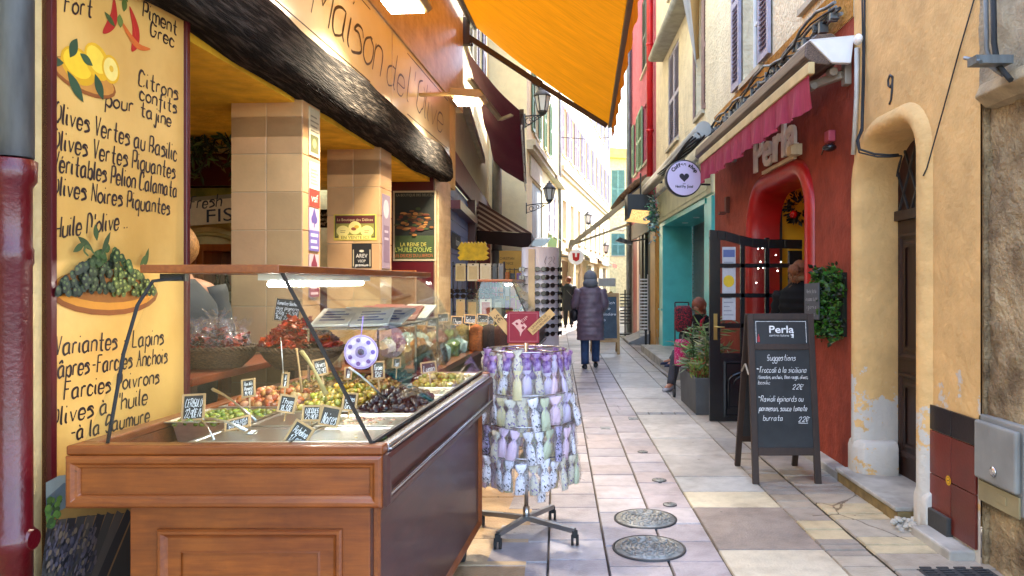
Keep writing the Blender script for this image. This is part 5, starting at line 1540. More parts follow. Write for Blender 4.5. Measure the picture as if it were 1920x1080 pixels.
plumf = mat("burgundy awning canvas", "4a0f20", rough=.85, var=.15, scale=6, stretch=(4, 1, 1), trans=.18, bump=.1)
aw = thing("awning", "burgundy awning with pale folding arms over the souvenir racks", "awning", (-1.3, 12, 4))
w0, w1, f0, f1 = P(874, 92, 10.3), P(926, 302, 17.3), P(978, 208, 10.3), P(985, 342, 17.0)
b = MB(); sheet(b, w0, w1, f0, f1, 30, 10, .06, .03); obj("fabric", b, plumf, aw, recalc=False)
b = MB(); n = 50; t_ = []; q_ = []
for k in range(n + 1):
    p = f0 + (f1 - f0) * k / n; t_.append(b.pt(p)); q_.append(b.pt(p - ZU * (.20 + .02 * math.sin(k * .9)) + Vector((.015 * math.sin(k * 1.7), 0, 0))))
for k in range(n): b.face((t_[k], t_[k + 1], q_[k + 1], q_[k]))
obj("valance", b, plumf, aw, recalc=False)
b = MB(); b.bar(f0, f1, .06, .05); obj("front_bar", b, armm, aw)
b = MB(); b.tube([f0 - ZU * .2, f0 * .5 + f1 * .5 - ZU * .2, f1 - ZU * .2], .012, 6); obj("hem", b, M['white'], aw)
b = MB(); e = P(938, 224, 11.6); b.bar(P(880, 148, 10.9), e, .07, .05); b.bar(e, P(975, 210, 10.8), .05, .04); b.bar(P(862, 165, 10.7), P(905, 300, 15.5), .10, .14); obj("arm", b, mat("cream awning arm", "b5a78a", rough=.5), aw)

strm = bpy.data.materials.new("striped canvas"); strm.use_nodes = True
nt = strm.node_tree; tc = nt.nodes.new("ShaderNodeTexCoord"); sp = nt.nodes.new("ShaderNodeSeparateXYZ"); ma = nt.nodes.new("ShaderNodeMath"); mo = nt.nodes.new("ShaderNodeMath"); cr = nt.nodes.new("ShaderNodeMix"); cr.data_type = 'RGBA'
nt.links.new(tc.outputs['Object'], sp.inputs[0]); ma.operation = 'MULTIPLY'; ma.inputs[1].default_value = 5.2; mo.operation = 'FRACT'
nt.links.new(sp.outputs[1], ma.inputs[0]); nt.links.new(ma.outputs[0], mo.inputs[0])
gt = nt.nodes.new("ShaderNodeMath"); gt.operation = 'GREATER_THAN'; gt.inputs[1].default_value = .42; nt.links.new(mo.outputs[0], gt.inputs[0]); nt.links.new(gt.outputs[0], cr.inputs[0])
cr.inputs[6].default_value = (.46, .34, .25, 1); cr.inputs[7].default_value = (.10, .045, .035, 1); nt.links.new(cr.outputs[2], nt.nodes["Principled BSDF"].inputs['Base Color']); nt.nodes["Principled BSDF"].inputs['Roughness'].default_value = .85
aw = thing("awning", "brown and cream striped awning with a dark valance", "awning", (-1.2, 15.5, 2.7))
w0, w1, f0, f1 = Vector((-1.6, 14.2, 3.12)), Vector((-1.6, 17.4, 3.12)), Vector((-.50, 14.2, 2.45)), Vector((-.52, 17.4, 2.45))
b = MB(); sheet(b, w0, w1, f0, f1, 16, 6, .02, .01); obj("fabric", b, strm, aw, recalc=False)
b = MB(); b.ext([f0, f1, f1 - ZU * .3, f0 - ZU * .3], (.006, 0, 0)); b.ext([w0 - ZU * .62, f0 - ZU * .02, f0 - ZU * .3, w0 - ZU * .85], (0, -.006, 0)); obj("valance", b, mat("dark brown canvas", "2a1815", rough=.9), aw)

strm2 = strm.copy(); n2 = strm2.node_tree; dp = n2.nodes.new("ShaderNodeVectorMath"); dp.operation = 'DOT_PRODUCT'; dp.inputs[1].default_value = (.52, 0, .854)
for l_ in list(n2.links):
    if l_.to_node.type == 'MATH' and l_.to_node.operation == 'MULTIPLY':
        mu = l_.to_node
mu.inputs[1].default_value = 12.0
n2.links.new([q for q in n2.nodes if q.type == 'TEX_COORD'][0].outputs['Object'], dp.inputs[0]); n2.links.new(dp.outputs['Value'], mu.inputs[0])
b = MB(); b.ext([w0, f0, w0 - ZU * .62], (0, -.006, 0)); obj("end_flap", b, strm2, aw)
aw = thing("awning", "faded green awning further down the lane on the left", "awning", (.1, 23, 2.6))
b = MB(); sheet(b, MA @ Vector((.02, 4.6, 3.0)), MA @ Vector((.02, 7.4, 3.0)), MA @ Vector((.9, 4.6, 2.5)), MA @ Vector((.9, 7.4, 2.5)), 8, 4, .02, .01); obj("fabric", b, mat("faded green canvas", "6f9a84", rough=.9, trans=.3), aw, recalc=False)
b = MB(); b.ext([MA @ Vector((.9, 4.6, 2.5)), MA @ Vector((.9, 7.4, 2.5)), MA @ Vector((.9, 7.4, 2.3)), MA @ Vector((.9, 4.6, 2.3))], (.005, 0, 0)); obj("valance", b, mat("faded green canvas edge", "5c8872", rough=.9), aw)
for k, (s0, c, lab) in enumerate(((1.5, "a8a08a", "beige awning over a shop far along the cream terrace"), (6.2, "7a8a90", "grey blue awning over a shop further along the cream terrace"), (11, "8a4a3a", "rust awning at the far bend of the lane"))):
    a_ = MB(); sheet(a_, MBf @ Vector((.05, s0, 2.9)), MBf @ Vector((.05, s0 + 2.6, 2.9)), MBf @ Vector((.9, s0, 2.45)), MBf @ Vector((.9, s0 + 2.6, 2.45)), 6, 3, .02, .01)
    a_.ext([MBf @ Vector((.9, s0, 2.45)), MBf @ Vector((.9, s0 + 2.6, 2.45)), MBf @ Vector((.9, s0 + 2.6, 2.25)), MBf @ Vector((.9, s0, 2.25))], (.004, 0, 0))
    tag(obj("awning", a_, mat("far canvas %d" % k, c, rough=.9), None, recalc=False), lab, "awning")
# tan awning stretched out on the right, with its arm
aw = thing("awning", "tan awning stretched low across the lane beyond the teal shop", "awning", (1.2, 17.5, 3))
w0, w1, f0, f1 = Vector((2.1, 17.2, 3.80)), Vector((2.1, 19.6, 3.80)), P(1072, 456, 17.2), P(1072, 456, 17.2) + Vector((0, 2.4, 0))
tan = mat("tan canvas", "8a7452", rough=.85, trans=.15, var=.1)
b = MB(); sheet(b, w0, w1, f0, f1, 10, 8, .03, .01); obj("fabric", b, tan, aw, recalc=False)
b = MB(); b.bar(f0 + Vector((0, -.05, .02)), f1 + Vector((0, .05, .02)), .09, .12); b.bar(w0 + Vector((-.05, -.04, -.06)), f0 + Vector((.0, -.04, -.03)), .05, .10); b.bar(P(1180, 420, 17.2), P(1072, 459, 17.2), .04, .05); obj("arm", b, mat("tan awning metal", "a58c62", rough=.5), aw)
b = MB(); b.tube([w0 + Vector((0, -.1, 0)), w1], .13, 14); obj("roller", b, mat("pale roller", "b5a888", rough=.6), aw)
# rolled grey awning cassette over the teal shop
aw = thing("awning_cassette", "long grey closed awning cassette above the teal shop", "awning", (2.0, 14, 3.6))
b = MB(); b.tube([(2.02, 10.3, 3.62), (2.02, 17.0, 3.62)], .11, 14); b.tube([(1.93, 10.3, 3.53), (1.93, 17.0, 3.53)], .045, 10); obj("casing", b, mat("grey aluminium casing", "a3a19a", rough=.35, metal=.4, var=.1), aw)
for y in (10.8, 13.2, 16):
    b = MB(); b.bar((2.26, y, 3.66), (2.0, y, 3.62), .06, .05); obj("bracket", b, M['black'], aw)
# Perla cassette + pink valance
aw = thing("awning", "brown awning cassette with a short pink red valance on the brick red restaurant", "awning", (2.0, 7.5, 3.2))
A_ = Vector((1.99, 5.62, 3.26)); B_ = Vector((1.99, 10.1, 3.26))
cas = mat("brown striped cassette", "43322a", col2="6e5a4c", var=.2, rough=.5, scale=9, stretch=(12, .3, 12), bump=.05)
b = MB()
pr_ = [(-.13, -.06), (-.12, .04), (-.04, .11), (.08, .12), (.16, .06), (.16, -.08), (.05, -.12), (-.06, -.11)]
b.rings([[Vector((A_.x + x, y, A_.z + z)) for x, z in pr_] for y in (5.62, 10.1)]); b.sm = [False] * len(b.f); obj("cassette", b, cas, aw, bevel=.01)
b = MB(); b.bar((1.88, 5.52, 3.09), (1.88, 9.8, 3.09), .05, .09); obj("front_bar", b, mat("cream bar", "bda878", rough=.5), aw, bevel=.008)
pinkf = mat("pink red canvas", "a83a54", rough=.8, var=.14, scale=7, stretch=(1, 5, 1), trans=.3, bump=.1)
b = MB(); ids = []
n = 120
for k in range(n + 1):
    y = 5.55 + (9.75 - 5.55) * k / n
    row = []
    for j in range(5):
        v_ = j / 4
        row.append(b.pt((1.87 + .022 * v_ * math.sin(k * .55) + .012 * v_ * math.sin(k * 1.31), y - (.04 * v_ if k < 2 else 0), 3.05 - v_ * (.25 + .012 * math.sin(k * .23)))))
    ids.append(row)
b.smooth = True
for k in range(n):
    for j in range(4): b.face((ids[k][j], ids[k + 1][j], ids[k + 1][j + 1], ids[k][j + 1]))
obj("valance", b, pinkf, aw, recalc=False)
for y in (5.75, 9.4):
    b = MB(); b.bar((2.2, y, 3.1), (1.95, y + .3, 3.06), .05, .06); b.bar((1.95, y + .3, 3.06), (1.9, y, 3.06), .045, .05); b.box(2.2, 2.26, y - .04, y + .04, 3.02, 3.2); b.tube([(2.12, y - .03, 3.12), (2.12, y + .07, 3.14)], .035, 8); b.tube([(2.02, y + .12, 3.05), (2.02, y + .2, 3.05)], .03, 8); obj("arm", b, mat("pale awning arm", "8a8072", rough=.5), aw, bevel=.006)
# white metal hood with junction box, cables
t = thing("metal_hood", "white metal hood at the end of the brown awning cassette", "hood", (2.1, 5.7, 3.3))
h0 = [P(1519, 76, 5.6), P(1602, 68, 5.6), P(1596, 118, 5.6), P(1560, 117, 5.6)]
b = MB(); b.ext(h0, (0, .05, 0)); obj("side_plate", b, M['white'], t, bevel=.006)
b = MB(); b.ext([h0[0], h0[1], h0[1] + Vector((0, .3, .02)), h0[0] + Vector((0, .3, .02))], (0, 0, .008)); obj("top_plate", b, M['white'], t)
b = MB(); b.ball(onR(1609, 74, .05), .05, 10, 7, (.6, 1, .8)); b.sm = [False] * len(b.f); tag(obj("junction_box", b, M['white']), "small white junction box at the top of the corner conduit", "junction box")
def cable(name, lab, pts, r, m, cat="cable"):
    b = MB(); b.tube([Vector(p) for p in pts], r, 6); return tag(obj(name, b, m), lab, cat)
wc = mat("white conduit", "b9b7ad", rough=.5)
cable("conduit", "white plastic conduit between the red and ochre walls", [onR(1607, 90, .02), onR(1606, 180, .02), onR(1600, 290, .02)], .018, wc, "conduit")
cable("cable", "black cable running down the ochre corner into the doorway", [onR(1621, -30, .02), onR(1621, 60, .02), onR(1620, 150, .02), onR(1617, 245, .06), onR(1609, 262, .10), onR(1612, 280, .10), onR(1640, 289, .08), onR(1668, 291, .0), onR(1684, 290, -.1)], .008, M['rubber'])
cable("cable", "second black cable curling under the ochre arch", [onR(1616, -30, .03), onR(1618, 100, .025), onR(1615, 240, .06), onR(1606, 264, .11), onR(1611, 286, .10), onR(1645, 294, .08), onR(1670, 294, .0), onR(1690, 292, -.12)], .006, M['rubber'])
cable("cable", "thin black wire slanting down across the ochre wall", [onR(1832, -20, .01), onR(1800, 90, .01), onR(1770, 200, .012), onR(1738, 315, .03), onR(1731, 330, .05)], .0045, M['rubber'])
cable("cable", "thick grey cable hooked on the upper stone wall", [onR(1848, -30, .06), onR(1850, 90, .06), onR(1858, 125, .07), onR(1880, 140, .08)], .012, mat("grey cable", "6a6a66", rough=.6))
cable("cable", "black cable hanging beside the grey one on the stone wall", [onR(1862, -30, .07), onR(1864, 80, .07), onR(1870, 120, .08), onR(1895, 150, .09)], .014, M['rubber'])
b = MB(); b.box(2.02, 2.2, 3.60, 3.68, 2.56, 2.60); b.tube([(2.03, 3.58, 2.56), (2.03, 3.72, 2.62)], .01, 6); tag(obj("cable_bracket", b, M['zinc']), "small metal bracket holding cables above the stone ledge", "bracket")
# tangled cables above the Perla cassette
for k in range(7):
    rr = random.Random(60 + k); pts = []
    for j in range(26):
        y = 5.75 + j * .19
        pts.append((XR - .05 - .03 * k / 3 - rr.uniform(0, .03), y, 3.62 + .035 * (k - 3) * .5 + rr.uniform(-.035, .035) + .03 * math.sin(j * .7 + k)))
    cable("cable", "one of the tangled cables strung along the top of the red restaurant front", pts, rr.choice((.008, .011, .014)), M['rubber'] if k % 2 else M['zinc'])["group"] = "tangled cables along the red restaurant front"
b = MB(); rr = random.Random(5)
for k in range(46):
    y = rr.uniform(5.8, 10.4); b.box(XR - .12, XR - .05, y, y + rr.uniform(.015, .05), 3.57 + rr.uniform(-.04, .05), 3.60 + rr.uniform(-.02, .06))
tag(obj("cable_clamps", b, M['zinc']), "grey clips and boxes among the tangled cables", "cable clips", kind="stuff")
b = MB()
for k in range(5): b.tube([(1.95 - .03 * k, 9.9 + .5 * j + .05 * k, 3.45 - .03 * math.sin(j + k)) for j in range(8)], .014, 6)
tag(obj("cable_bundle", b, M['rubber']), "bundle of black cables beneath the grey awning cassette", "cables", kind="stuff")
cable("cable", "thin wire crossing the sky slot, highest", [(-.5, 24, 9.6), (1.1, 24, 9.45), (2.4, 24, 9.6)], .012, M['rubber'])
cable("cable", "thin wire crossing the sky slot, middle", [(-.4, 25, 8.0), (1.0, 25, 7.85), (2.4, 25, 8.0)], .012, M['rubber'])
cable("cable", "thin wire crossing the sky slot, lowest", [(-.4, 26, 6.6), (1.0, 26, 6.5), (2.4, 26, 6.6)], .012, M['rubber'])
# cloth hanging from the upper ledge
b = MB(); ids = []
for i in range(9):
    row = []
    for j in range(10):
        u_, v_ = i / 8, j / 9
        p = P(1273 + 40 * u_, -40, 11.9) * (1 - v_) + P(1304 + 6 * u_, 128 - 28 * u_, 11.9) * v_ + Vector((.03 * math.sin(u_ * 9 + v_), .05 * math.sin(u_ * 7 + v_ * 2), 0)); row.append(b.pt(p))
    ids.append(row)
b.smooth = True
for i in range(8):
    for j in range(9):
        b.col = hexc("b8b6b2") if i < 4 else hexc("b08a52"); b.face((ids[i][j], ids[i + 1][j], ids[i + 1][j + 1], ids[i][j + 1]))
tag(obj("hanging_cloth", b, mat("hung cloth", (1, 1, 1), attr=True, rough=.9, trans=.35)), "white and tan cloth hanging in folds from the cream house", "cloth")

# ------------------------------------------------------------------ street lanterns
lg = mat("milky lantern glass", (.75, .76, .74), rough=.25, var=.05, trans=.4)
def lantern(base, lamp, sc, lab):
    """base = wall point, lamp = bottom centre of the lantern"""
    base, lamp = Vector(base), Vector(lamp)
    t = thing("street_lantern", lab, "street lantern", tuple(base), "wall lanterns along the lane")
    m = Matrix.Translation(lamp)
    b = MB(m)
    for k in range(6):
        a = math.pi * k / 3; c = math.pi * (k + 1) / 3
        p = lambda r, z, w: (r * math.cos(w) * sc, r * math.sin(w) * sc, z * sc)
        b.poly([p(.11, .06, a), p(.11, .06, c), p(.19, .42, c), p(.19, .42, a)])
    obj("glass", b, lg, t)
    b = MB(m)
    for k in range(6):
        a = math.pi * k / 3; b.bar((.112 * math.cos(a) * sc, .112 * math.sin(a) * sc, .06 * sc), (.195 * math.cos(a) * sc, .195 * math.sin(a) * sc, .42 * sc), .022 * sc, .022 * sc)
    b.lathe([(.02 * sc, -.06 * sc), (.06 * sc, -.03 * sc), (.125 * sc, .05 * sc), (.125 * sc, .065 * sc), (.02 * sc, .065 * sc)], n=6)
    b.lathe([(.215 * sc, .41 * sc), (.215 * sc, .44 * sc), (.12 * sc, .54 * sc), (.09 * sc, .56 * sc), (.09 * sc, .60 * sc), (.03 * sc, .63 * sc), (.03 * sc, .67 * sc), (.001, .69 * sc)], n=6)
    obj("frame", b, M['iron'], t)
    b = MB(); d = lamp - base; d.z = 0
    b.tube([base, base + d * .5 + ZU * .02, lamp - ZU * .05 * sc], .018 * sc, 6); b.tube([base - ZU * .28 * sc, base + ZU * .06], .02 * sc, 6)
    e = d.normalized()
    for cx_, cz_, r_ in ((.22, -.13, .10), (.5, -.07, .065), (.72, -.05, .045)):
        c0 = base + d * cx_ + ZU * cz_ * sc
        b.tube([c0 + (e * math.cos(w) + ZU * math.sin(w)) * r_ * sc * (1 - w / 14) for w in (k * .5 for k in range(16))], .011 * sc, 5)
    b.tube([base - ZU * .26 * sc, base + d * .3 - ZU * .2 * sc, base + d * .75 - ZU * .06 * sc, lamp - ZU * .05 * sc], .012 * sc, 5)
    obj("bracket", b, M['iron'], t)
    return t
lantern(P(984, 218, 17.98), P(1017, 213, 17.95), 1.0, "large wall lantern nearest in the lane, highest on the cream house")
lantern(P(987, 385, 17.99), P(1030, 378, 17.7), .72, "smaller wall lantern with a scrolled bracket below the large one")
lantern(P(1090, 436, 32.2), P(1103, 420, 31.5), .85, "third wall lantern down the lane on the long cream terrace")
lantern(P(1117, 486, 38.5), P(1136, 474, 38), .85, "furthest wall lantern near the bend of the lane")

# ------------------------------------------------------------------ Perla: letters, door leaf, boards
b = MB()
type_on(b, "Perla", (XR - .012, 8.42, 2.74), (0, -1, 0), ZU, .38, width=1.5, bold=.008, depth=.03)
for p in b.v: p.z += (0)
t = thing("restaurant_sign", "pale raised name letters above the red rounded doorway", "sign", (2.2, 7.7, 2.9))
obj("letters", b, mat("pale letter paint", "ebe2d0", rough=.5), t, recalc=False)
b = MB(MR); b.box(.02, .06, 6.95, 8.0, 2.655, 2.69); b.box(.0, .08, 6.86, 7.0, 2.68, 2.78); b.box(.08, .14, 6.74, 6.86, 2.66, 2.74); obj("light_strip", b, mat("cream strip", "c2b08a", rough=.5), t)
t = thing("wall_spotlight", "black spotlight under a small pink box on the red wall", "spotlight", (2.2, 6.2, 2.6))
b = MB(); o = onR(1563, 256, .0); b.box(o.x - .06, o.x - .001, o.y - .05, o.y + .05, o.z - .045, o.z + .045); obj("box", b, mat("pink box", "a03a4a", rough=.5), t, bevel=.008)
b = MB(); b.ball(onR(1555, 277, .1), .055, 12, 8, (1, 1.1, .55)); b.tube([onR(1563, 270, .03), onR(1558, 277, .08)], .012, 6); b.tube([onR(1540, 290, .02), onR(1548, 272, .03), onR(1562, 268, .03)], .006, 5); obj("lamp", b, M['blackgloss'], t)
b = MB(); b.box(XR - .05, XR, onR(1367, 372).y - .05, onR(1367, 372).y + .05, 2.42, 2.62); b.box(XR - .12, XR - .04, onR(1367, 372).y, onR(1367, 372).y + .14, 2.40, 2.43); tag(obj("wall_fitting", b, mat("rust fitting", "5a2a1e", rough=.7)), "small rust coloured fitting on the red wall left of the doorway", "fitting")

YD = 8.08
dl = thing("restaurant_door", "black glazed door leaf standing open across the red doorway", "door", (2.6, YD, 0))
def dz(py): return H + (CY - py) / F * YD
def dx(px): return (px - CX) / F * YD
b = MB()
def dbox(x0, x1, y0, y1, th=.045): b.box(dx(x0), dx(x1), YD - th / 2, YD + th / 2, dz(y1), dz(y0))
dbox(1330, 1350, 444, 789); dbox(1478, 1503, 470, 789)
for a, c in ((1388, 1396), (1434, 1442)): dbox(a, c, 446, 669, .04)
for a, c in ((494, 502), (550, 558), (606, 615), (662, 670)): dbox(1350, 1478, a, c, .04)
# shaped top rail
cur = [(1330, 431), (1345, 432), (1360, 434), (1385, 441), (1410, 447), (1440, 449), (1470, 449), (1503, 450)]
for (a, y0), (c, y1) in zip(cur, cur[1:]):
    b.ext([(dx(a), YD - .024, dz(y0)), (dx(c), YD - .024, dz(y1)), (dx(c), YD - .024, dz(y1 + 17)), (dx(a), YD - .024, dz(y0 + 17))], (0, .048, 0))
obj("frame", b, M['blackgloss'], dl, bevel=.004)
b = MB(); b.box(dx(1350), dx(1478), YD - .016, YD + .016, dz(789), dz(670)); 
obj("lower_panel", b, M['blackgloss'], dl)
b = MB(); xm = dx(1412)
b.mould((dx(1356), YD - .016, dz(782)), (1, 0, 0), ZU, (0, -1, 0), dx(1470) - dx(1356), dz(676) - dz(782), [(0, 0), (0, .012), (.02, .016), (.035, .002)])
arc = [(xm + .27 * math.cos(a), YD - .024, dz(715) + .11 * math.sin(a)) for a in (math.pi * k / 14 for k in range(15))]
b.tube([(xm + .27, YD - .024, dz(765))] + arc + [(xm - .27, YD - .024, dz(765))], .014, 8); b.tube([(x * .8 + xm * .2, y, z - .03) for x, y, z in arc], .010, 8)
b.bar((xm - .28, YD - .024, dz(765)), (xm + .28, YD - .024, dz(765)), .02, .03)
obj("panel_moulding", b, M['blackgloss'], dl)
b = MB(); b.box(dx(1350), dx(1478), YD - .004, YD + .004, dz(668), dz(450)); obj("glass", b, M['glass'], dl)
b = MB(); b.box(dx(1337), dx(1344), YD - .034, YD - .024, dz(637), dz(588)); b.tube([(dx(1340), YD - .04, dz(612)), (dx(1340), YD - .075, dz(612)), (dx(1356), YD - .08, dz(613))], .008, 8); obj("handle", b, M['bronze'], dl, bevel=.003)
plaque("door_notice", "white menu sheets with a yellow disc taped inside the door glass", "notice", (dx(1354), YD - .006, dz(600)), (1, 0, 0), dx(1379) - dx(1354), dz(463) - dz(600), "b9bcc0",
       [('r', .01, .135, .68, .76, "5a6a9a"), ('o', .07, .42, .06, .065, "d8b82a")] + [('r', .015, .12 - .02 * (k % 3), .05 + .045 * k, .062 + .045 * k, "8a8c94") for k in range(6)] + [('r', .015, .12, .56 + .03 * k, .568 + .03 * k, "7a7c88") for k in range(3)], th=.002)
b = MB(); rr = random.Random(8)
for k in range(10): b.ball((dx(rr.choice((1420, 1428, 1450, 1460, 1468)) + rr.uniform(-6, 6)), YD + .012, dz(rr.uniform(458, 545))), .0045, 6, 4)
tag(obj("fairy_lights", b, M['tubelight']), "tiny white lit fairy lights on the door glass", "fairy lights", kind="stuff")
# wreath inside
def leaves(b, n, posf, l, w, cols, rr, droop=.3, wob=.6):
    for k in range(n):
        p, d = posf(rr)
        d = (d + Vector((rr.gauss(0, wob), rr.gauss(0, wob), rr.gauss(0, wob) - droop * .2))).normalized()
        s = d.cross(Vector((rr.gauss(0, 1), rr.gauss(0, 1), rr.gauss(0, 1)))).normalized(); q = rr.uniform(.55, 1.5)
        nn = d.cross(s)
        L_, W_ = l * q, w * q
        b.col = tuple(c * rr.uniform(.7, 1.3) for c in hexc(rr.choice(cols)))
        a = b.pt(p); m1 = b.pt(p + d * L_ * .5 + s * W_ - nn * L_ * .06); m2 = b.pt(p + d * L_ * .5 - s * W_ - nn * L_ * .06); c = b.pt(p + d * L_ - nn * L_ * .15); e = b.pt(p + d * L_ * .5)
        b.face((a, m1, e)); b.face((a, e, m2)); b.face((m1, c, e)); b.face((e, c, m2))
leafm = mat("leaves", (1, 1, 1), attr=True, rough=.45, var=.2, scale=20, bump=0, trans=.25)
M['leaf'] = leafm
wc_ = P(1500, 388, 8.5)
t = thing("wreath", "dark wreath with a red bauble hanging inside the doorway", "wreath", tuple(wc_))
b = MB(); rr = random.Random(12)
def pf(rr):
    a = rr.uniform(0, 6.28); d = Vector((math.cos(a), rr.uniform(-.5, .5), math.sin(a))); return wc_ + d * rr.uniform(.05, .17), d
leaves(b, 160, pf, .07, .018, ["12160f", "1c1410", "20120e"], rr); obj("twigs", b, leafm, t, recalc=False)
b = MB(); b.ball(P(1488, 402, 8.45), .045, 12, 8); obj("bauble", b, mat("red bauble", "b01010", rough=.15), t)
# big menu board
o0 = Vector((1.457, 5.555, 0)); bw = .512; lean = .215
bm_ = thing("menu_board", "dark wooden A-frame menu board chalked with two pasta suggestions in the lane", "sandwich board", (1.71, 5.8, 0))
def bp(u_, z, d=0.):
    """point on the leaning front leaf"""
    k = z / 1.262; f_ = Vector((0, -1, lean / 1.262 * 1.0)).normalized()
    return o0 + Vector((u_ + .012 * k, lean * k, z)) + Vector((0, -1, .17)).normalized() * d
Ub = Vector((1, 0, 0)); Vb = (bp(0, 1) - bp(0, 0)).normalized(); Nb = Ub.cross(Vb)
dk = M['darkwood']
b = MB()
for u0, u1, z0, z1 in ((0, .048, 0, 1.262), (bw - .048, bw, 0, 1.262), (.048, bw - .048, .205, .262), (.048, bw - .048, .985, 1.03), (.048, bw - .048, 1.215, 1.262)):
    b.ext([bp(u0, z0), bp(u1, z0), bp(u1, z1), bp(u0, z1)], -Nb * .03)
obj("front_frame", b, dk, bm_, bevel=.003)
b = MB(); b.ext([bp(.045, .26, -.008), bp(bw - .045, .26, -.008), bp(bw - .045, .99, -.008), bp(.045, .99, -.008)], -Nb * .008); sl = obj("chalk_panel", b, M['slate'], bm_)
b = MB()
hl = lambda s, u, z, h, w, wd: hand(b, s, bp(u, z, -.0065), Ub, Vb, h, wd, .2, width=w, taper=0, wob=.1)
hl("Suggestions", .14, .905, .045, .215, .0032); hl("*", .055, .825, .03, .022, .003); hl("Troccoli à la siciliana", .075, .815, .042, .36, .0032); hl("(tomates, anchois, thon rouge, olives,", .065, .768, .028, .38, .0022); hl("basilic", .065, .727, .028, .09, .0022); hl("22€", .325, .69, .038, .08, .003)
hl("*", .06, .615, .03, .022, .003); hl("Ravioli épinards ou", .08, .60, .042, .32, .0032); hl("parmesan, sauce tomate", .065, .53, .04, .36, .0032); hl("& burrata", .08, .46, .038, .16, .003); hl("22€", .36, .45, .038, .08, .003)
b.ext([bp(.36, .44, -.0065), bp(.43, .437, -.0065), bp(.43, .440, -.0065), bp(.36, .443, -.0065)], Nb * .0003)
obj("chalk_writing", b, M['chalk'], sl, recalc=False)
b = MB(); b.ext([bp(.045, 1.028, -.008), bp(bw - .045, 1.028, -.008), bp(bw - .045, 1.217, -.008), bp(.045, 1.217, -.008)], -Nb * .008); hd = obj("header_panel", b, mat("black header", (.012, .012, .014), rough=.5), bm_)
b = MB()
type_on(b, "Perla", bp(.165, 1.115, -.0065), Ub, Vb, .055, width=.19, bold=.0012); hl("cantina italiana", .165, 1.088, .016, .15, .0018)
for u0, u1, z0, z1 in ((.062, bw - .062, 1.20, 1.203), (.062, .065, 1.04, 1.203), (bw - .065, bw - .062, 1.04, 1.203)): b.poly([bp(u0, z0, -.007), bp(u1, z0, -.007), bp(u1, z1, -.007), bp(u0, z1, -.007)])
b.poly([bp(.325, 1.10, -.0068), bp(.352, 1.085, -.0068), bp(.352, 1.11, -.0068)]); b.poly([bp(.33, 1.082, -.0068), bp(.352, 1.075, -.0068), bp(.348, 1.09, -.0068)])
obj("header_lettering", b, M['chalk'], hd, recalc=False)
b = MB(); b.poly([bp(.072, 1.045, -.0066), bp(.09, 1.045, -.0066), bp(.09, 1.08, -.0066), bp(.084, 1.092, -.0066), bp(.084, 1.105, -.0066), bp(.078, 1.105, -.0066), bp(.078, 1.092, -.0066), bp(.072, 1.08, -.0066)]); obj("red_bottle_mark", b, mat("red print", "a01420", rough=.5), hd, recalc=False)
b = MB()
def bq(u_, z):
    k = z / 1.262; return Vector((o0.x + u_ + .012 * k - .006, o0.y + .54 - (.54 - lean - .03) * k, z))
for u0, u1, z0, z1 in ((0, .045, 0, 1.25), (bw - .045, bw, 0, 1.25), (.045, bw - .045, .21, .26), (.045, bw - .045, 1.2, 1.25)): b.ext([bq(u0, z0), bq(u1, z0), bq(u1, z1), bq(u0, z1)], (0, .028, .01))
obj("rear_frame", b, dk, bm_, bevel=.003)
b = MB(); b.ext([bq(.045, .26), bq(bw - .045, .26), bq(bw - .045, 1.2), bq(.045, 1.2)], (0, .01, 0)); obj("rear_panel", b, M['slate'], bm_)
b = MB(); q0, q1 = bp(.0, .80, -.02), bq(.0, .80); mm = (q0 + q1) / 2 + ZU * .07; b.bar(q0, mm, .012, .006); b.bar(mm, q1, .012, .006); obj("folding_strut", b, mat("pale strut", "b8b0a0", rough=.4, metal=.4), bm_)
# hedge picture with slate
t = thing("ivy_frame", "square of artificial green leaves with a small slate hung on the red wall", "plant panel", (2.2, 6.05, 1.3))
b = MB(MR); b.box(.0, .03, 5.80, 6.38, 1.08, 1.58); obj("backing", b, mat("dark backing", "10180c", rough=.9), t)
b = MB(); rr = random.Random(31)
def pf(rr):
    y, z = 6.08 + .30 * math.copysign(abs(rr.uniform(-1, 1)) ** .8, rr.uniform(-1, 1)) + rr.gauss(0, .02), 1.33 + .27 * rr.uniform(-1, 1) + rr.gauss(0, .025)
    return Vector((XR - .03 - rr.uniform(0, .05) - .04 * noise.noise(Vector((y * 8, z * 8, 0))), y, z)), Vector((-1, rr.uniform(-.8, .8), rr.uniform(-.8, .8)))
leaves(b, 1500, pf, .045, .014, ["2f5a1a", "3f7022", "1c3a14", "558a30", "14260f"], rr); obj("leaves", b, leafm, t, recalc=False)
o = Vector((XR - .135, 6.37, 1.19)); U_ = Vector((.06, -.99, .03)).normalized()
sl2 = plaque("hanging_slate", "grey slate with chalk lines hung on the leafy panel", "chalkboard", o, U_, .30, .30, "4a4e52", [('h', "Pasta fatta", .05, .22, .03, "b0b4b8", .2, .003), ('h', "in casa tutti", .03, .155, .03, "b0b4b8", .24, .003), ('h', "i giorni a", .05, .09, .03, "b0b4b8", .2, .003), ('h', "pranzo", .09, .03, .03, "b0b4b8", .13, .003)], th=.008)
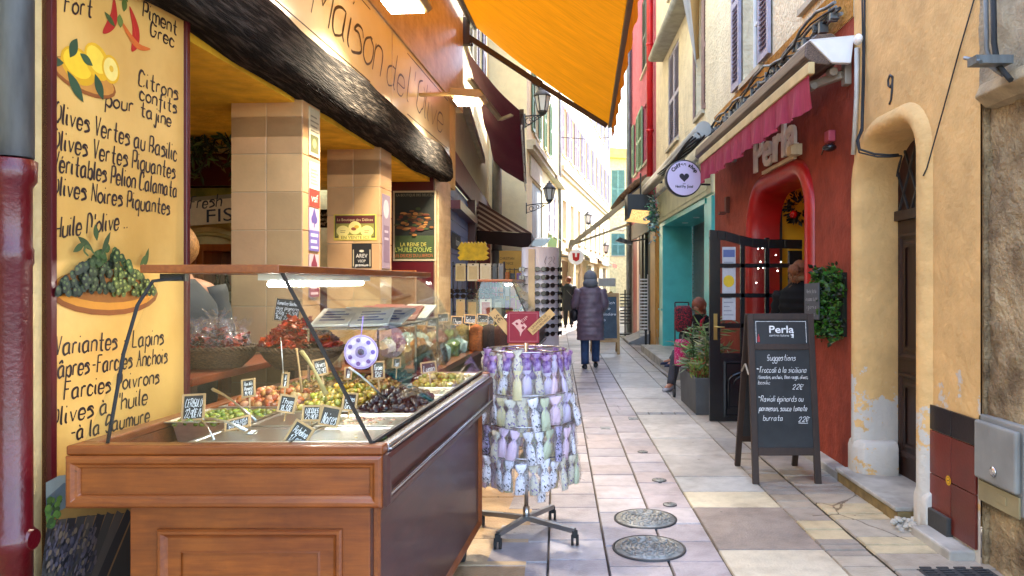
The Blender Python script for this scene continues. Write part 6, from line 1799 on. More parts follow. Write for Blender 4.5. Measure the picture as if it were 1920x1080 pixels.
# coffee shop sign
cs = thing("coffee_shop_sign", "round lilac Coffee shop sign with a dark heart on a bracket", "sign", tuple(P(1281, 335, 10.7)))
c0 = P(1281, 335, 10.7); r0 = .262
U_, V_ = Vector((1, .08, 0)).normalized(), ZU; N_ = U_.cross(V_)
b = MB(Matrix.Translation(c0) @ Vector((0, -1, 0)).rotation_difference(N_).to_matrix().to_4x4() @ Matrix.Rotation(R(90), 4, 'X')); b.lathe([(r0 * .94, .058), (r0, .05), (r0, -.05), (r0 * .94, -.058)], n=40); obj("rim", b, mat("dark sign rim", "2b2730", rough=.4), cs)
b = MB()
fc = lambda r_, z, c: (setattr(b, 'col', hexc(c)), b.poly([c0 + N_ * (.0585 + z) + (U_ * math.cos(a) + V_ * math.sin(a)) * r_ for a in (2 * math.pi * k / 40 for k in range(40))]))
fc(r0 * .935, 0, "dccfea"); obj("face", b, mat("lilac sign face", (1, 1, 1), attr=True, rough=.35, var=.04), cs, recalc=False)
b = MB(); b.col = (1, 1, 1)
s = "Coffee shop"; Rr = r0 * .66
adv = [.62, .56, .42, .42, .56, .6, .42, .52, .58, .56, .56]; tot = sum(adv); a = R(150); span = R(126)
for ch, w_ in zip(s, adv):
    am = a - span * (w_ / tot) / 2
    if ch != ' ':
        o = c0 + N_ * .0605 + (U_ * math.cos(am) + V_ * math.sin(am)) * Rr; tu = U_ * math.sin(am) - V_ * math.cos(am); tv = U_ * math.cos(am) + V_ * math.sin(am)
        type_on(b, ch, o, tu, tv, .052, align=.5, bold=.004)
    a -= span * w_ / tot
hp = []
for k in range(40):
    t_ = 2 * math.pi * k / 40; hp.append((16 * math.sin(t_) ** 3, 13 * math.cos(t_) - 5 * math.cos(2 * t_) - 2 * math.cos(3 * t_) - math.cos(4 * t_)))
b.poly([c0 + N_ * .0605 + (U_ * x + V_ * (y + 3)) * .0044 for x, y in hp][::-1])
hand(b, "Healthy food", c0 + N_ * .0605 - U_ * .125 - V_ * .135, U_, V_, .036, .007, .1, width=.25, taper=.1)
b.poly([c0 + N_ * .0605 + U_ * x + V_ * y for x, y in ((-.02, -.085), (.02, -.085), (.02, -.078), (-.02, -.078))])
obj("lettering", b, mat("sign ink", "2c2833", rough=.5), cs, recalc=False)
b = MB(); b.bar(c0 + U_ * r0 - V_ * .08, Vector((XR, c0.y + .05, c0.z - .08)), .025, .025); obj("bracket", b, M['black'], cs)
# ------------------------------------------------------------------ lavender sachet rack
RC = Vector((-.185, 4.45, 0))
rk = thing("sachet_rack", "steel turning rack on four casters hung with lavender sachets", "display rack", tuple(RC))
b = MB(); b.tube([RC + ZU * .10, RC + ZU * 1.16], .0125, 12); b.tube([RC + ZU * .09, RC + ZU * .17], .02, 12); obj("pole", b, M['steel'], rk)
legs = [(-.335, 4.20), (.10, 4.26), (-.03, 4.72), (-.47, 4.60)]
for x, y in legs:
    b = MB(); e = Vector((x, y, .085)); b.bar(RC + ZU * .10, e, .03, .028); l = obj("leg", b, mat("grey steel leg", (.30, .30, .30), rough=.4, metal=.9), rk, bevel=.003)
    b = MB(); b.box(x - .016, x + .016, y - .012, y + .012, .045, .085)
    b.tube([(x - .022, y, .032), (x - .007, y, .032)], .03, 14); b.tube([(x + .007, y, .032), (x + .022, y, .032)], .03, 14); obj("caster", b, M['rubber'], rk)
b = MB()
TIERS = [(1.105, .24), (.865, .27), (.69, .28), (.515, .285)]
for z, r_ in TIERS:
    b.tube([RC + Vector((r_ * math.cos(a), r_ * math.sin(a), z)) for a in (2 * math.pi * k / 28 for k in range(29))], .004, 5)
    for k in range(4):
        a = math.pi / 4 + math.pi / 2 * k; b.tube([RC + ZU * z, RC + Vector((r_ * math.cos(a), r_ * math.sin(a), z))], .0035, 5)
obj("ring", b, M['chrome'], rk)
clothm = mat("sachet cloth", (1, 1, 1), attr=True, rough=.85, var=.12, scale=25, bump=.2, bscale=80, trans=.15)
def printed(name, c1, c2, th):
    m = mat(name, c1, rough=.85, var=.1, scale=25, bump=.15); nt = m.node_tree; n = nt.nodes; b_ = n["Principled BSDF"]; src = b_.inputs['Base Color'].links[0].from_socket
    tc = n.new("ShaderNodeTexCoord"); v = n.new("ShaderNodeTexNoise"); v.inputs['Scale'].default_value = 60; v.inputs['Detail'].default_value = 2; v.inputs['Distortion'].default_value = 1.5; nt.links.new(tc.outputs['Object'], v.inputs['Vector'])
    g_ = n.new("ShaderNodeMath"); g_.operation = 'GREATER_THAN'; g_.inputs[1].default_value = th; nt.links.new(v.outputs[0], g_.inputs[0])
    mx = n.new("ShaderNodeMix"); mx.data_type = 'RGBA'; nt.links.new(g_.outputs[0], mx.inputs[0]); nt.links.new(src, mx.inputs[6]); mx.inputs[7].default_value = (*hexc(c2), 1); nt.links.new(mx.outputs[2], b_.inputs['Base Color']); return m
SK = [("white printed", printed("white cloth with dark print", "e4e0e8", "1a1822", .60)), ("lilac", mat("lilac cloth", "cfc4e0", rough=.85, var=.15, trans=.1)), ("yellow", mat("yellow cloth", "ddd0a0", rough=.85, var=.12)),
      ("pale pink", mat("pink cloth", "d8bccf", rough=.85, var=.12)), ("sage green", mat("green cloth", "b8bfa0", rough=.85, var=.15)), ("dark striped", printed("violet striped cloth", "a59cc0", "191626", .54)), ("cream printed", printed("cream cloth with lilac print", "d0c8b4", "6d5596", .60))]
orgz = mat("purple organza", "8448b0", col2="cdb4e0", rough=.5, var=.35, scale=40, trans=.3)
def sachet(kind, tall):
    nm, m = SK[kind]
    t = thing("lavender_sachet", "", "sachet", (0, 0, 0), "lavender sachets hanging on the rack")
    b = MB()
    rr = random.Random(kind)
    n = 14
    P_ = [(-.168, .029, .008), (-.165, .033, .013), (-.12, .033, .019), (-.085, .029, .016), (-.066, .015, .010), (-.059, .009, .007), (-.051, .018, .009), (-.030, .032, .009), (-.010, .037, .006)]
    b.rings([[(rx * math.cos(a) * (1 + .12 * math.sin(a * 5 + k) * (k > 5)), ry * math.sin(a), z + (.006 * math.sin(a * 4) if k > 6 else 0)) for a in (2 * math.pi * j / n for j in range(n))] for k, (z, rx, ry) in enumerate(P_)])
    obj("pouch", b, m, t)
    b = MB(); b.tube([(.0095 * math.cos(a), .009 * math.sin(a), -.052) for a in (2 * math.pi * j / 10 for j in range(11))], .0022, 5, cap=False)
    b.bar((0, -.009, -.052), (-.014, -.012, -.085), .003, .001); b.bar((0, -.009, -.052), (.012, -.012, -.082), .003, .001); obj("ribbon", b, M['slate'] if kind in (0, 5) else orgz, t)
    b = MB()
    if tall:
        b.rings([[(rx * math.cos(a) * (1 + .3 * math.sin(a * 6 + z * 60)), ry * math.sin(a), z) for a in (2 * math.pi * j / n for j in range(n))] for z, rx, ry in ((-.03, .026, .012), (.0, .032, .015), (.025, .026, .012), (.038, .012, .009), (.05, .028, .012), (.066, .038, .010))], cap=False)
        obj("organza_bow", b, orgz if kind in (0, 1, 6) else (SK[1][1] if kind in (3, 5) else SK[6][1]), t)
    b = MB(); b.rings([[(rx * math.cos(a) * (1 + .14 * math.sin(a * 7 + k * 2)), ry * math.sin(a) * (1 + .45 * math.sin(a * 5 + k * 1.7)), z) for a in (2 * math.pi * j / 12 for j in range(12))] for k, (z, rx, ry) in enumerate(((-.172, .046, .006), (-.15, .050, .020), (-.11, .047, .031), (-.06, .050, .024), (-.02, .046, .018), (.012, .05, .006)))], cap=False)
    b.sm = [False] * len(b.f)
    obj("cellophane", b, M['cello2'], t)
    return t
ORD = ["first", "second", "third", "fourth", "fifth", "sixth", "seventh", "eighth", "ninth", "tenth", "eleventh", "twelfth", "thirteenth", "fourteenth", "fifteenth", "sixteenth", "seventeenth", "eighteenth", "nineteenth", "twentieth", "twenty-first", "twenty-second", "twenty-third", "twenty-fourth", "twenty-fifth", "twenty-sixth", "twenty-seventh"]
proto = {}
rr = random.Random(21)
for ti, (z, r_, n, inner) in enumerate([(a_, c_, 27, 0) for a_, c_ in TIERS] + [(a_ - .03, c_ - .05, 14, 1) for a_, c_ in TIERS]):
    ti %= 4
    for k in range(n):
        a = math.pi + 2 * math.pi * (k + .5 * (ti % 2)) / n      # runs round past the side facing the camera
        kind = rr.choice((0, 0, 0, 0, 1, 1, 2, 3, 4, 5, 6, 6))
        if ti == 0: kind = rr.choice((6, 0, 1, 2, 6, 3))
        key = (kind, ti == 0)
        loc = RC + Vector(((r_ + rr.uniform(-.012, .02)) * math.cos(a), (r_ + rr.uniform(-.012, .02)) * math.sin(a), z - (.075 if ti == 0 else .005) + rr.uniform(-.018, .014)))
        rz = a + math.pi / 2 + rr.uniform(-.5, .5)
        tier = ("purple-bowed top row", "second row", "third row", "lowest row")[ti]
        side = "front" if k <= n // 2 else "back"
        lab = f"{SK[kind][0]} lavender sachet, {ORD[k]} round the {('outer', 'inner')[inner]} ring of the {tier}"
        tl = (rr.uniform(-.22, .22), rr.uniform(-.2, .2))
        if key in proto: q_ = dup(proto[key], loc, rz, lab, (rr.uniform(.76, 1.0),) * 2 + (rr.uniform(.98, 1.2),)); q_.rotation_euler = (tl[0], tl[1], rz)
        else:
            s_ = sachet(*key); s_.location = loc; s_.rotation_euler = (0, 0, rz); s_["label"] = lab; proto[key] = s_
# sign on the pole
def pst(px, py, Y=4.30): return P(px, py, Y)
t = thing("rack_sign", "square crimson rack sign with a pale figure and two crossed beige strips", "sign", tuple(pst(983, 640)))
b = MB(); b.col = hexc("8c1c2a"); a_, c_ = pst(951, 643), pst(1011, 584); b.box(a_.x, c_.x, 4.30, 4.306, a_.z, c_.z)
obj("panel", b, M['attr'], t)
b = MB(); w = c_.x - a_.x; h = c_.z - a_.z
b.col = hexc("c98a80")
yy = 4.2985
for x0, x1, z0, z1 in ((.06, .94, .05, .058), (.06, .94, .945, .953), (.06, .068, .05, .95), (.932, .94, .05, .95)): b.poly([(a_.x + w * x, yy, a_.z + h * z) for x, z in ((x0, z0), (x1, z0), (x1, z1), (x0, z1))])
b.col = hexc("d9a090")
b.poly([(a_.x + w * x, yy - .0004, a_.z + h * z) for x, z in ((.14, .62), (.2, .66), (.27, .72), (.38, .76), (.43, .70), (.42, .60), (.5, .58), (.52, .64), (.62, .52), (.46, .34), (.41, .2), (.39, .34), (.32, .44), (.22, .56))])
b.col = hexc("8c1c2a")
b.poly([(a_.x + w * x, yy - .0008, a_.z + h * z) for x, z in ((.25, .62), (.30, .66), (.36, .60), (.30, .56))]); b.poly([(a_.x + w * x, yy - .0008, a_.z + h * z) for x, z in ((.44, .48), (.49, .54), (.56, .50), (.50, .42))])
b.col = hexc("d9a090"); type_on(b, "EIP", (a_.x + w * .47, yy - .0006, a_.z + h * .64), (.8, 0, .6), (-.6, 0, .8), .018, width=.045)
obj("printing", b, M['attr'], t, recalc=False)
def strip(px0, py0, px1, py1, wd, txts, y):
    p, q = P(px0, py0, y), P(px1, py1, y); U = (q - p).normalized(); V = Vector((-U.z, 0, U.x))
    b = MB(); b.col = hexc("c89a5e"); L_ = (q - p).length; b.ext([p - V * wd / 2, q - V * wd / 2, q + V * wd / 2, p + V * wd / 2], (0, .004, 0)); s = obj("strip", b, M['attr'], t)
    b = MB(); b.col = hexc("3a1a10")
    for k, (tx, x, z, hh, ww) in enumerate(txts): type_on(b, tx, p + U * x + V * z + Vector((0, -.0012, 0)), U, V, hh, width=ww)
    obj("lettering", b, M['attr'], s, recalc=False)
strip(922, 583, 962, 630, .048, [("5€", .035, -.014, .03, .045)], 4.312)
strip(994, 623, 1036, 584, .046, [("LAVANDE DE", .02, .004, .013, .115), ("HAUTE PROVENCE", .012, -.016, .013, .135)], 4.285)

# ------------------------------------------------------------------ second counter and the goods around it
cn2, MC2 = vitrine("glass_counter", "second smaller varnished counter under glass beyond the sachet rack", -.22, 8.0, KN * .7, .85, 1.35, .27, 1.53, 1.0, .80, near=False)
b = MB(MC2); rr = random.Random(77); b.smooth = True
for k in range(240):
    b.col = tuple(q * rr.uniform(.7, 1.2) for q in hexc(rr.choice(["7d8430", "a49a4a", "5d5a22", "8a6a2a", "3a2a18"]))); b.ball((rr.uniform(-.76, -.1), rr.uniform(.08, 1.25), .97 + rr.uniform(0, .06)), .022, 7, 5)
tag(obj("olive_heap", b, heapm), "mixed olives heaped in the second counter", "olives", kind="stuff")
# low table of spices, packets and herbs between the two counters
tb = thing("goods_table", "wooden table of packets and spice cones between the two counters", "table", (-1.0, 5.6, 0))
b = MB(ML); b.box(.08, .82, 4.55, 7.3, .92, .96); obj("table_top", b, M['woody'], tb, bevel=.004)
b = MB(ML); b.box(.10, .80, 4.58, 7.28, .05, .92); obj("table_body", b, M['darkwood'], tb)
packm = mat("glossy packet", (1, 1, 1), attr=True, rough=.25, var=.3, scale=22, bump=.5, bscale=30)
rr = random.Random(50)
PC = [("8a4020", "rust"), ("4a2a18", "brown"), ("a8b8a8", "pale green"), ("b8a070", "straw"), ("6a7a3a", "olive green"), ("c8c4b8", "white"), ("702818", "dark red"), ("a06a30", "amber"), ("3a3024", "dark"), ("9ab0a8", "sea green")]
cnt_ = 0
for i in range(9):
    for j in range(4):
        s = 4.66 + i * .29 + rr.uniform(-.03, .03); x = .16 + j * .19 + rr.uniform(-.02, .02)
        c, cn_ = rr.choice(PC)
        o = L3(x, s, .962); hh = rr.uniform(.12, .18); ww = rr.uniform(.045, .062)
        t = thing("food_packet", f"{cn_} cellophane food packet, {ORD[j]} from the wall in {ORD[i]} row of the table", "packet", tuple(o), "packets on the table between the counters")
        b = MB(); b.col = hexc(c)
        ph = rr.uniform(0, 6)
        b.rings([[o + Vector((ww * f_ * math.cos(a) * (1 + .22 * math.sin(3 * a + ph + 9 * z)), ww * g_ * math.sin(a) * (1 + .25 * math.sin(4 * a + ph - 7 * z)), hh * z + .012 * math.sin(5 * a + ph))) for a in (2 * math.pi * q / 14 for q in range(14))] for z, f_, g_ in ((0, .85, .6), (.12, 1, .75), (.6, .95, .65), (.78, .5, .35), (.82, .25, .2))])
        b.sm = [False] * len(b.f); obj("contents", b, packm, t)
        b = MB(); b.rings([[o + Vector((ww * f_ * math.cos(a) * (1 + .18 * math.sin(5 * a + ph)), ww * g_ * math.sin(a), hh * z)) for a in (2 * math.pi * q / 12 for q in range(12))] for z, f_, g_ in ((.05, 1.06, .8), (.6, 1.02, .72), (.80, .3, .25), (.86, .6, .3), (1.05, .9, .5))], cap=False); b.sm = [False] * len(b.f)
        obj("cellophane", b, M['cello2'], t)
# spice cones under the tags, by the far end
for k, (px, c, lab) in enumerate(((893, "8a4a1c", "glass jar of orange spice beneath the row of slates"), (918, "241510", "glass jar of dark pepper beneath the row of slates"), (938, "3a1a10", "glass jar of brown spice nearest the crimson rack sign"), (868, "6a5a30", "glass jar of dry herbs left of the orange spice"))):
    o = P(px, 672, 5.9); o.z = .962
    t = thing("spice_jar", lab, "jar", tuple(o), "spice jars on the table")
    b = MB(); b.lathe([(.055, .0), (.062, .01), (.075, .16), (.05, .19), (.001, .215)], o, 16); obj("spice", b, mat("spice " + c, c, rough=.9, var=.35, scale=90, bump=.8, bscale=150), t)
    b = MB(); b.lathe([(.060, -.0), (.066, .01), (.095, .27)], o, 20, cap=False); obj("glass", b, M['glass'], t)
for k, (x0, y0, Y) in enumerate(((820, 588, 5.6), (845, 592, 5.9), (870, 589, 5.8), (893, 588, 6.1), (800, 596, 5.3), (758, 598, 5.1), (778, 594, 5.6), (905, 592, 6.6))):
    price(x0, x0 + 22, y0, y0 + 17, Y, rr.uniform(-5, 5), [("Curry", "Thym", "Safran", "Cumin", "Sel", "Figues", "Noix", "Miel")[k]], "slate tag %s in the row above the packets and spices" % ("Curry", "Thym", "Safran", "Cumin", "Sel", "Figues", "Noix", "Miel")[k], .2)
# white boxes and open printed packs on the rear glass shelf
sh2 = thing("glass_shelf", "glass shelf of white boxes and red packs seen through the counter glass", "shelf", (-1.4, 4, 1.2))
b = MB(ML); b.box(.40, .80, 3.6, 4.8, 1.275, 1.282); b.box(.41, .42, 3.62, 3.63, .9, 1.275); b.box(.79, .80, 4.18, 4.19, .9, 1.275); b.box(.40, .41, 4.76, 4.78, .9, 1.275); b.box(.78, .79, 4.76, 4.78, .9, 1.275); obj("shelf_plate", b, M['chrome'], sh2)
for i in range(4):
    for j in range(2):
        s = 3.65 + i * .27; x = .41 + j * .195
        o = L3(x, s, 1.284); c = ("c4c2ba", "b8b6b0", "7a2420", "c0b6a0")[i if i < 3 else 2 - j]
        m_ = frame(o, nL, tL) @ Matrix.Rotation(R(17), 4, 'X') @ Matrix.Rotation(R(rr.uniform(-8, 8)), 4, 'Z')
        b = MB(m_); b.col = hexc(c); b.box(0, .185, 0, .24, .0, .014); 
        bx = obj("product_box", b, mat("box card", (1, 1, 1), attr=True, rough=.4, var=.06), None, bevel=.003); tag(bx, f"{'white' if i < 2 or i == 3 else 'red'} flat product box, {('near', 'far')[j]} street side, {ORD[i]} along the glass shelf", "box", "flat product boxes on the glass shelf")
        b = MB(m_); b.col = hexc("33457a" if i < 2 else "d8c8a0")
        for q in range(4): b.box(.03, .155 - .03 * (q % 2), .05 + q * .04, .07 + q * .04, .0143, .015)
        obj("printing", b, M['attr'], bx)

# phone case / sunglasses display behind the second counter
dr = thing("accessory_stand", "black wire stand hung with phone cases and sunglasses below a ruffled yellow box", "display stand", (-1.1, 10.0, 0))
Yd = 9.9
b = MB(); x0, x1 = P(848, 500, Yd).x, P(945, 500, Yd).x
for x in (x0, x1, (x0 + x1) / 2): b.tube([(x, Yd + .03, 0), (x, Yd + .03, 1.78)], .014, 8)
for z in (.4, .8, 1.12, 1.37, 1.72): b.tube([(x0, Yd + .03, z), (x1, Yd + .03, z)], .01, 6)
for k in range(12): x = x0 + (x1 - x0) * k / 11; b.tube([(x, Yd + .03, .4), (x, Yd + .03, 1.72)], .004, 5)
b.box(x0, x1, Yd - .1, Yd + .2, 0, .05)
obj("wire_frame", b, M['black'], dr)
def card(px0, px1, py0, py1, c, lab, inner=None, y=Yd - .02):
    a_, c_ = P(px0, py1, y), P(px1, py0, y); b = MB(); b.col = hexc(c); b.box(a_.x, c_.x, y, y + .018, a_.z, c_.z); o = obj("phone_case", b, M['attr_s'], None, bevel=.004); tag(o, lab, "phone case", "packaged cases on the accessory stand")
    b = MB(); w_, h_ = c_.x - a_.x, c_.z - a_.z; b.col = hexc(inner or "d0c0a0"); b.box(a_.x + w_ * .15, c_.x - w_ * .15, y - .006, y - .001, a_.z + h_ * .1, c_.z - h_ * .16); b.col = hexc("2a2018"); b.box(a_.x + w_ * .42, a_.x + w_ * .58, y - .004, y - .001, c_.z - h_ * .1, c_.z - h_ * .04); obj("card_print", b, M['attr_s'], o)
for k, (a, c, col, inn) in enumerate(((854, 873, "c8b68a", "b8a070"), (876, 898, "cfc0a0", "bfa878"), (900, 921, "d4c6a8", "cdbd98"), (923, 932, "4a4440", "30303a"), (934, 944, "8a8078", "6a6a72"))): card(a, c, 494, 527, col, f"packaged phone case, {ORD[k]} in the top row of the accessory stand", inn)
for k, (a, c, col, inn) in enumerate(((855, 872, "c2ae88", "caa878"), (875, 896, "6a6a60", "b89a6a"), (900, 922, "c8bca8", "9a3a26"), (925, 943, "5a5450", "8a8a86"))): card(a, c, 561, 595, col, f"packaged phone case, {ORD[k]} in the bottom row of the accessory stand", inn)
b = MB(); a_ = P(863, 487, Yd); c_ = P(912, 458, Yd); n = 16
pts = []
for k in range(n + 1): pts.append((a_.x + (c_.x - a_.x) * k / n, c_.z + (.035 if k % 2 else 0)))
for k in range(6): pts.append((c_.x + (.035 if k % 2 else 0), c_.z - (c_.z - a_.z) * (k + 1) / 7))
pts.append((c_.x, a_.z))
for k in range(n): pts.append((c_.x - (c_.x - a_.x) * (k + 1) / n, a_.z - (.012 if k % 2 else 0)))
for k in range(5): pts.append((a_.x - (.035 if k % 2 == 0 else 0), a_.z + (c_.z - a_.z) * (k + 1) / 7))
b.ext([(x, Yd - .03, z) for x, z in pts], (0, .12, 0)); tag(obj("yellow_box", b, mat("bright yellow paper", "c9a80c", rough=.6, var=.25, scale=14)), "ruffled bright yellow paper box on top of the accessory stand", "box")
# sunglasses
lensm = mat("sunglass lens", (.012, .010, .012), rough=.08, var=.3, bump=0); M['lens'] = lensm
def glasses():
    t = thing("sunglasses", "", "sunglasses", (0, 0, 0), "sunglasses on the displays")
    b = MB()
    for sx in (-1, 1):
        pts = [(sx * (.034 + .027 * math.cos(a)), -.003 + .0, .023 * math.sin(a) - .002) for a in (2 * math.pi * k / 16 for k in range(16))]
        b.ext(pts, (0, .004, 0))
    obj("lens", b, lensm, t)
    b = MB()
    for sx in (-1, 1):
        b.tube([(sx * (.034 + .028 * math.cos(a)), 0, .024 * math.sin(a) - .002) for a in (2 * math.pi * k / 16 for k in range(17))], .0035, 5, cap=False)
        b.bar((sx * .062, 0, .008), (sx * .066, .11, .006), .005, .007)
    b.bar((-.008, 0, .006), (.008, 0, .006), .005, .006); obj("frame", b, M['blackgloss'], t)
    return t
gp = None
def put(loc, rz, lab, sc=1.1):
    global gp
    if gp is None: gp = glasses(); gp.location = loc; gp.rotation_euler = (0, 0, rz); gp["label"] = lab; gp.scale = (sc,) * 3
    else: dup(gp, loc, rz, lab, (sc,) * 3)
for r_ in range(2):
    for k in range(4):
        put(P(852 + 22 * k, 545 + r_ * 10, Yd - .05), 0, f"dark sunglasses, {ORD[k]} in {('upper', 'lower')[r_]} row between the phone cases")
Yt = 9.4
tc_ = P(1013, 600, Yt); rad = .235
tw = thing("sunglasses_tower", "tall pale lilac sunglasses display column with a round top", "display stand", (tc_.x, Yt, 0))
towm = mat("pale lilac plastic", "b4b0bc", rough=.4, var=.06, big=.08)
ztw = P(0, 466, Yt).z
b = MB(); b.lathe([(rad, .12), (rad, ztw), (rad * .97, ztw + .01), (.01, ztw + .012)], (tc_.x, Yt, 0), 32); b.lathe([(rad * 1.1, 0), (rad * 1.1, .1), (rad * .9, .12)], (tc_.x, Yt, 0), 32); obj("column", b, towm, tw)
b = MB(); b.box(tc_.x - .14, tc_.x - .06, Yt - rad - .02, Yt - rad + .03, .8, ztw - .02); obj("mirror_strip", b, mat("tan strip", "a08a66", rough=.3), tw)
b = MB(); b.lathe([(.035, 0), (.035, .006)], (0, 0, 0), 10); 
b = MB(); hand(b, "(2)", (tc_.x + .06, Yt - rad - .004, ztw - .2), (1, 0, 0), ZU, .09, .008, width=.12); obj("lettering", b, mat("grey print", "6a6672", rough=.6), tw, recalc=False)
for ci, ang in enumerate((-148, -88, -62, -22, 5)):
    for k in range(9):
        if ci == 0 and k < 0: continue
        a = R(ang); z = P(0, 505 + 14.8 * k, Yt).z
        put(Vector((tc_.x + (rad + .03) * math.cos(a), Yt + (rad + .03) * math.sin(a), z)), a + math.pi / 2, f"sunglasses, {ORD[k]} down the {('far left', 'middle', 'right of middle', 'right edge', 'hidden right')[ci]} column of the lilac tower")
# floodlight on the tower top and yellow shop panel behind
fd = thing("work_lamp", "flat grey lamp head tilted on top of the sunglasses tower", "lamp", (tc_.x, Yt, ztw))
b = MB(); p = P(1008, 452, Yt); q = [P(993, 462, Yt), P(1022, 461, Yt), P(1032, 448, Yt), P(1003, 449, Yt)]; b.ext(q, (0, .06, .02)); b.tube([P(990, 466, Yt), P(997, 458, Yt)], .012, 6); obj("head", b, mat("grey lamp head", "7a8288", rough=.3, metal=.5), fd)
Yp = 13.2
b = MB(); a_, c_ = P(936, 515, Yp), P(990, 470, Yp); b.box(a_.x, c_.x, Yp, Yp + .03, .8, c_.z)
yp = obj("shop_sign", b, mat("yellow shop panel", "c79a3a", rough=.5, var=.08)); tag(yp, "yellow shop panel lettered in dark capitals behind the sunglasses tower", "sign")
b = MB(); type_on(b, "CHRISTIAN", P(937, 487, Yp - .003), (1, 0, 0), ZU, .045, width=.255); type_on(b, "DE NICE", P(941, 496, Yp - .003), (1, 0, 0), ZU, .045, width=.20); obj("lettering", b, M['ink'], yp, recalc=False)
# second stand packed with bright souvenirs before the blue boards
st2 = thing("souvenir_stand", "tall black grid stand packed with small bright souvenir packs", "display stand", (-.95, 11.2, 0))
Ys = 11.2; xa, xb = P(922, 500, Ys).x, P(990, 500, Ys).x
b = MB()
for k in range(9): x = xa + (xb - xa) * k / 8; b.tube([(x, Ys + .02, .1), (x, Ys + .02, 1.72)], .006, 5)
for k in range(8): z = .3 + k * .2; b.tube([(xa, Ys + .02, z), (xb, Ys + .02, z)], .006, 5)
b.box(xa, xb, Ys - .1, Ys + .2, 0, .06)
obj("grid", b, M['black'], st2)
rr = random.Random(91)
SC = [("2f6fae", "blue"), ("b8322c", "red"), ("d8b83a", "yellow"), ("3f8f6a", "green"), ("c8c4bc", "white"), ("7a4a9a", "violet"), ("d0782c", "orange"), ("2a2a30", "black"), ("c86a8a", "pink")]
for r_ in range(6):
    for k in range(6):
        c, cn_ = rr.choice(SC)
        x = xa + (xb - xa) * (k + .12) / 6; w_ = (xb - xa) / 6 * .78; z = .52 + r_ * .195; hh = rr.uniform(.13, .17)
        b = MB(); b.col = hexc(c); b.box(x, x + w_, Ys - .03 - rr.uniform(0, .03), Ys, z, z + hh)
        o = obj("souvenir_pack", b, M['attr_s'], None, bevel=.004); tag(o, f"{cn_} souvenir pack, {ORD[k]} from left in the {ORD[5 - r_]} row of the grid stand", "souvenir", "souvenir packs on the grid stand")
for k in range(9):
    c, cn_ = SC[(k * 4 + 1) % 9]
    x = P(852 + k * 10.5, 610, Yd).x; b = MB(); b.col = hexc(c)
    ids = []
    b.rings([[(x + .026 * math.cos(a) * (1 + .2 * math.sin(3 * a + z * 9 + k)), Yd - .03 + .02 * math.sin(a), z) for a in (2 * math.pi * q / 8 for q in range(8))] for z in (.55, .62, .70, .78, .86, .9)])
    tag(obj("scarf", b, clothm), f"{cn_} folded scarf, {ORD[k]} along the lower bar of the accessory stand", "scarf", "scarves on the accessory stand")
# round white shop sign with a red mark
t = thing("round_shop_sign", "round white sign with a red cup mark hanging far down the left side", "sign", tuple(P(1080, 482, 22)))
b = MB(Matrix.Translation(P(1080, 482, 22)) @ Matrix.Rotation(R(90), 4, 'X')); b.lathe([(.23, -.04), (.23, .04)], n=26); obj("disc", b, M['white'], t)
b = MB(); q = P(1080, 482, 21.95); b.col = hexc("b0201c"); b.poly([q + Vector((x, 0, z)) for x, z in ((-.11, .12), (.11, .12), (.09, -.08), (0, -.13), (-.09, -.08))]); b.col = hexc("d8d4d0"); b.poly([q + Vector((x, -.002, z)) for x, z in ((-.03, .12), (.03, .12), (.03, .0), (-.03, .0))]); obj("mark", b, M['attr'], t, recalc=False)
b = MB(); b.bar(P(1080, 482, 22) + Vector((-.2, 0, 0)), P(1050, 480, 22), .03, .03); obj("bracket", b, M['black'], t)

# ------------------------------------------------------------------ things on the right, far to near
# second sandwich board
o = Vector((P(1108, 663, 15.8).x, 15.6, 0)); wb = P(1161, 663, 15.8).x - o.x
t = thing("menu_board", "pale wood framed blue grey menu board behind the walking woman", "sandwich board", tuple(o))
def b2(u_, z, d=0): return o + Vector((u_, .2 * z + d, z))
b = MB()
for u0, u1, z0, z1 in ((0, .055, 0, 1.28), (wb - .055, wb, 0, 1.28), (.055, wb - .055, .25, .33), (.055, wb - .055, 1.2, 1.28)): b.ext([b2(u0, z0), b2(u1, z0), b2(u1, z1), b2(u0, z1)], (0, .03, 0))
for u0 in (0, wb - .05): b.bar(o + Vector((u0 + .025, .62, 0)), o + Vector((u0 + .025, .29, 1.25)), .045, .03)
obj("frame", b, M['palewood'], t, bevel=.004)
b = MB(); b.ext([b2(.05, .33, .01), b2(wb - .05, .33, .01), b2(wb - .05, 1.2, .01), b2(.05, 1.2, .01)], (0, .01, 0)); sl = obj("chalk_panel", b, M['slateblue'], t)
b = MB()
for k, (s, z, w_) in enumerate((("Sandwich", 1.05, .4), ("Tarte", .93, .3), ("Pissaladière", .81, .42), ("Café", .69, .2), ("3€", .58, .12))): hand(b, s, b2(.1, z, .007), (1, 0, 0), (0, .2, 1), .055, .008, .2, width=w_, taper=0)
obj("chalk_writing", b, M['chalk'], sl, recalc=False)
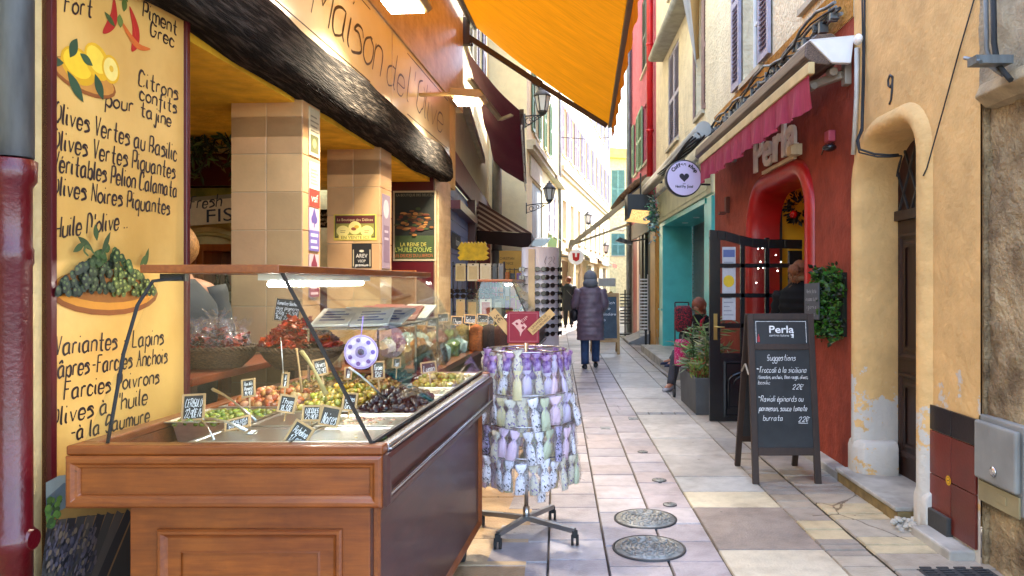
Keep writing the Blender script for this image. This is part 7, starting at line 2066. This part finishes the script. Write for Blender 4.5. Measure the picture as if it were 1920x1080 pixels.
# white display cabinet behind it
t = thing("white_cabinet", "white display cabinet with a sloping glass front behind the pale menu board", "cabinet", (1.6, 19.5, 0))
b = MB(); x0, x1 = P(1120, 560, 19.5).x, P(1157, 560, 19.5).x; b.box(x0, x1, 19.5, 20.3, .05, 1.05); b.box(x0 + .03, x1 - .03, 19.6, 20.3, 1.4, 1.62); obj("body", b, M['white'], t, bevel=.02)
b = MB(); b.ext([(x0 + .02, 19.5, 1.05), (x1 - .02, 19.5, 1.05), (x1 - .02, 19.62, 1.42), (x0 + .02, 19.62, 1.42)], (0, .01, 0)); obj("glass_front", b, M['glass'], t)
b = MB(); rr = random.Random(4)
for k in range(14): b.col = hexc(rr.choice(["b03028", "c8a060", "d8d0c0", "7a3a2a"])); b.ball((rr.uniform(x0 + .08, x1 - .08), rr.uniform(19.65, 20.1), 1.1 + rr.uniform(0, .12)), .06, 7, 5)
obj("goods", b, M['attr'], t)
# wheelchair ramp and post
b = MB(); b.ext([(1.75, 18.2, 0), (2.35, 18.2, 0), (2.35, 18.2, .30), (1.75, 18.2, .05)], (0, 1.6, 0)); tag(obj("ramp", b, mat("grey ramp metal", "8d8f92", rough=.5, metal=.3, var=.15), None, bevel=.006), "grey sloped access ramp at a shop door on the right", "ramp")
b = MB()
for k in range(2): b.bar((2.12 + .1 * k, 17.9, 0), (2.12 + .1 * k, 17.9, .36), .05, .05)
tag(obj("low_post", b, M['black']), "short black posts beside the grey ramp", "post")
# clothes / goods rack by the dark doorway
t = thing("postcard_rack", "slim white wire rack standing in the dark doorway past the teal shop", "display rack", (2.15, 18.4, 0))
b = MB(); xx = P(1207, 560, 18.3).x
for dx_ in (-.1, .1): b.tube([(xx + dx_, 18.3, .1), (xx + dx_, 18.3, 1.7)], .012, 6)
for k in range(18): b.box(xx - .1, xx + .1, 18.27, 18.33, .2 + k * .08, .235 + k * .08)
obj("wires", b, M['white'], t)
t = thing("wire_stand", "dark wire stand of small goods in front of the red pier", "display rack", (2.05, 21, 0))
b = MB(); xx = P(1172, 560, 21).x
for k in range(10): b.box(xx - .14, xx + .14, 20.9, 21.1, .35 + k * .09, .38 + k * .09)
b.box(xx - .02, xx + .02, 20.98, 21.02, 0, 1.3); b.box(xx - .2, xx + .2, 20.8, 21.2, .04, .08); obj("shelves", b, M['black'], t)
# black box lantern, canopy of reeds, garland
t = thing("hanging_box_lamp", "black hanging box lamp with a warm woven underside beyond the teal shop", "lamp", tuple(P(1200, 400, 15.6)))
c0 = P(1201, 392, 16.6); b = MB(); b.box(c0.x - .30, c0.x + .26, 16.5, 17.2, c0.z - .22, c0.z + .32); b.tube([c0 + ZU * .3, c0 + ZU * .8], .02, 6); obj("box", b, M['black'], t, bevel=.02)
b = MB(); b.ext([(c0.x - .28, 16.52, c0.z - .23), (c0.x + .2, 16.52, c0.z - .29), (c0.x + .2, 17.15, c0.z - .29), (c0.x - .28, 17.15, c0.z - .23)], (0, 0, .02)); b.ext([(c0.x - .26, 16.495, c0.z - .22), (c0.x + .2, 16.495, c0.z - .28), (c0.x + .24, 16.495, c0.z - .05), (c0.x - .2, 16.495, c0.z - .02)], (0, .004, 0)); obj("woven_panel", b, mat("woven straw panel", "9a7432", col2="d8b060", var=.4, rough=.7, scale=35, emit=(.9, .55, .2, .12)), t)
t = thing("reed_canopy", "small brown reed covered canopy above the tan awning", "canopy", (1.9, 18, 4))
reed = mat("brown reed roofing", "4a3020", col2="7a5a3c", var=.3, rough=.9, scale=30, stretch=(1, 6, 1), bump=.8)
b = MB()
for k in range(22):
    y = 17.6 + k * .13; p = P(1222, 328, 17.6); q = P(1164, 372, 17.6); r2 = Vector((0, y - 17.6, 0)); b.tube([p + r2, (p + q) / 2 + r2 + ZU * .09, q + r2], .075, 7)
obj("reeds", b, reed, t); b = MB(); b.bar(P(1222, 334, 17.6), P(1166, 378, 17.6), .06, .06); obj("edge_beam", b, M['darkwood'], t)
b = MB(); rr = random.Random(66)
def pf(rr):
    c = P(1226 + rr.gauss(0, 6), 402 + rr.gauss(0, 18), 15.9); return c, Vector((rr.uniform(-1, 1), rr.uniform(-1, 1), rr.uniform(-1, .4)))
leaves(b, 260, pf, .10, .022, ["6a9a8a", "8ab8a4", "4a7a6a", "b8cfc4"], rr); tag(obj("garland", b, leafm, None, recalc=False), "pale green tinsel garland hanging at the far corner of the teal shop", "garland")
# hanging street projector lamps on the right far side
for k, (px, py, Y) in enumerate(((1170, 455, 19), (1158, 432, 24))):
    t = thing("shop_lamp", ("grey shade lamp under the tan awning arm", "white stacked lamp further down on the right")[k], "lamp", tuple(P(px, py, Y)))
    p = P(px, py, Y); b = MB(); b.ext([p + Vector((-.22, 0, .05)), p + Vector((.2, 0, -.06)), p + Vector((.22, 0, .02)), p + Vector((-.1, 0, .14))], (0, .25, 0)); b.tube([p, p + Vector((.6, 0, .1))], .02, 6); obj("shade", b, M['zinc'] if k == 0 else M['white'], t)

# planter with oleander and heather
t = thing("planter", "square grey planter box beside the open restaurant door", "planter", (1.75, 9, 0))
plm = mat("grey fibre cement", "4a4d50", rough=.6, var=.2, big=.2, bump=.15)
b = MB()
b.rings([[(1.575, 8.47, 0), (1.97, 8.47, 0), (1.97, 9.5, 0), (1.575, 9.5, 0)], [(1.56, 8.45, .42), (1.98, 8.45, .42), (1.98, 9.52, .42), (1.56, 9.52, .42)], [(1.585, 8.475, .42), (1.955, 8.475, .42), (1.955, 9.495, .42), (1.585, 9.495, .42)], [(1.585, 8.475, .36), (1.955, 8.475, .36), (1.955, 9.495, .36), (1.585, 9.495, .36)]]); b.sm = [False] * len(b.f)
obj("box", b, plm, t, bevel=.006)
b = MB(); b.box(1.59, 1.95, 8.48, 9.49, .3, .37); obj("soil", b, mat("soil", "1c1410", rough=1, bump=.6), t)
pl = thing("oleander", "tall loose oleander with narrow grey green leaves in the grey planter", "plant", (1.77, 9.0, .37))
b = MB(); rr = random.Random(14); stems = []
for k in range(15):
    x, y = rr.uniform(1.62, 1.92), rr.uniform(8.55, 9.4); dx_, dy_ = rr.gauss(0, .16), rr.gauss(0, .16); hh = rr.uniform(.3, .78)
    pts = [Vector((x + dx_ * u_ * u_, y + dy_ * u_ * u_, .37 + hh * u_)) for u_ in (0, .3, .6, 1)]; stems.append(pts); b.tube(pts, [.007, .006, .005, .003], 5)
obj("stem", b, mat("green stem", "3a4a24", rough=.7), pl)
def pf(rr):
    p = rr.choice(stems); u_ = rr.uniform(.8, 3); i = int(min(u_, 2)); q = p[i].lerp(p[i + 1], u_ - i); return q, Vector((rr.gauss(0, 1), rr.gauss(0, 1), rr.uniform(-.1, .9)))
b = MB(); leaves(b, 520, pf, .16, .011, ["7a9460", "5f7d4c", "94aa7a", "a6ba94", "486438"], rr, .4, .3); obj("leaves", b, leafm, pl, recalc=False)
ht = thing("heather", "low bushy heather with reddish tips at the front of the planter", "plant", (1.72, 8.7, .37))
b = MB()
def pf(rr):
    a = rr.uniform(0, 6.28); q = math.sqrt(rr.random()) * .2; return Vector((1.75 + q * math.cos(a), 8.72 + q * 1.1 * math.sin(a), .37 + rr.uniform(0, .30) * (1.2 - q * 3))), Vector((rr.gauss(0, .5), rr.gauss(0, .5), 1))
leaves(b, 1100, pf, .06, .007, ["5a7c30", "7c9c40", "446624", "9aaa58", "9a4038", "8a6a44"], rr, 0, .4); obj("leaves", b, leafm, ht, recalc=False)
# ------------------------------------------------------------------ people
skin = mat("skin", "b07a5c", rough=.55, var=.06)
def figure(name, lab, loc, rz, J, bone=1.0, face=True):
    """continuous skinned body; J: joint -> point (local, facing +Y)"""
    t = thing(name, lab, "person", loc, None, rz)
    v, e, r = [], [], []
    ids = {}
    def add(n, p, rad, par=None):
        ids[n] = len(v); v.append(tuple(p)); r.append(rad)
        if par: e.append((ids[par], ids[n]))
    V_ = {k: Vector(p) for k, p in J.items()}
    add('pelvis', V_['pelvis'], .125); add('waist', V_['pelvis'].lerp(V_['chest'], .45), .115, 'pelvis'); add('chest', V_['chest'], .145, 'waist')
    add('neck', V_['neck'], .058, 'chest'); hd = V_['head']; up_ = (hd - V_['neck']).normalized()
    add('jaw', V_['neck'].lerp(hd, .55), .062, 'neck'); add('head', hd, .095, 'jaw'); add('crown', hd + up_ * .075, .07, 'head')
    fw = V_.get('look', Vector((0, 1, 0))).normalized()
    add('nose', hd + fw * .10 - up_ * .02, .016, 'head')
    for s in ('l', 'r'):
        k = -1 if s == 'l' else 1
        add('sh' + s, V_['sh' + s], .06, 'chest'); add('el' + s, V_['el' + s], .043, 'sh' + s); add('wr' + s, V_['wr' + s], .029, 'el' + s)
        d = (V_['wr' + s] - V_['el' + s]).normalized(); pm = V_['wr' + s] + d * .055; add('pa' + s, pm, .032, 'wr' + s)
        sd = Vector((0, 1, 0)) if abs(d.y) < .8 else Vector((0, 0, 1))
        sd = (sd - d * sd.dot(d)).normalized(); bend = Vector((-k, 0, 0))
        for q, (o_, l_) in enumerate(((.026, .068), (.009, .078), (-.009, .073), (-.025, .056))):
            add(f'f{s}{q}a', pm + d * .035 + sd * o_, .0105, 'pa' + s); add(f'f{s}{q}b', pm + d * (.035 + l_ * .5) + sd * o_ + bend * .008, .0095, f'f{s}{q}a'); add(f'f{s}{q}c', pm + d * (.035 + l_ * .85) + sd * o_ + bend * .028, .008, f'f{s}{q}b')
        add(f't{s}a', pm + sd * .04 - d * .005, .012, 'pa' + s); add(f't{s}b', pm + sd * .055 + d * .035 + bend * .012, .010, f't{s}a')
        add('hi' + s, V_['hi' + s], .09, 'pelvis'); add('kn' + s, V_['kn' + s], .06, 'hi' + s); add('an' + s, V_['an' + s], .04, 'kn' + s); add('to' + s, V_['to' + s], .034, 'an' + s)
    me = bpy.data.meshes.new("body"); me.from_pydata(v, e, []); me.materials.append(skin)
    o = bpy.data.objects.new("body", me); COL.objects.link(o); o.parent = t
    sk = o.modifiers.new("skin", 'SKIN'); sk.use_smooth_shade = True
    for k, d in enumerate(me.skin_vertices[0].data): d.radius = (r[k], r[k]); d.use_root = (k == 0)
    sb = o.modifiers.new("smooth", 'SUBSURF'); sb.levels = 1; sb.render_levels = 1
    if face:
        b = MB(); sdv = fw.cross(up_).normalized()
        for s in (-1, 1): b.ball(hd + fw * .088 + sdv * .033 * s + up_ * .005, .011, 8, 6, (1, .6, .7))
        b.ball(hd + fw * .083 - up_ * .06, .018, 8, 5, (1.3, .4, .35)); q = obj("face_features", b, mat("dark face detail", "3a1f1a", rough=.5)); q.parent = t
        b = MB()
        for s in (-1, 1): b.ball(hd + sdv * .094 * s, .025, 8, 6, (.4, .7, 1.1))
        q = obj("ears", b, skin); q.parent = t
    t["J"] = 1
    del t["J"]
    return t, V_
def local(name, mb, m, t):
    o = obj(name, mb, m); o.parent = t; return o
def limb(b, pts, rs, n=12, puff=0, seg=6):
    """padded sleeve or trouser leg along pts"""
    P_, R_ = [], []
    pts = [Vector(p) for p in pts]
    for i in range(len(pts) - 1):
        for k in range(seg):
            u_ = k / seg; P_.append(pts[i].lerp(pts[i + 1], u_)); R_.append((rs[i] * (1 - u_) + rs[i + 1] * u_) * (1 + puff * (1 if k % 2 else -1)))
    P_.append(pts[-1]); R_.append(rs[-1]); b.tube(P_, R_, n)
def torso(b, prof, n=24, puff=0.0, nz=.006, sd=0):
    """prof: (z, rx, ry, cx, cy)"""
    rows = []
    for i in range(len(prof) - 1):
        a, c = prof[i], prof[i + 1]
        m = max(1, int(abs(c[0] - a[0]) / .022))
        for k in range(m): u_ = k / m; rows.append([a[j] * (1 - u_) + c[j] * u_ for j in range(5)])
    rows.append(list(prof[-1])); rr_ = []
    for q, (z, rx, ry, cx, cy) in enumerate(rows):
        w = 1 + puff * abs(math.sin(z * 2 * math.pi / .16)) - puff * .5
        rr_.append([(cx + rx * w * math.copysign(abs(math.cos(a)) ** .85, math.cos(a)) + nz * noise.noise(Vector((math.cos(a) * 3, math.sin(a) * 3, z * 9 + sd))), cy + ry * w * math.copysign(abs(math.sin(a)) ** .85, math.sin(a)) + nz * 1.5 * noise.noise(Vector((math.cos(a) * 3 + 9, math.sin(a) * 3, z * 9 + sd))), z) for a in (2 * math.pi * k / n for k in range(n))])
    b.rings(rr_)
def shoe(t, an, to, m, name="shoe"):
    b = MB(); an, to = Vector(an), Vector(to); d = (to - an); d.z = 0; d.normalize(); s = Vector((d.y, -d.x, 0)); z0 = min(an.z - .085, to.z - .035)
    rows = []
    for u_, w_, h_ in ((-.075, .025, .04), (-.06, .036, .08), (.0, .04, .095), (.07, .042, .07), (.13, .046, .055), (.17, .04, .045), (.19, .02, .03)):
        c = an + d * u_; rows.append([(c.x + s.x * w_ * math.cos(a), c.y + s.y * w_ * math.cos(a), z0 + h_ / 2 + h_ / 2 * math.sin(a)) for a in (2 * math.pi * k / 12 for k in range(12))])
    b.rings(rows); return local(name, b, m, t)
def standing(h=1.0, sl=None, sr=None, stride=.0):
    J = dict(pelvis=(0, 0, .93), chest=(0, 0, 1.28), neck=(0, .0, 1.46), head=(0, .025, 1.585), shl=(-.185, 0, 1.40), shr=(.185, 0, 1.40), ell=(-.23, -.04, 1.12), elr=(.23, -.04, 1.12), wrl=(-.22, .07, .90), wrr=(.22, .07, .90),
             hil=(-.09, 0, .88), hir=(.09, 0, .88), knl=(-.10, .03 + stride * .6, .48), knr=(.10, .03 - stride * .35, .48), anl=(-.10, stride, .085), anr=(.10, -stride * .9, .085 + abs(stride) * .25), tol=(-.11, stride + .14, .04), tor=(.11, -stride * .9 + .14, .04))
    J.update(sl or {}); J.update(sr or {})
    return {k: tuple(c * h for c in p) for k, p in J.items()}
navy = mat("dark jeans", "1c2536", rough=.85, var=.25, scale=12, bump=.2)
jeans = mat("blue jeans", "2f4468", rough=.85, var=.25, scale=14, bump=.2)
blackc = mat("black puffer cloth", (.0022, .0023, .0025), rough=.7, spec=.2, var=.25, scale=20, bump=.25, bscale=22)
shoem = mat("dark shoe leather", "15151a", rough=.5)
def hairmat(n, c): return mat(n, c, rough=.5, var=.45, scale=30, stretch=(6, 6, 1), bump=.7, bscale=40)
# woman in the long padded coat, walking away
wl = P(1107, 690, 13.1); wl.z = 0
J = standing(.985, dict(ell=(-.27, .02, 1.13), wrl=(-.20, .20, 1.02)), dict(elr=(.25, -.02, 1.13), wrr=(.19, .15, 1.0)), -.12)
t, V_ = figure("person", "woman in a long purple brown padded coat walking away down the lane", tuple(wl), 0, J)
coat = mat("purple brown padded coat", "6b5a66", rough=.4, var=.2, scale=14, bump=.3, bscale=16)
b = MB(); torso(b, [(.50, .235, .19, 0, -.01), (.75, .24, .19, 0, 0), (.95, .225, .175, 0, 0), (1.15, .21, .16, 0, 0), (1.32, .215, .145, 0, 0), (1.40, .19, .12, 0, 0), (1.45, .11, .10, 0, .0), (1.49, .085, .09, 0, 0)], puff=.045, nz=.016)
for s in ('l', 'r'): limb(b, [V_['sh' + s], V_['el' + s], V_['wr' + s]], [.095, .085, .062], puff=.07)
local("coat", b, coat, t)
b = MB(); hd = V_['head']; b.ball(hd + Vector((0, -.01, .02)), .128, 16, 10, (.92, 1, 1.1)); b.rings([[(hd.x + r_ * math.cos(a), -.02 + r_ * 1.05 * math.sin(a), z) for a in (2 * math.pi * k / 16 for k in range(16))] for z, r_ in ((1.43, .125), (1.49, .135), (1.53, .118), (1.56, .10))]); local("hood", b, mat("grey hood", "6a6c72", rough=.85, var=.2, bump=.4), t)
b = MB()
for s in ('l', 'r'): limb(b, [V_['hi' + s], V_['kn' + s], V_['an' + s]], [.10, .075, .068])
local("jeans", b, jeans, t)
shoe(t, V_['anl'], V_['tol'], shoem); shoe(t, V_['anr'], V_['tor'], shoem)
bg_ = thing("handbag", "dark slouchy handbag held at the walking woman's left side", "bag", tuple(wl + Vector((-.27, .12, .85))))
b = MB(); c = wl + Vector((-.28, .08, .93)); b.ball(c, .15, 14, 10, (.55, 1, .8), None, .08); obj("bag_body", b, mat("dark bag leather", "1e1c20", rough=.5), bg_)
b = MB(); b.tube([c + Vector((.02, .12 * math.cos(a), .10 + .13 * math.sin(a))) for a in (math.pi * k / 10 for k in range(11))], .010, 6); obj("strap", b, mat("dark bag strap", "1e1c20", rough=.5), bg_)
# man far ahead
ml = P(1066, 614, 25); ml.z = 0
J = standing(.99, None, None, .10)
t, V_ = figure("person", "man in a black coat with a diagonal strap walking far ahead", tuple(ml), 0, J)
b = MB(); torso(b, [(.56, .235, .16, 0, 0), (.9, .23, .165, 0, 0), (1.2, .225, .15, 0, 0), (1.36, .225, .13, 0, 0), (1.43, .13, .10, 0, 0), (1.47, .075, .075, 0, 0)])
for s in ('l', 'r'): limb(b, [V_['sh' + s], V_['el' + s], V_['wr' + s]], [.09, .075, .055])
local("coat", b, mat("dark navy coat", "15181f", rough=.7, var=.2), t)
b = MB(); limb(b, [V_['hil'], V_['knl'], V_['anl']], [.10, .08, .07]); limb(b, [V_['hir'], V_['knr'], V_['anr']], [.10, .08, .07]); local("trousers", b, mat("black trousers", "101216", rough=.8), t)
b = MB(); b.ball(V_['head'] + Vector((0, -.02, .035)), .112, 14, 9, (.9, 1, .95), None, .05); local("hair", b, hairmat("reddish brown hair", "6a2f1c"), t)
b = MB(); b.bar((-.19, -.06, 1.41), (.02, -.165, 1.15), .035, .008); b.bar((.02, -.165, 1.15), (.2, -.13, .95), .035, .008); local("strap", b, mat("grey strap", "6a6a70", rough=.7), t)
shoe(t, V_['anl'], V_['tol'], shoem); shoe(t, V_['anr'], V_['tor'], shoem)
# woman in the doorway
dl_ = P(1502, 530, 7.30); dl_.z = .02
J = standing(.99, dict(ell=(-.24, .02, 1.12), wrl=(-.16, .2, 1.0)), dict(elr=(.24, .02, 1.12), wrr=(.16, .2, 1.0)))
J['look'] = (0, 1, 0)
t, V_ = figure("person", "woman with a loose auburn bun in a black puffer jacket standing in the red doorway", tuple(dl_), R(-38), J)
b = MB(); torso(b, [(.80, .19, .15, 0, 0), (1.0, .20, .155, 0, 0), (1.2, .21, .155, 0, 0), (1.36, .215, .14, 0, 0), (1.44, .15, .11, 0, 0), (1.485, .085, .085, 0, 0), (1.52, .08, .08, 0, 0)], puff=.10)
for s in ('l', 'r'): limb(b, [V_['sh' + s], V_['el' + s], V_['wr' + s]], [.095, .085, .06], puff=.09)
local("jacket", b, blackc, t)
hm = hairmat("auburn hair", "7a4520")
b = MB(); hd = V_['head']; b.ball(hd + Vector((0, -.02, .03)), .108, 18, 12, (.9, 1.0, 1.0), None, .08); b.ball(hd + Vector((-.03, -.125, .035)), .055, 14, 10, (1.1, .9, 1), None, .18)
rr = random.Random(3)
for k in range(60):
    a = rr.uniform(0, 6.28); p = hd + Vector((.10 * math.cos(a), -.04 + .09 * math.sin(a), rr.uniform(.0, .09))); q = hd + Vector((rr.gauss(-.02, .035), -.12 + rr.gauss(0, .02), rr.uniform(-.10, .05))); b.tube([p, (p + q) / 2 + Vector((rr.gauss(0, .02), -.03, .01)), q], .0055, 4)
for k in range(26): a = rr.uniform(3.4, 6.0); p = hd + Vector((.10 * math.cos(a), .10 * math.sin(a), -.02)); b.tube([p, p + Vector((rr.gauss(0, .015), -.01, -.07)), p + Vector((rr.gauss(0, .025), -.02, -.12))], .004, 4)
local("hair", b, hm, t)
b = MB(); b.lathe([(.10, 1.50), (.115, 1.53), (.10, 1.56), (.085, 1.57)], (0, 0, 0), 18); local("scarf", b, mat("tan scarf", "8a6a4c", rough=.9), t)
b = MB(); limb(b, [V_['hil'], V_['knl'], V_['anl']], [.10, .08, .065]); limb(b, [V_['hir'], V_['knr'], V_['anr']], [.10, .08, .065]); local("trousers", b, navy, t)
shoe(t, V_['anl'], V_['tol'], shoem); shoe(t, V_['anr'], V_['tor'], shoem)
# customer inside the shop behind the painted panel
il = P(333, 530, 4.05); il.z = .02
J = standing(1.04)
t, V_ = figure("person", "person in a dark grey jacket inside the shop behind the painted panel", tuple(il), R(60), J)
b = MB(); torso(b, [(.82, .20, .15, 0, 0), (1.1, .21, .15, 0, 0), (1.36, .22, .14, 0, 0), (1.44, .15, .11, 0, 0), (1.5, .08, .08, 0, 0)], puff=.03)
for s in ('l', 'r'): limb(b, [V_['sh' + s], V_['el' + s], V_['wr' + s]], [.09, .08, .06], puff=.03)
local("jacket", b, mat("dark grey jacket", "2a3036", rough=.8, var=.25), t)
b = MB(); b.ball(V_['head'] + Vector((0, -.02, .03)), .118, 16, 10, (.92, 1, 1), None, .08); local("hair", b, hairmat("fair hair", "a8763a"), t)
b = MB(); limb(b, [V_['hil'], V_['knl'], V_['anl']], [.10, .08, .065]); limb(b, [V_['hir'], V_['knr'], V_['anr']], [.10, .08, .065]); local("trousers", b, navy, t)
shoe(t, V_['anl'], V_['tol'], shoem); shoe(t, V_['anr'], V_['tor'], shoem)
# seated people between the planter and the teal shop
def seated(loc, rz, lab, top, bot, hairc, shoec, extra=0.0, top2=None):
    J = dict(pelvis=(0, 0, .50), chest=(0, -.02, .86), neck=(0, .02, 1.03), head=(0, .06, 1.15), shl=(-.18, -.02, .97), shr=(.18, -.02, .97), ell=(-.24, .06, .72), elr=(.24, .06, .72), wrl=(-.14, .28, .60), wrr=(.14, .28, .60),
             hil=(-.10, .03, .48), hir=(.10, .03, .48), knl=(-.14, .44, .50), knr=(.13, .46, .50), anl=(-.15, .52 + extra, .09), anr=(.13, .62 + extra, .09), tol=(-.17, .66 + extra, .04), tor=(.14, .76 + extra, .04))
    t, V_ = figure("person", lab, loc, rz, J)
    b = MB(); torso(b, [(.42, .19, .15, 0, 0), (.7, .2, .15, 0, 0), (.92, .21, .14, 0, -.01), (1.0, .14, .10, 0, 0), (1.05, .075, .075, 0, .02)])
    for s in ('l', 'r'): limb(b, [V_['sh' + s], V_['el' + s], V_['wr' + s]], [.085, .07, .05])
    local("jacket", b, top, t)
    if top2:
        b = MB(); b.tube([(-.10, .02, 1.0), (-.09, .14, .95), (-.07, .16, .7)], .035, 8, sx=.5); b.tube([(.10, .02, 1.0), (.09, .14, .95), (.08, .16, .72)], .035, 8, sx=.5); local("scarf", b, top2, t)
    b = MB(); limb(b, [V_['hil'], V_['knl'], V_['anl']], [.10, .078, .06]); limb(b, [V_['hir'], V_['knr'], V_['anr']], [.10, .078, .06]); local("trousers", b, bot, t)
    b = MB(); b.ball(V_['head'] + Vector((0, -.02, .03)), .115, 14, 9, (.92, 1, 1), None, .08); b.ball(V_['head'] + Vector((0, -.09, -.06)), .08, 10, 8, (1, .6, 1.2), None, .15); local("hair", b, hairmat("hair " + hairc, hairc), t)
    shoe(t, V_['anl'], V_['tol'], shoec); shoe(t, V_['anr'], V_['tor'], shoec)
    return t
navyshoe = mat("navy sneaker", "1c2a48", rough=.7)
seated((2.55, 11.85, .15), R(75), "person in dark jeans and navy sneakers sitting on the teal shop threshold", blackc, navy, "2a1a10", navyshoe, .12)
b = MB(); b.box(2.40, 2.75, 11.70, 12.0, .15, .50); tag(obj("low_stool", b, M['darkwood'], None, bevel=.01), "low dark stool under the person on the teal threshold", "stool")
pgrey = mat("dark grey trousers", "3a3c44", rough=.9)
seated((2.06, 10.75, 0), R(142), "person with a red scarf and pale sneakers sitting behind the grey planter", blackc, pgrey, "7a3a1c", mat("pale grey sneaker", "9a9aa0", rough=.7), .0, mat("red scarf", "a8102a", rough=.8, var=.2))
b = MB(); b.lathe([(.16, .40), (.16, .44)], (2.06, 10.75, 0), 18); b.tube([(2.06, 10.75, 0), (2.06, 10.75, .4)], .025, 8); b.tube([(1.88, 10.75, .015), (2.24, 10.75, .015)], .015, 6); b.tube([(2.06, 10.57, .015), (2.06, 10.93, .015)], .015, 6); tag(obj("stool", b, M['black']), "round black stool under the person behind the planter", "stool")
tr = thing("shopping_trolley", "magenta flowered shopping trolley with small black wheels behind the planter", "trolley", (1.6, 9.75, 0))
flo = printed("magenta flowered cloth", "b0125a", "d8c0cc", .62)
b = MB(); b.rings([[(1.64 + .11 * math.copysign(abs(math.cos(a)) ** .5, math.cos(a)) * k_, 9.74 + .10 * math.copysign(abs(math.sin(a)) ** .5, math.sin(a)) * k_, z) for a in (2 * math.pi * q / 20 for q in range(20))] for z, k_ in ((.42, .9), (.45, 1), (.70, 1.0), (.76, .8))]); obj("bag", b, flo, tr)
b = MB(); b.rings([[(1.64 + .11 * math.copysign(abs(math.cos(a)) ** .5, math.cos(a)) * k_, 9.74 + .10 * math.copysign(abs(math.sin(a)) ** .5, math.sin(a)) * k_, z) for a in (2 * math.pi * q / 20 for q in range(20))] for z, k_ in ((.86, .7), (.9, 1), (1.16, 1), (1.2, .7))]); obj("upper_bag", b, printed("black red white cloth", "18141a", "a01428", .55), tr)
b = MB()
for x in (1.55, 1.73): b.tube([(x, 9.84, .06), (x, 9.84, 1.24)], .010, 6)
b.tube([(1.55, 9.84, 1.24), (1.73, 9.84, 1.24)], .010, 6); obj("frame", b, M['black'], tr)
for x in (1.53, 1.75): b = MB(); b.tube([(x - .015, 9.78, .05), (x + .015, 9.78, .05)], .05, 14); obj("wheel", b, M['rubber'], tr)

# ------------------------------------------------------------------ inside the shop
cb = thing("wooden_cabinet", "red brown wooden cabinet holding bottles at the back of the shop", "cabinet", (-2.2, 5.6, 0))
cw = wood("cabinet wood", "8a4418", "b06528", 2)
b = MB(ML)
ys = 5.55
b.box(-1.9, -.42, ys + .28, ys + .31, .0, 1.78); b.box(-1.9, -.42, ys, ys + .28, 1.74, 1.79)
for x in (-1.9, -1.22, -.86, -.44): b.box(x, x + .05, ys, ys + .28, 0, 1.74)
for z in (.6, 1.0, 1.30): b.box(-1.85, -.44, ys + .01, ys + .28, z, z + .03)
obj("carcass", b, cw, cb, bevel=.003)
b = MB(ML); b.box(-1.17, -.87, ys + .265, ys + .278, 1.03, 1.73); b.box(-1.84, -1.22, ys - .012, ys, .05, 1.74); b.box(-.82, -.44, ys - .012, ys, 1.33, 1.74); obj("door_panel", b, cw, cb, bevel=.004)
bot = mat("dark olive bottle glass", "101608", rough=.12, var=.3, bump=0); labm = mat("cream bottle label", "9a9a7a", rough=.7, var=.2, scale=20)
def bottle(x, s, z, lab):
    o = L3(x, s, z); t = thing("oil_bottle", lab, "bottle", tuple(o), "oil bottles in the wooden cabinet")
    b = MB(); b.lathe([(.032, 0), (.034, .01), (.034, .14), (.012, .18), (.012, .22), (.014, .22), (.014, .235)], o, 14); obj("bottle_glass", b, bot, t)
    b = MB(); b.lathe([(.0348, .03), (.0348, .10)], o, 14, cap=False); obj("paper_label", b, labm, t)
for zi_, z in enumerate((1.031, 1.331)):
    for k in range(4): bottle(-1.12 + .075 * k, 5.66, z, f"dark oil bottle with a cream label, {ORD[k]} on the {('lower', 'upper')[zi_]} cabinet shelf")
o = face1(343, 425, 5.68); o2 = face1(432, 418, 5.68); hs = face1(343, 372, 5.68).z - o.z
fs = plaque("fish_sign", "weathered cream board reading Fresh FISH above the cabinet", "sign", o, (o2 - o).normalized() * 1, (o2 - o).length + .25, hs, "e4d8b0", [('r', 0, (o2 - o).length + .25, hs * .86, hs, "8f8a72"), ('h', "Fresh", .07, .13, .09, "3a4148", .24, .012), ('t', "FISH", .2, .015, .10, "34404c", .34)], th=.02)
# hanging olive branches
ob = thing("olive_branch", "leafy olive branches hanging below the green frieze", "branch", tuple(face1(385, 270, 5.5)))
b = MB(); rr = random.Random(17); tw_ = []
for k in range(11):
    p = face1(345 + k * 9, 256, 5.6) + Vector((0, rr.uniform(-.12, .05), 0)); q = p + Vector((rr.uniform(-.22, .22), rr.uniform(-.12, .08), -rr.uniform(.05, .32))); tw_.append((p, q)); b.tube([p, (p + q) / 2 + Vector((.02, 0, .03)), q], .004, 5)
obj("twig", b, M['darkwood'], ob)
def pf(rr):
    p, q = rr.choice(tw_); return p.lerp(q, rr.random()), Vector((rr.gauss(0, 1), rr.gauss(0, .6), rr.gauss(-.4, .7)))
b = MB(); leaves(b, 330, pf, .085, .010, ["465a34", "5f7044", "344428", "7a8656"], rr); obj("leaves", b, leafm, ob, recalc=False)
plaque("chalk_sign", "small black chalk sign glimpsed between the two tiled pillars", "chalkboard", face1(596, 427, 6.9), nL, .12, .17, "16140f", [('h', "Huile", .01, .11, .03, "c8c4b4", .10, .004), ('h', "vierge", .01, .065, .03, "c8c4b4", .10, .004), ('h', "9€", .03, .02, .03, "c8c4b4", .05, .004)])
b = MB(ML); b.box(-1.0, .0, 7.3, 7.36, 0, 1.62); b.box(-.62, -.5, 7.28, 7.30, .1, 1.56); tag(obj("wooden_screen", b, cw, None, bevel=.004), "red brown wooden screen behind the far tiled pillar", "screen")
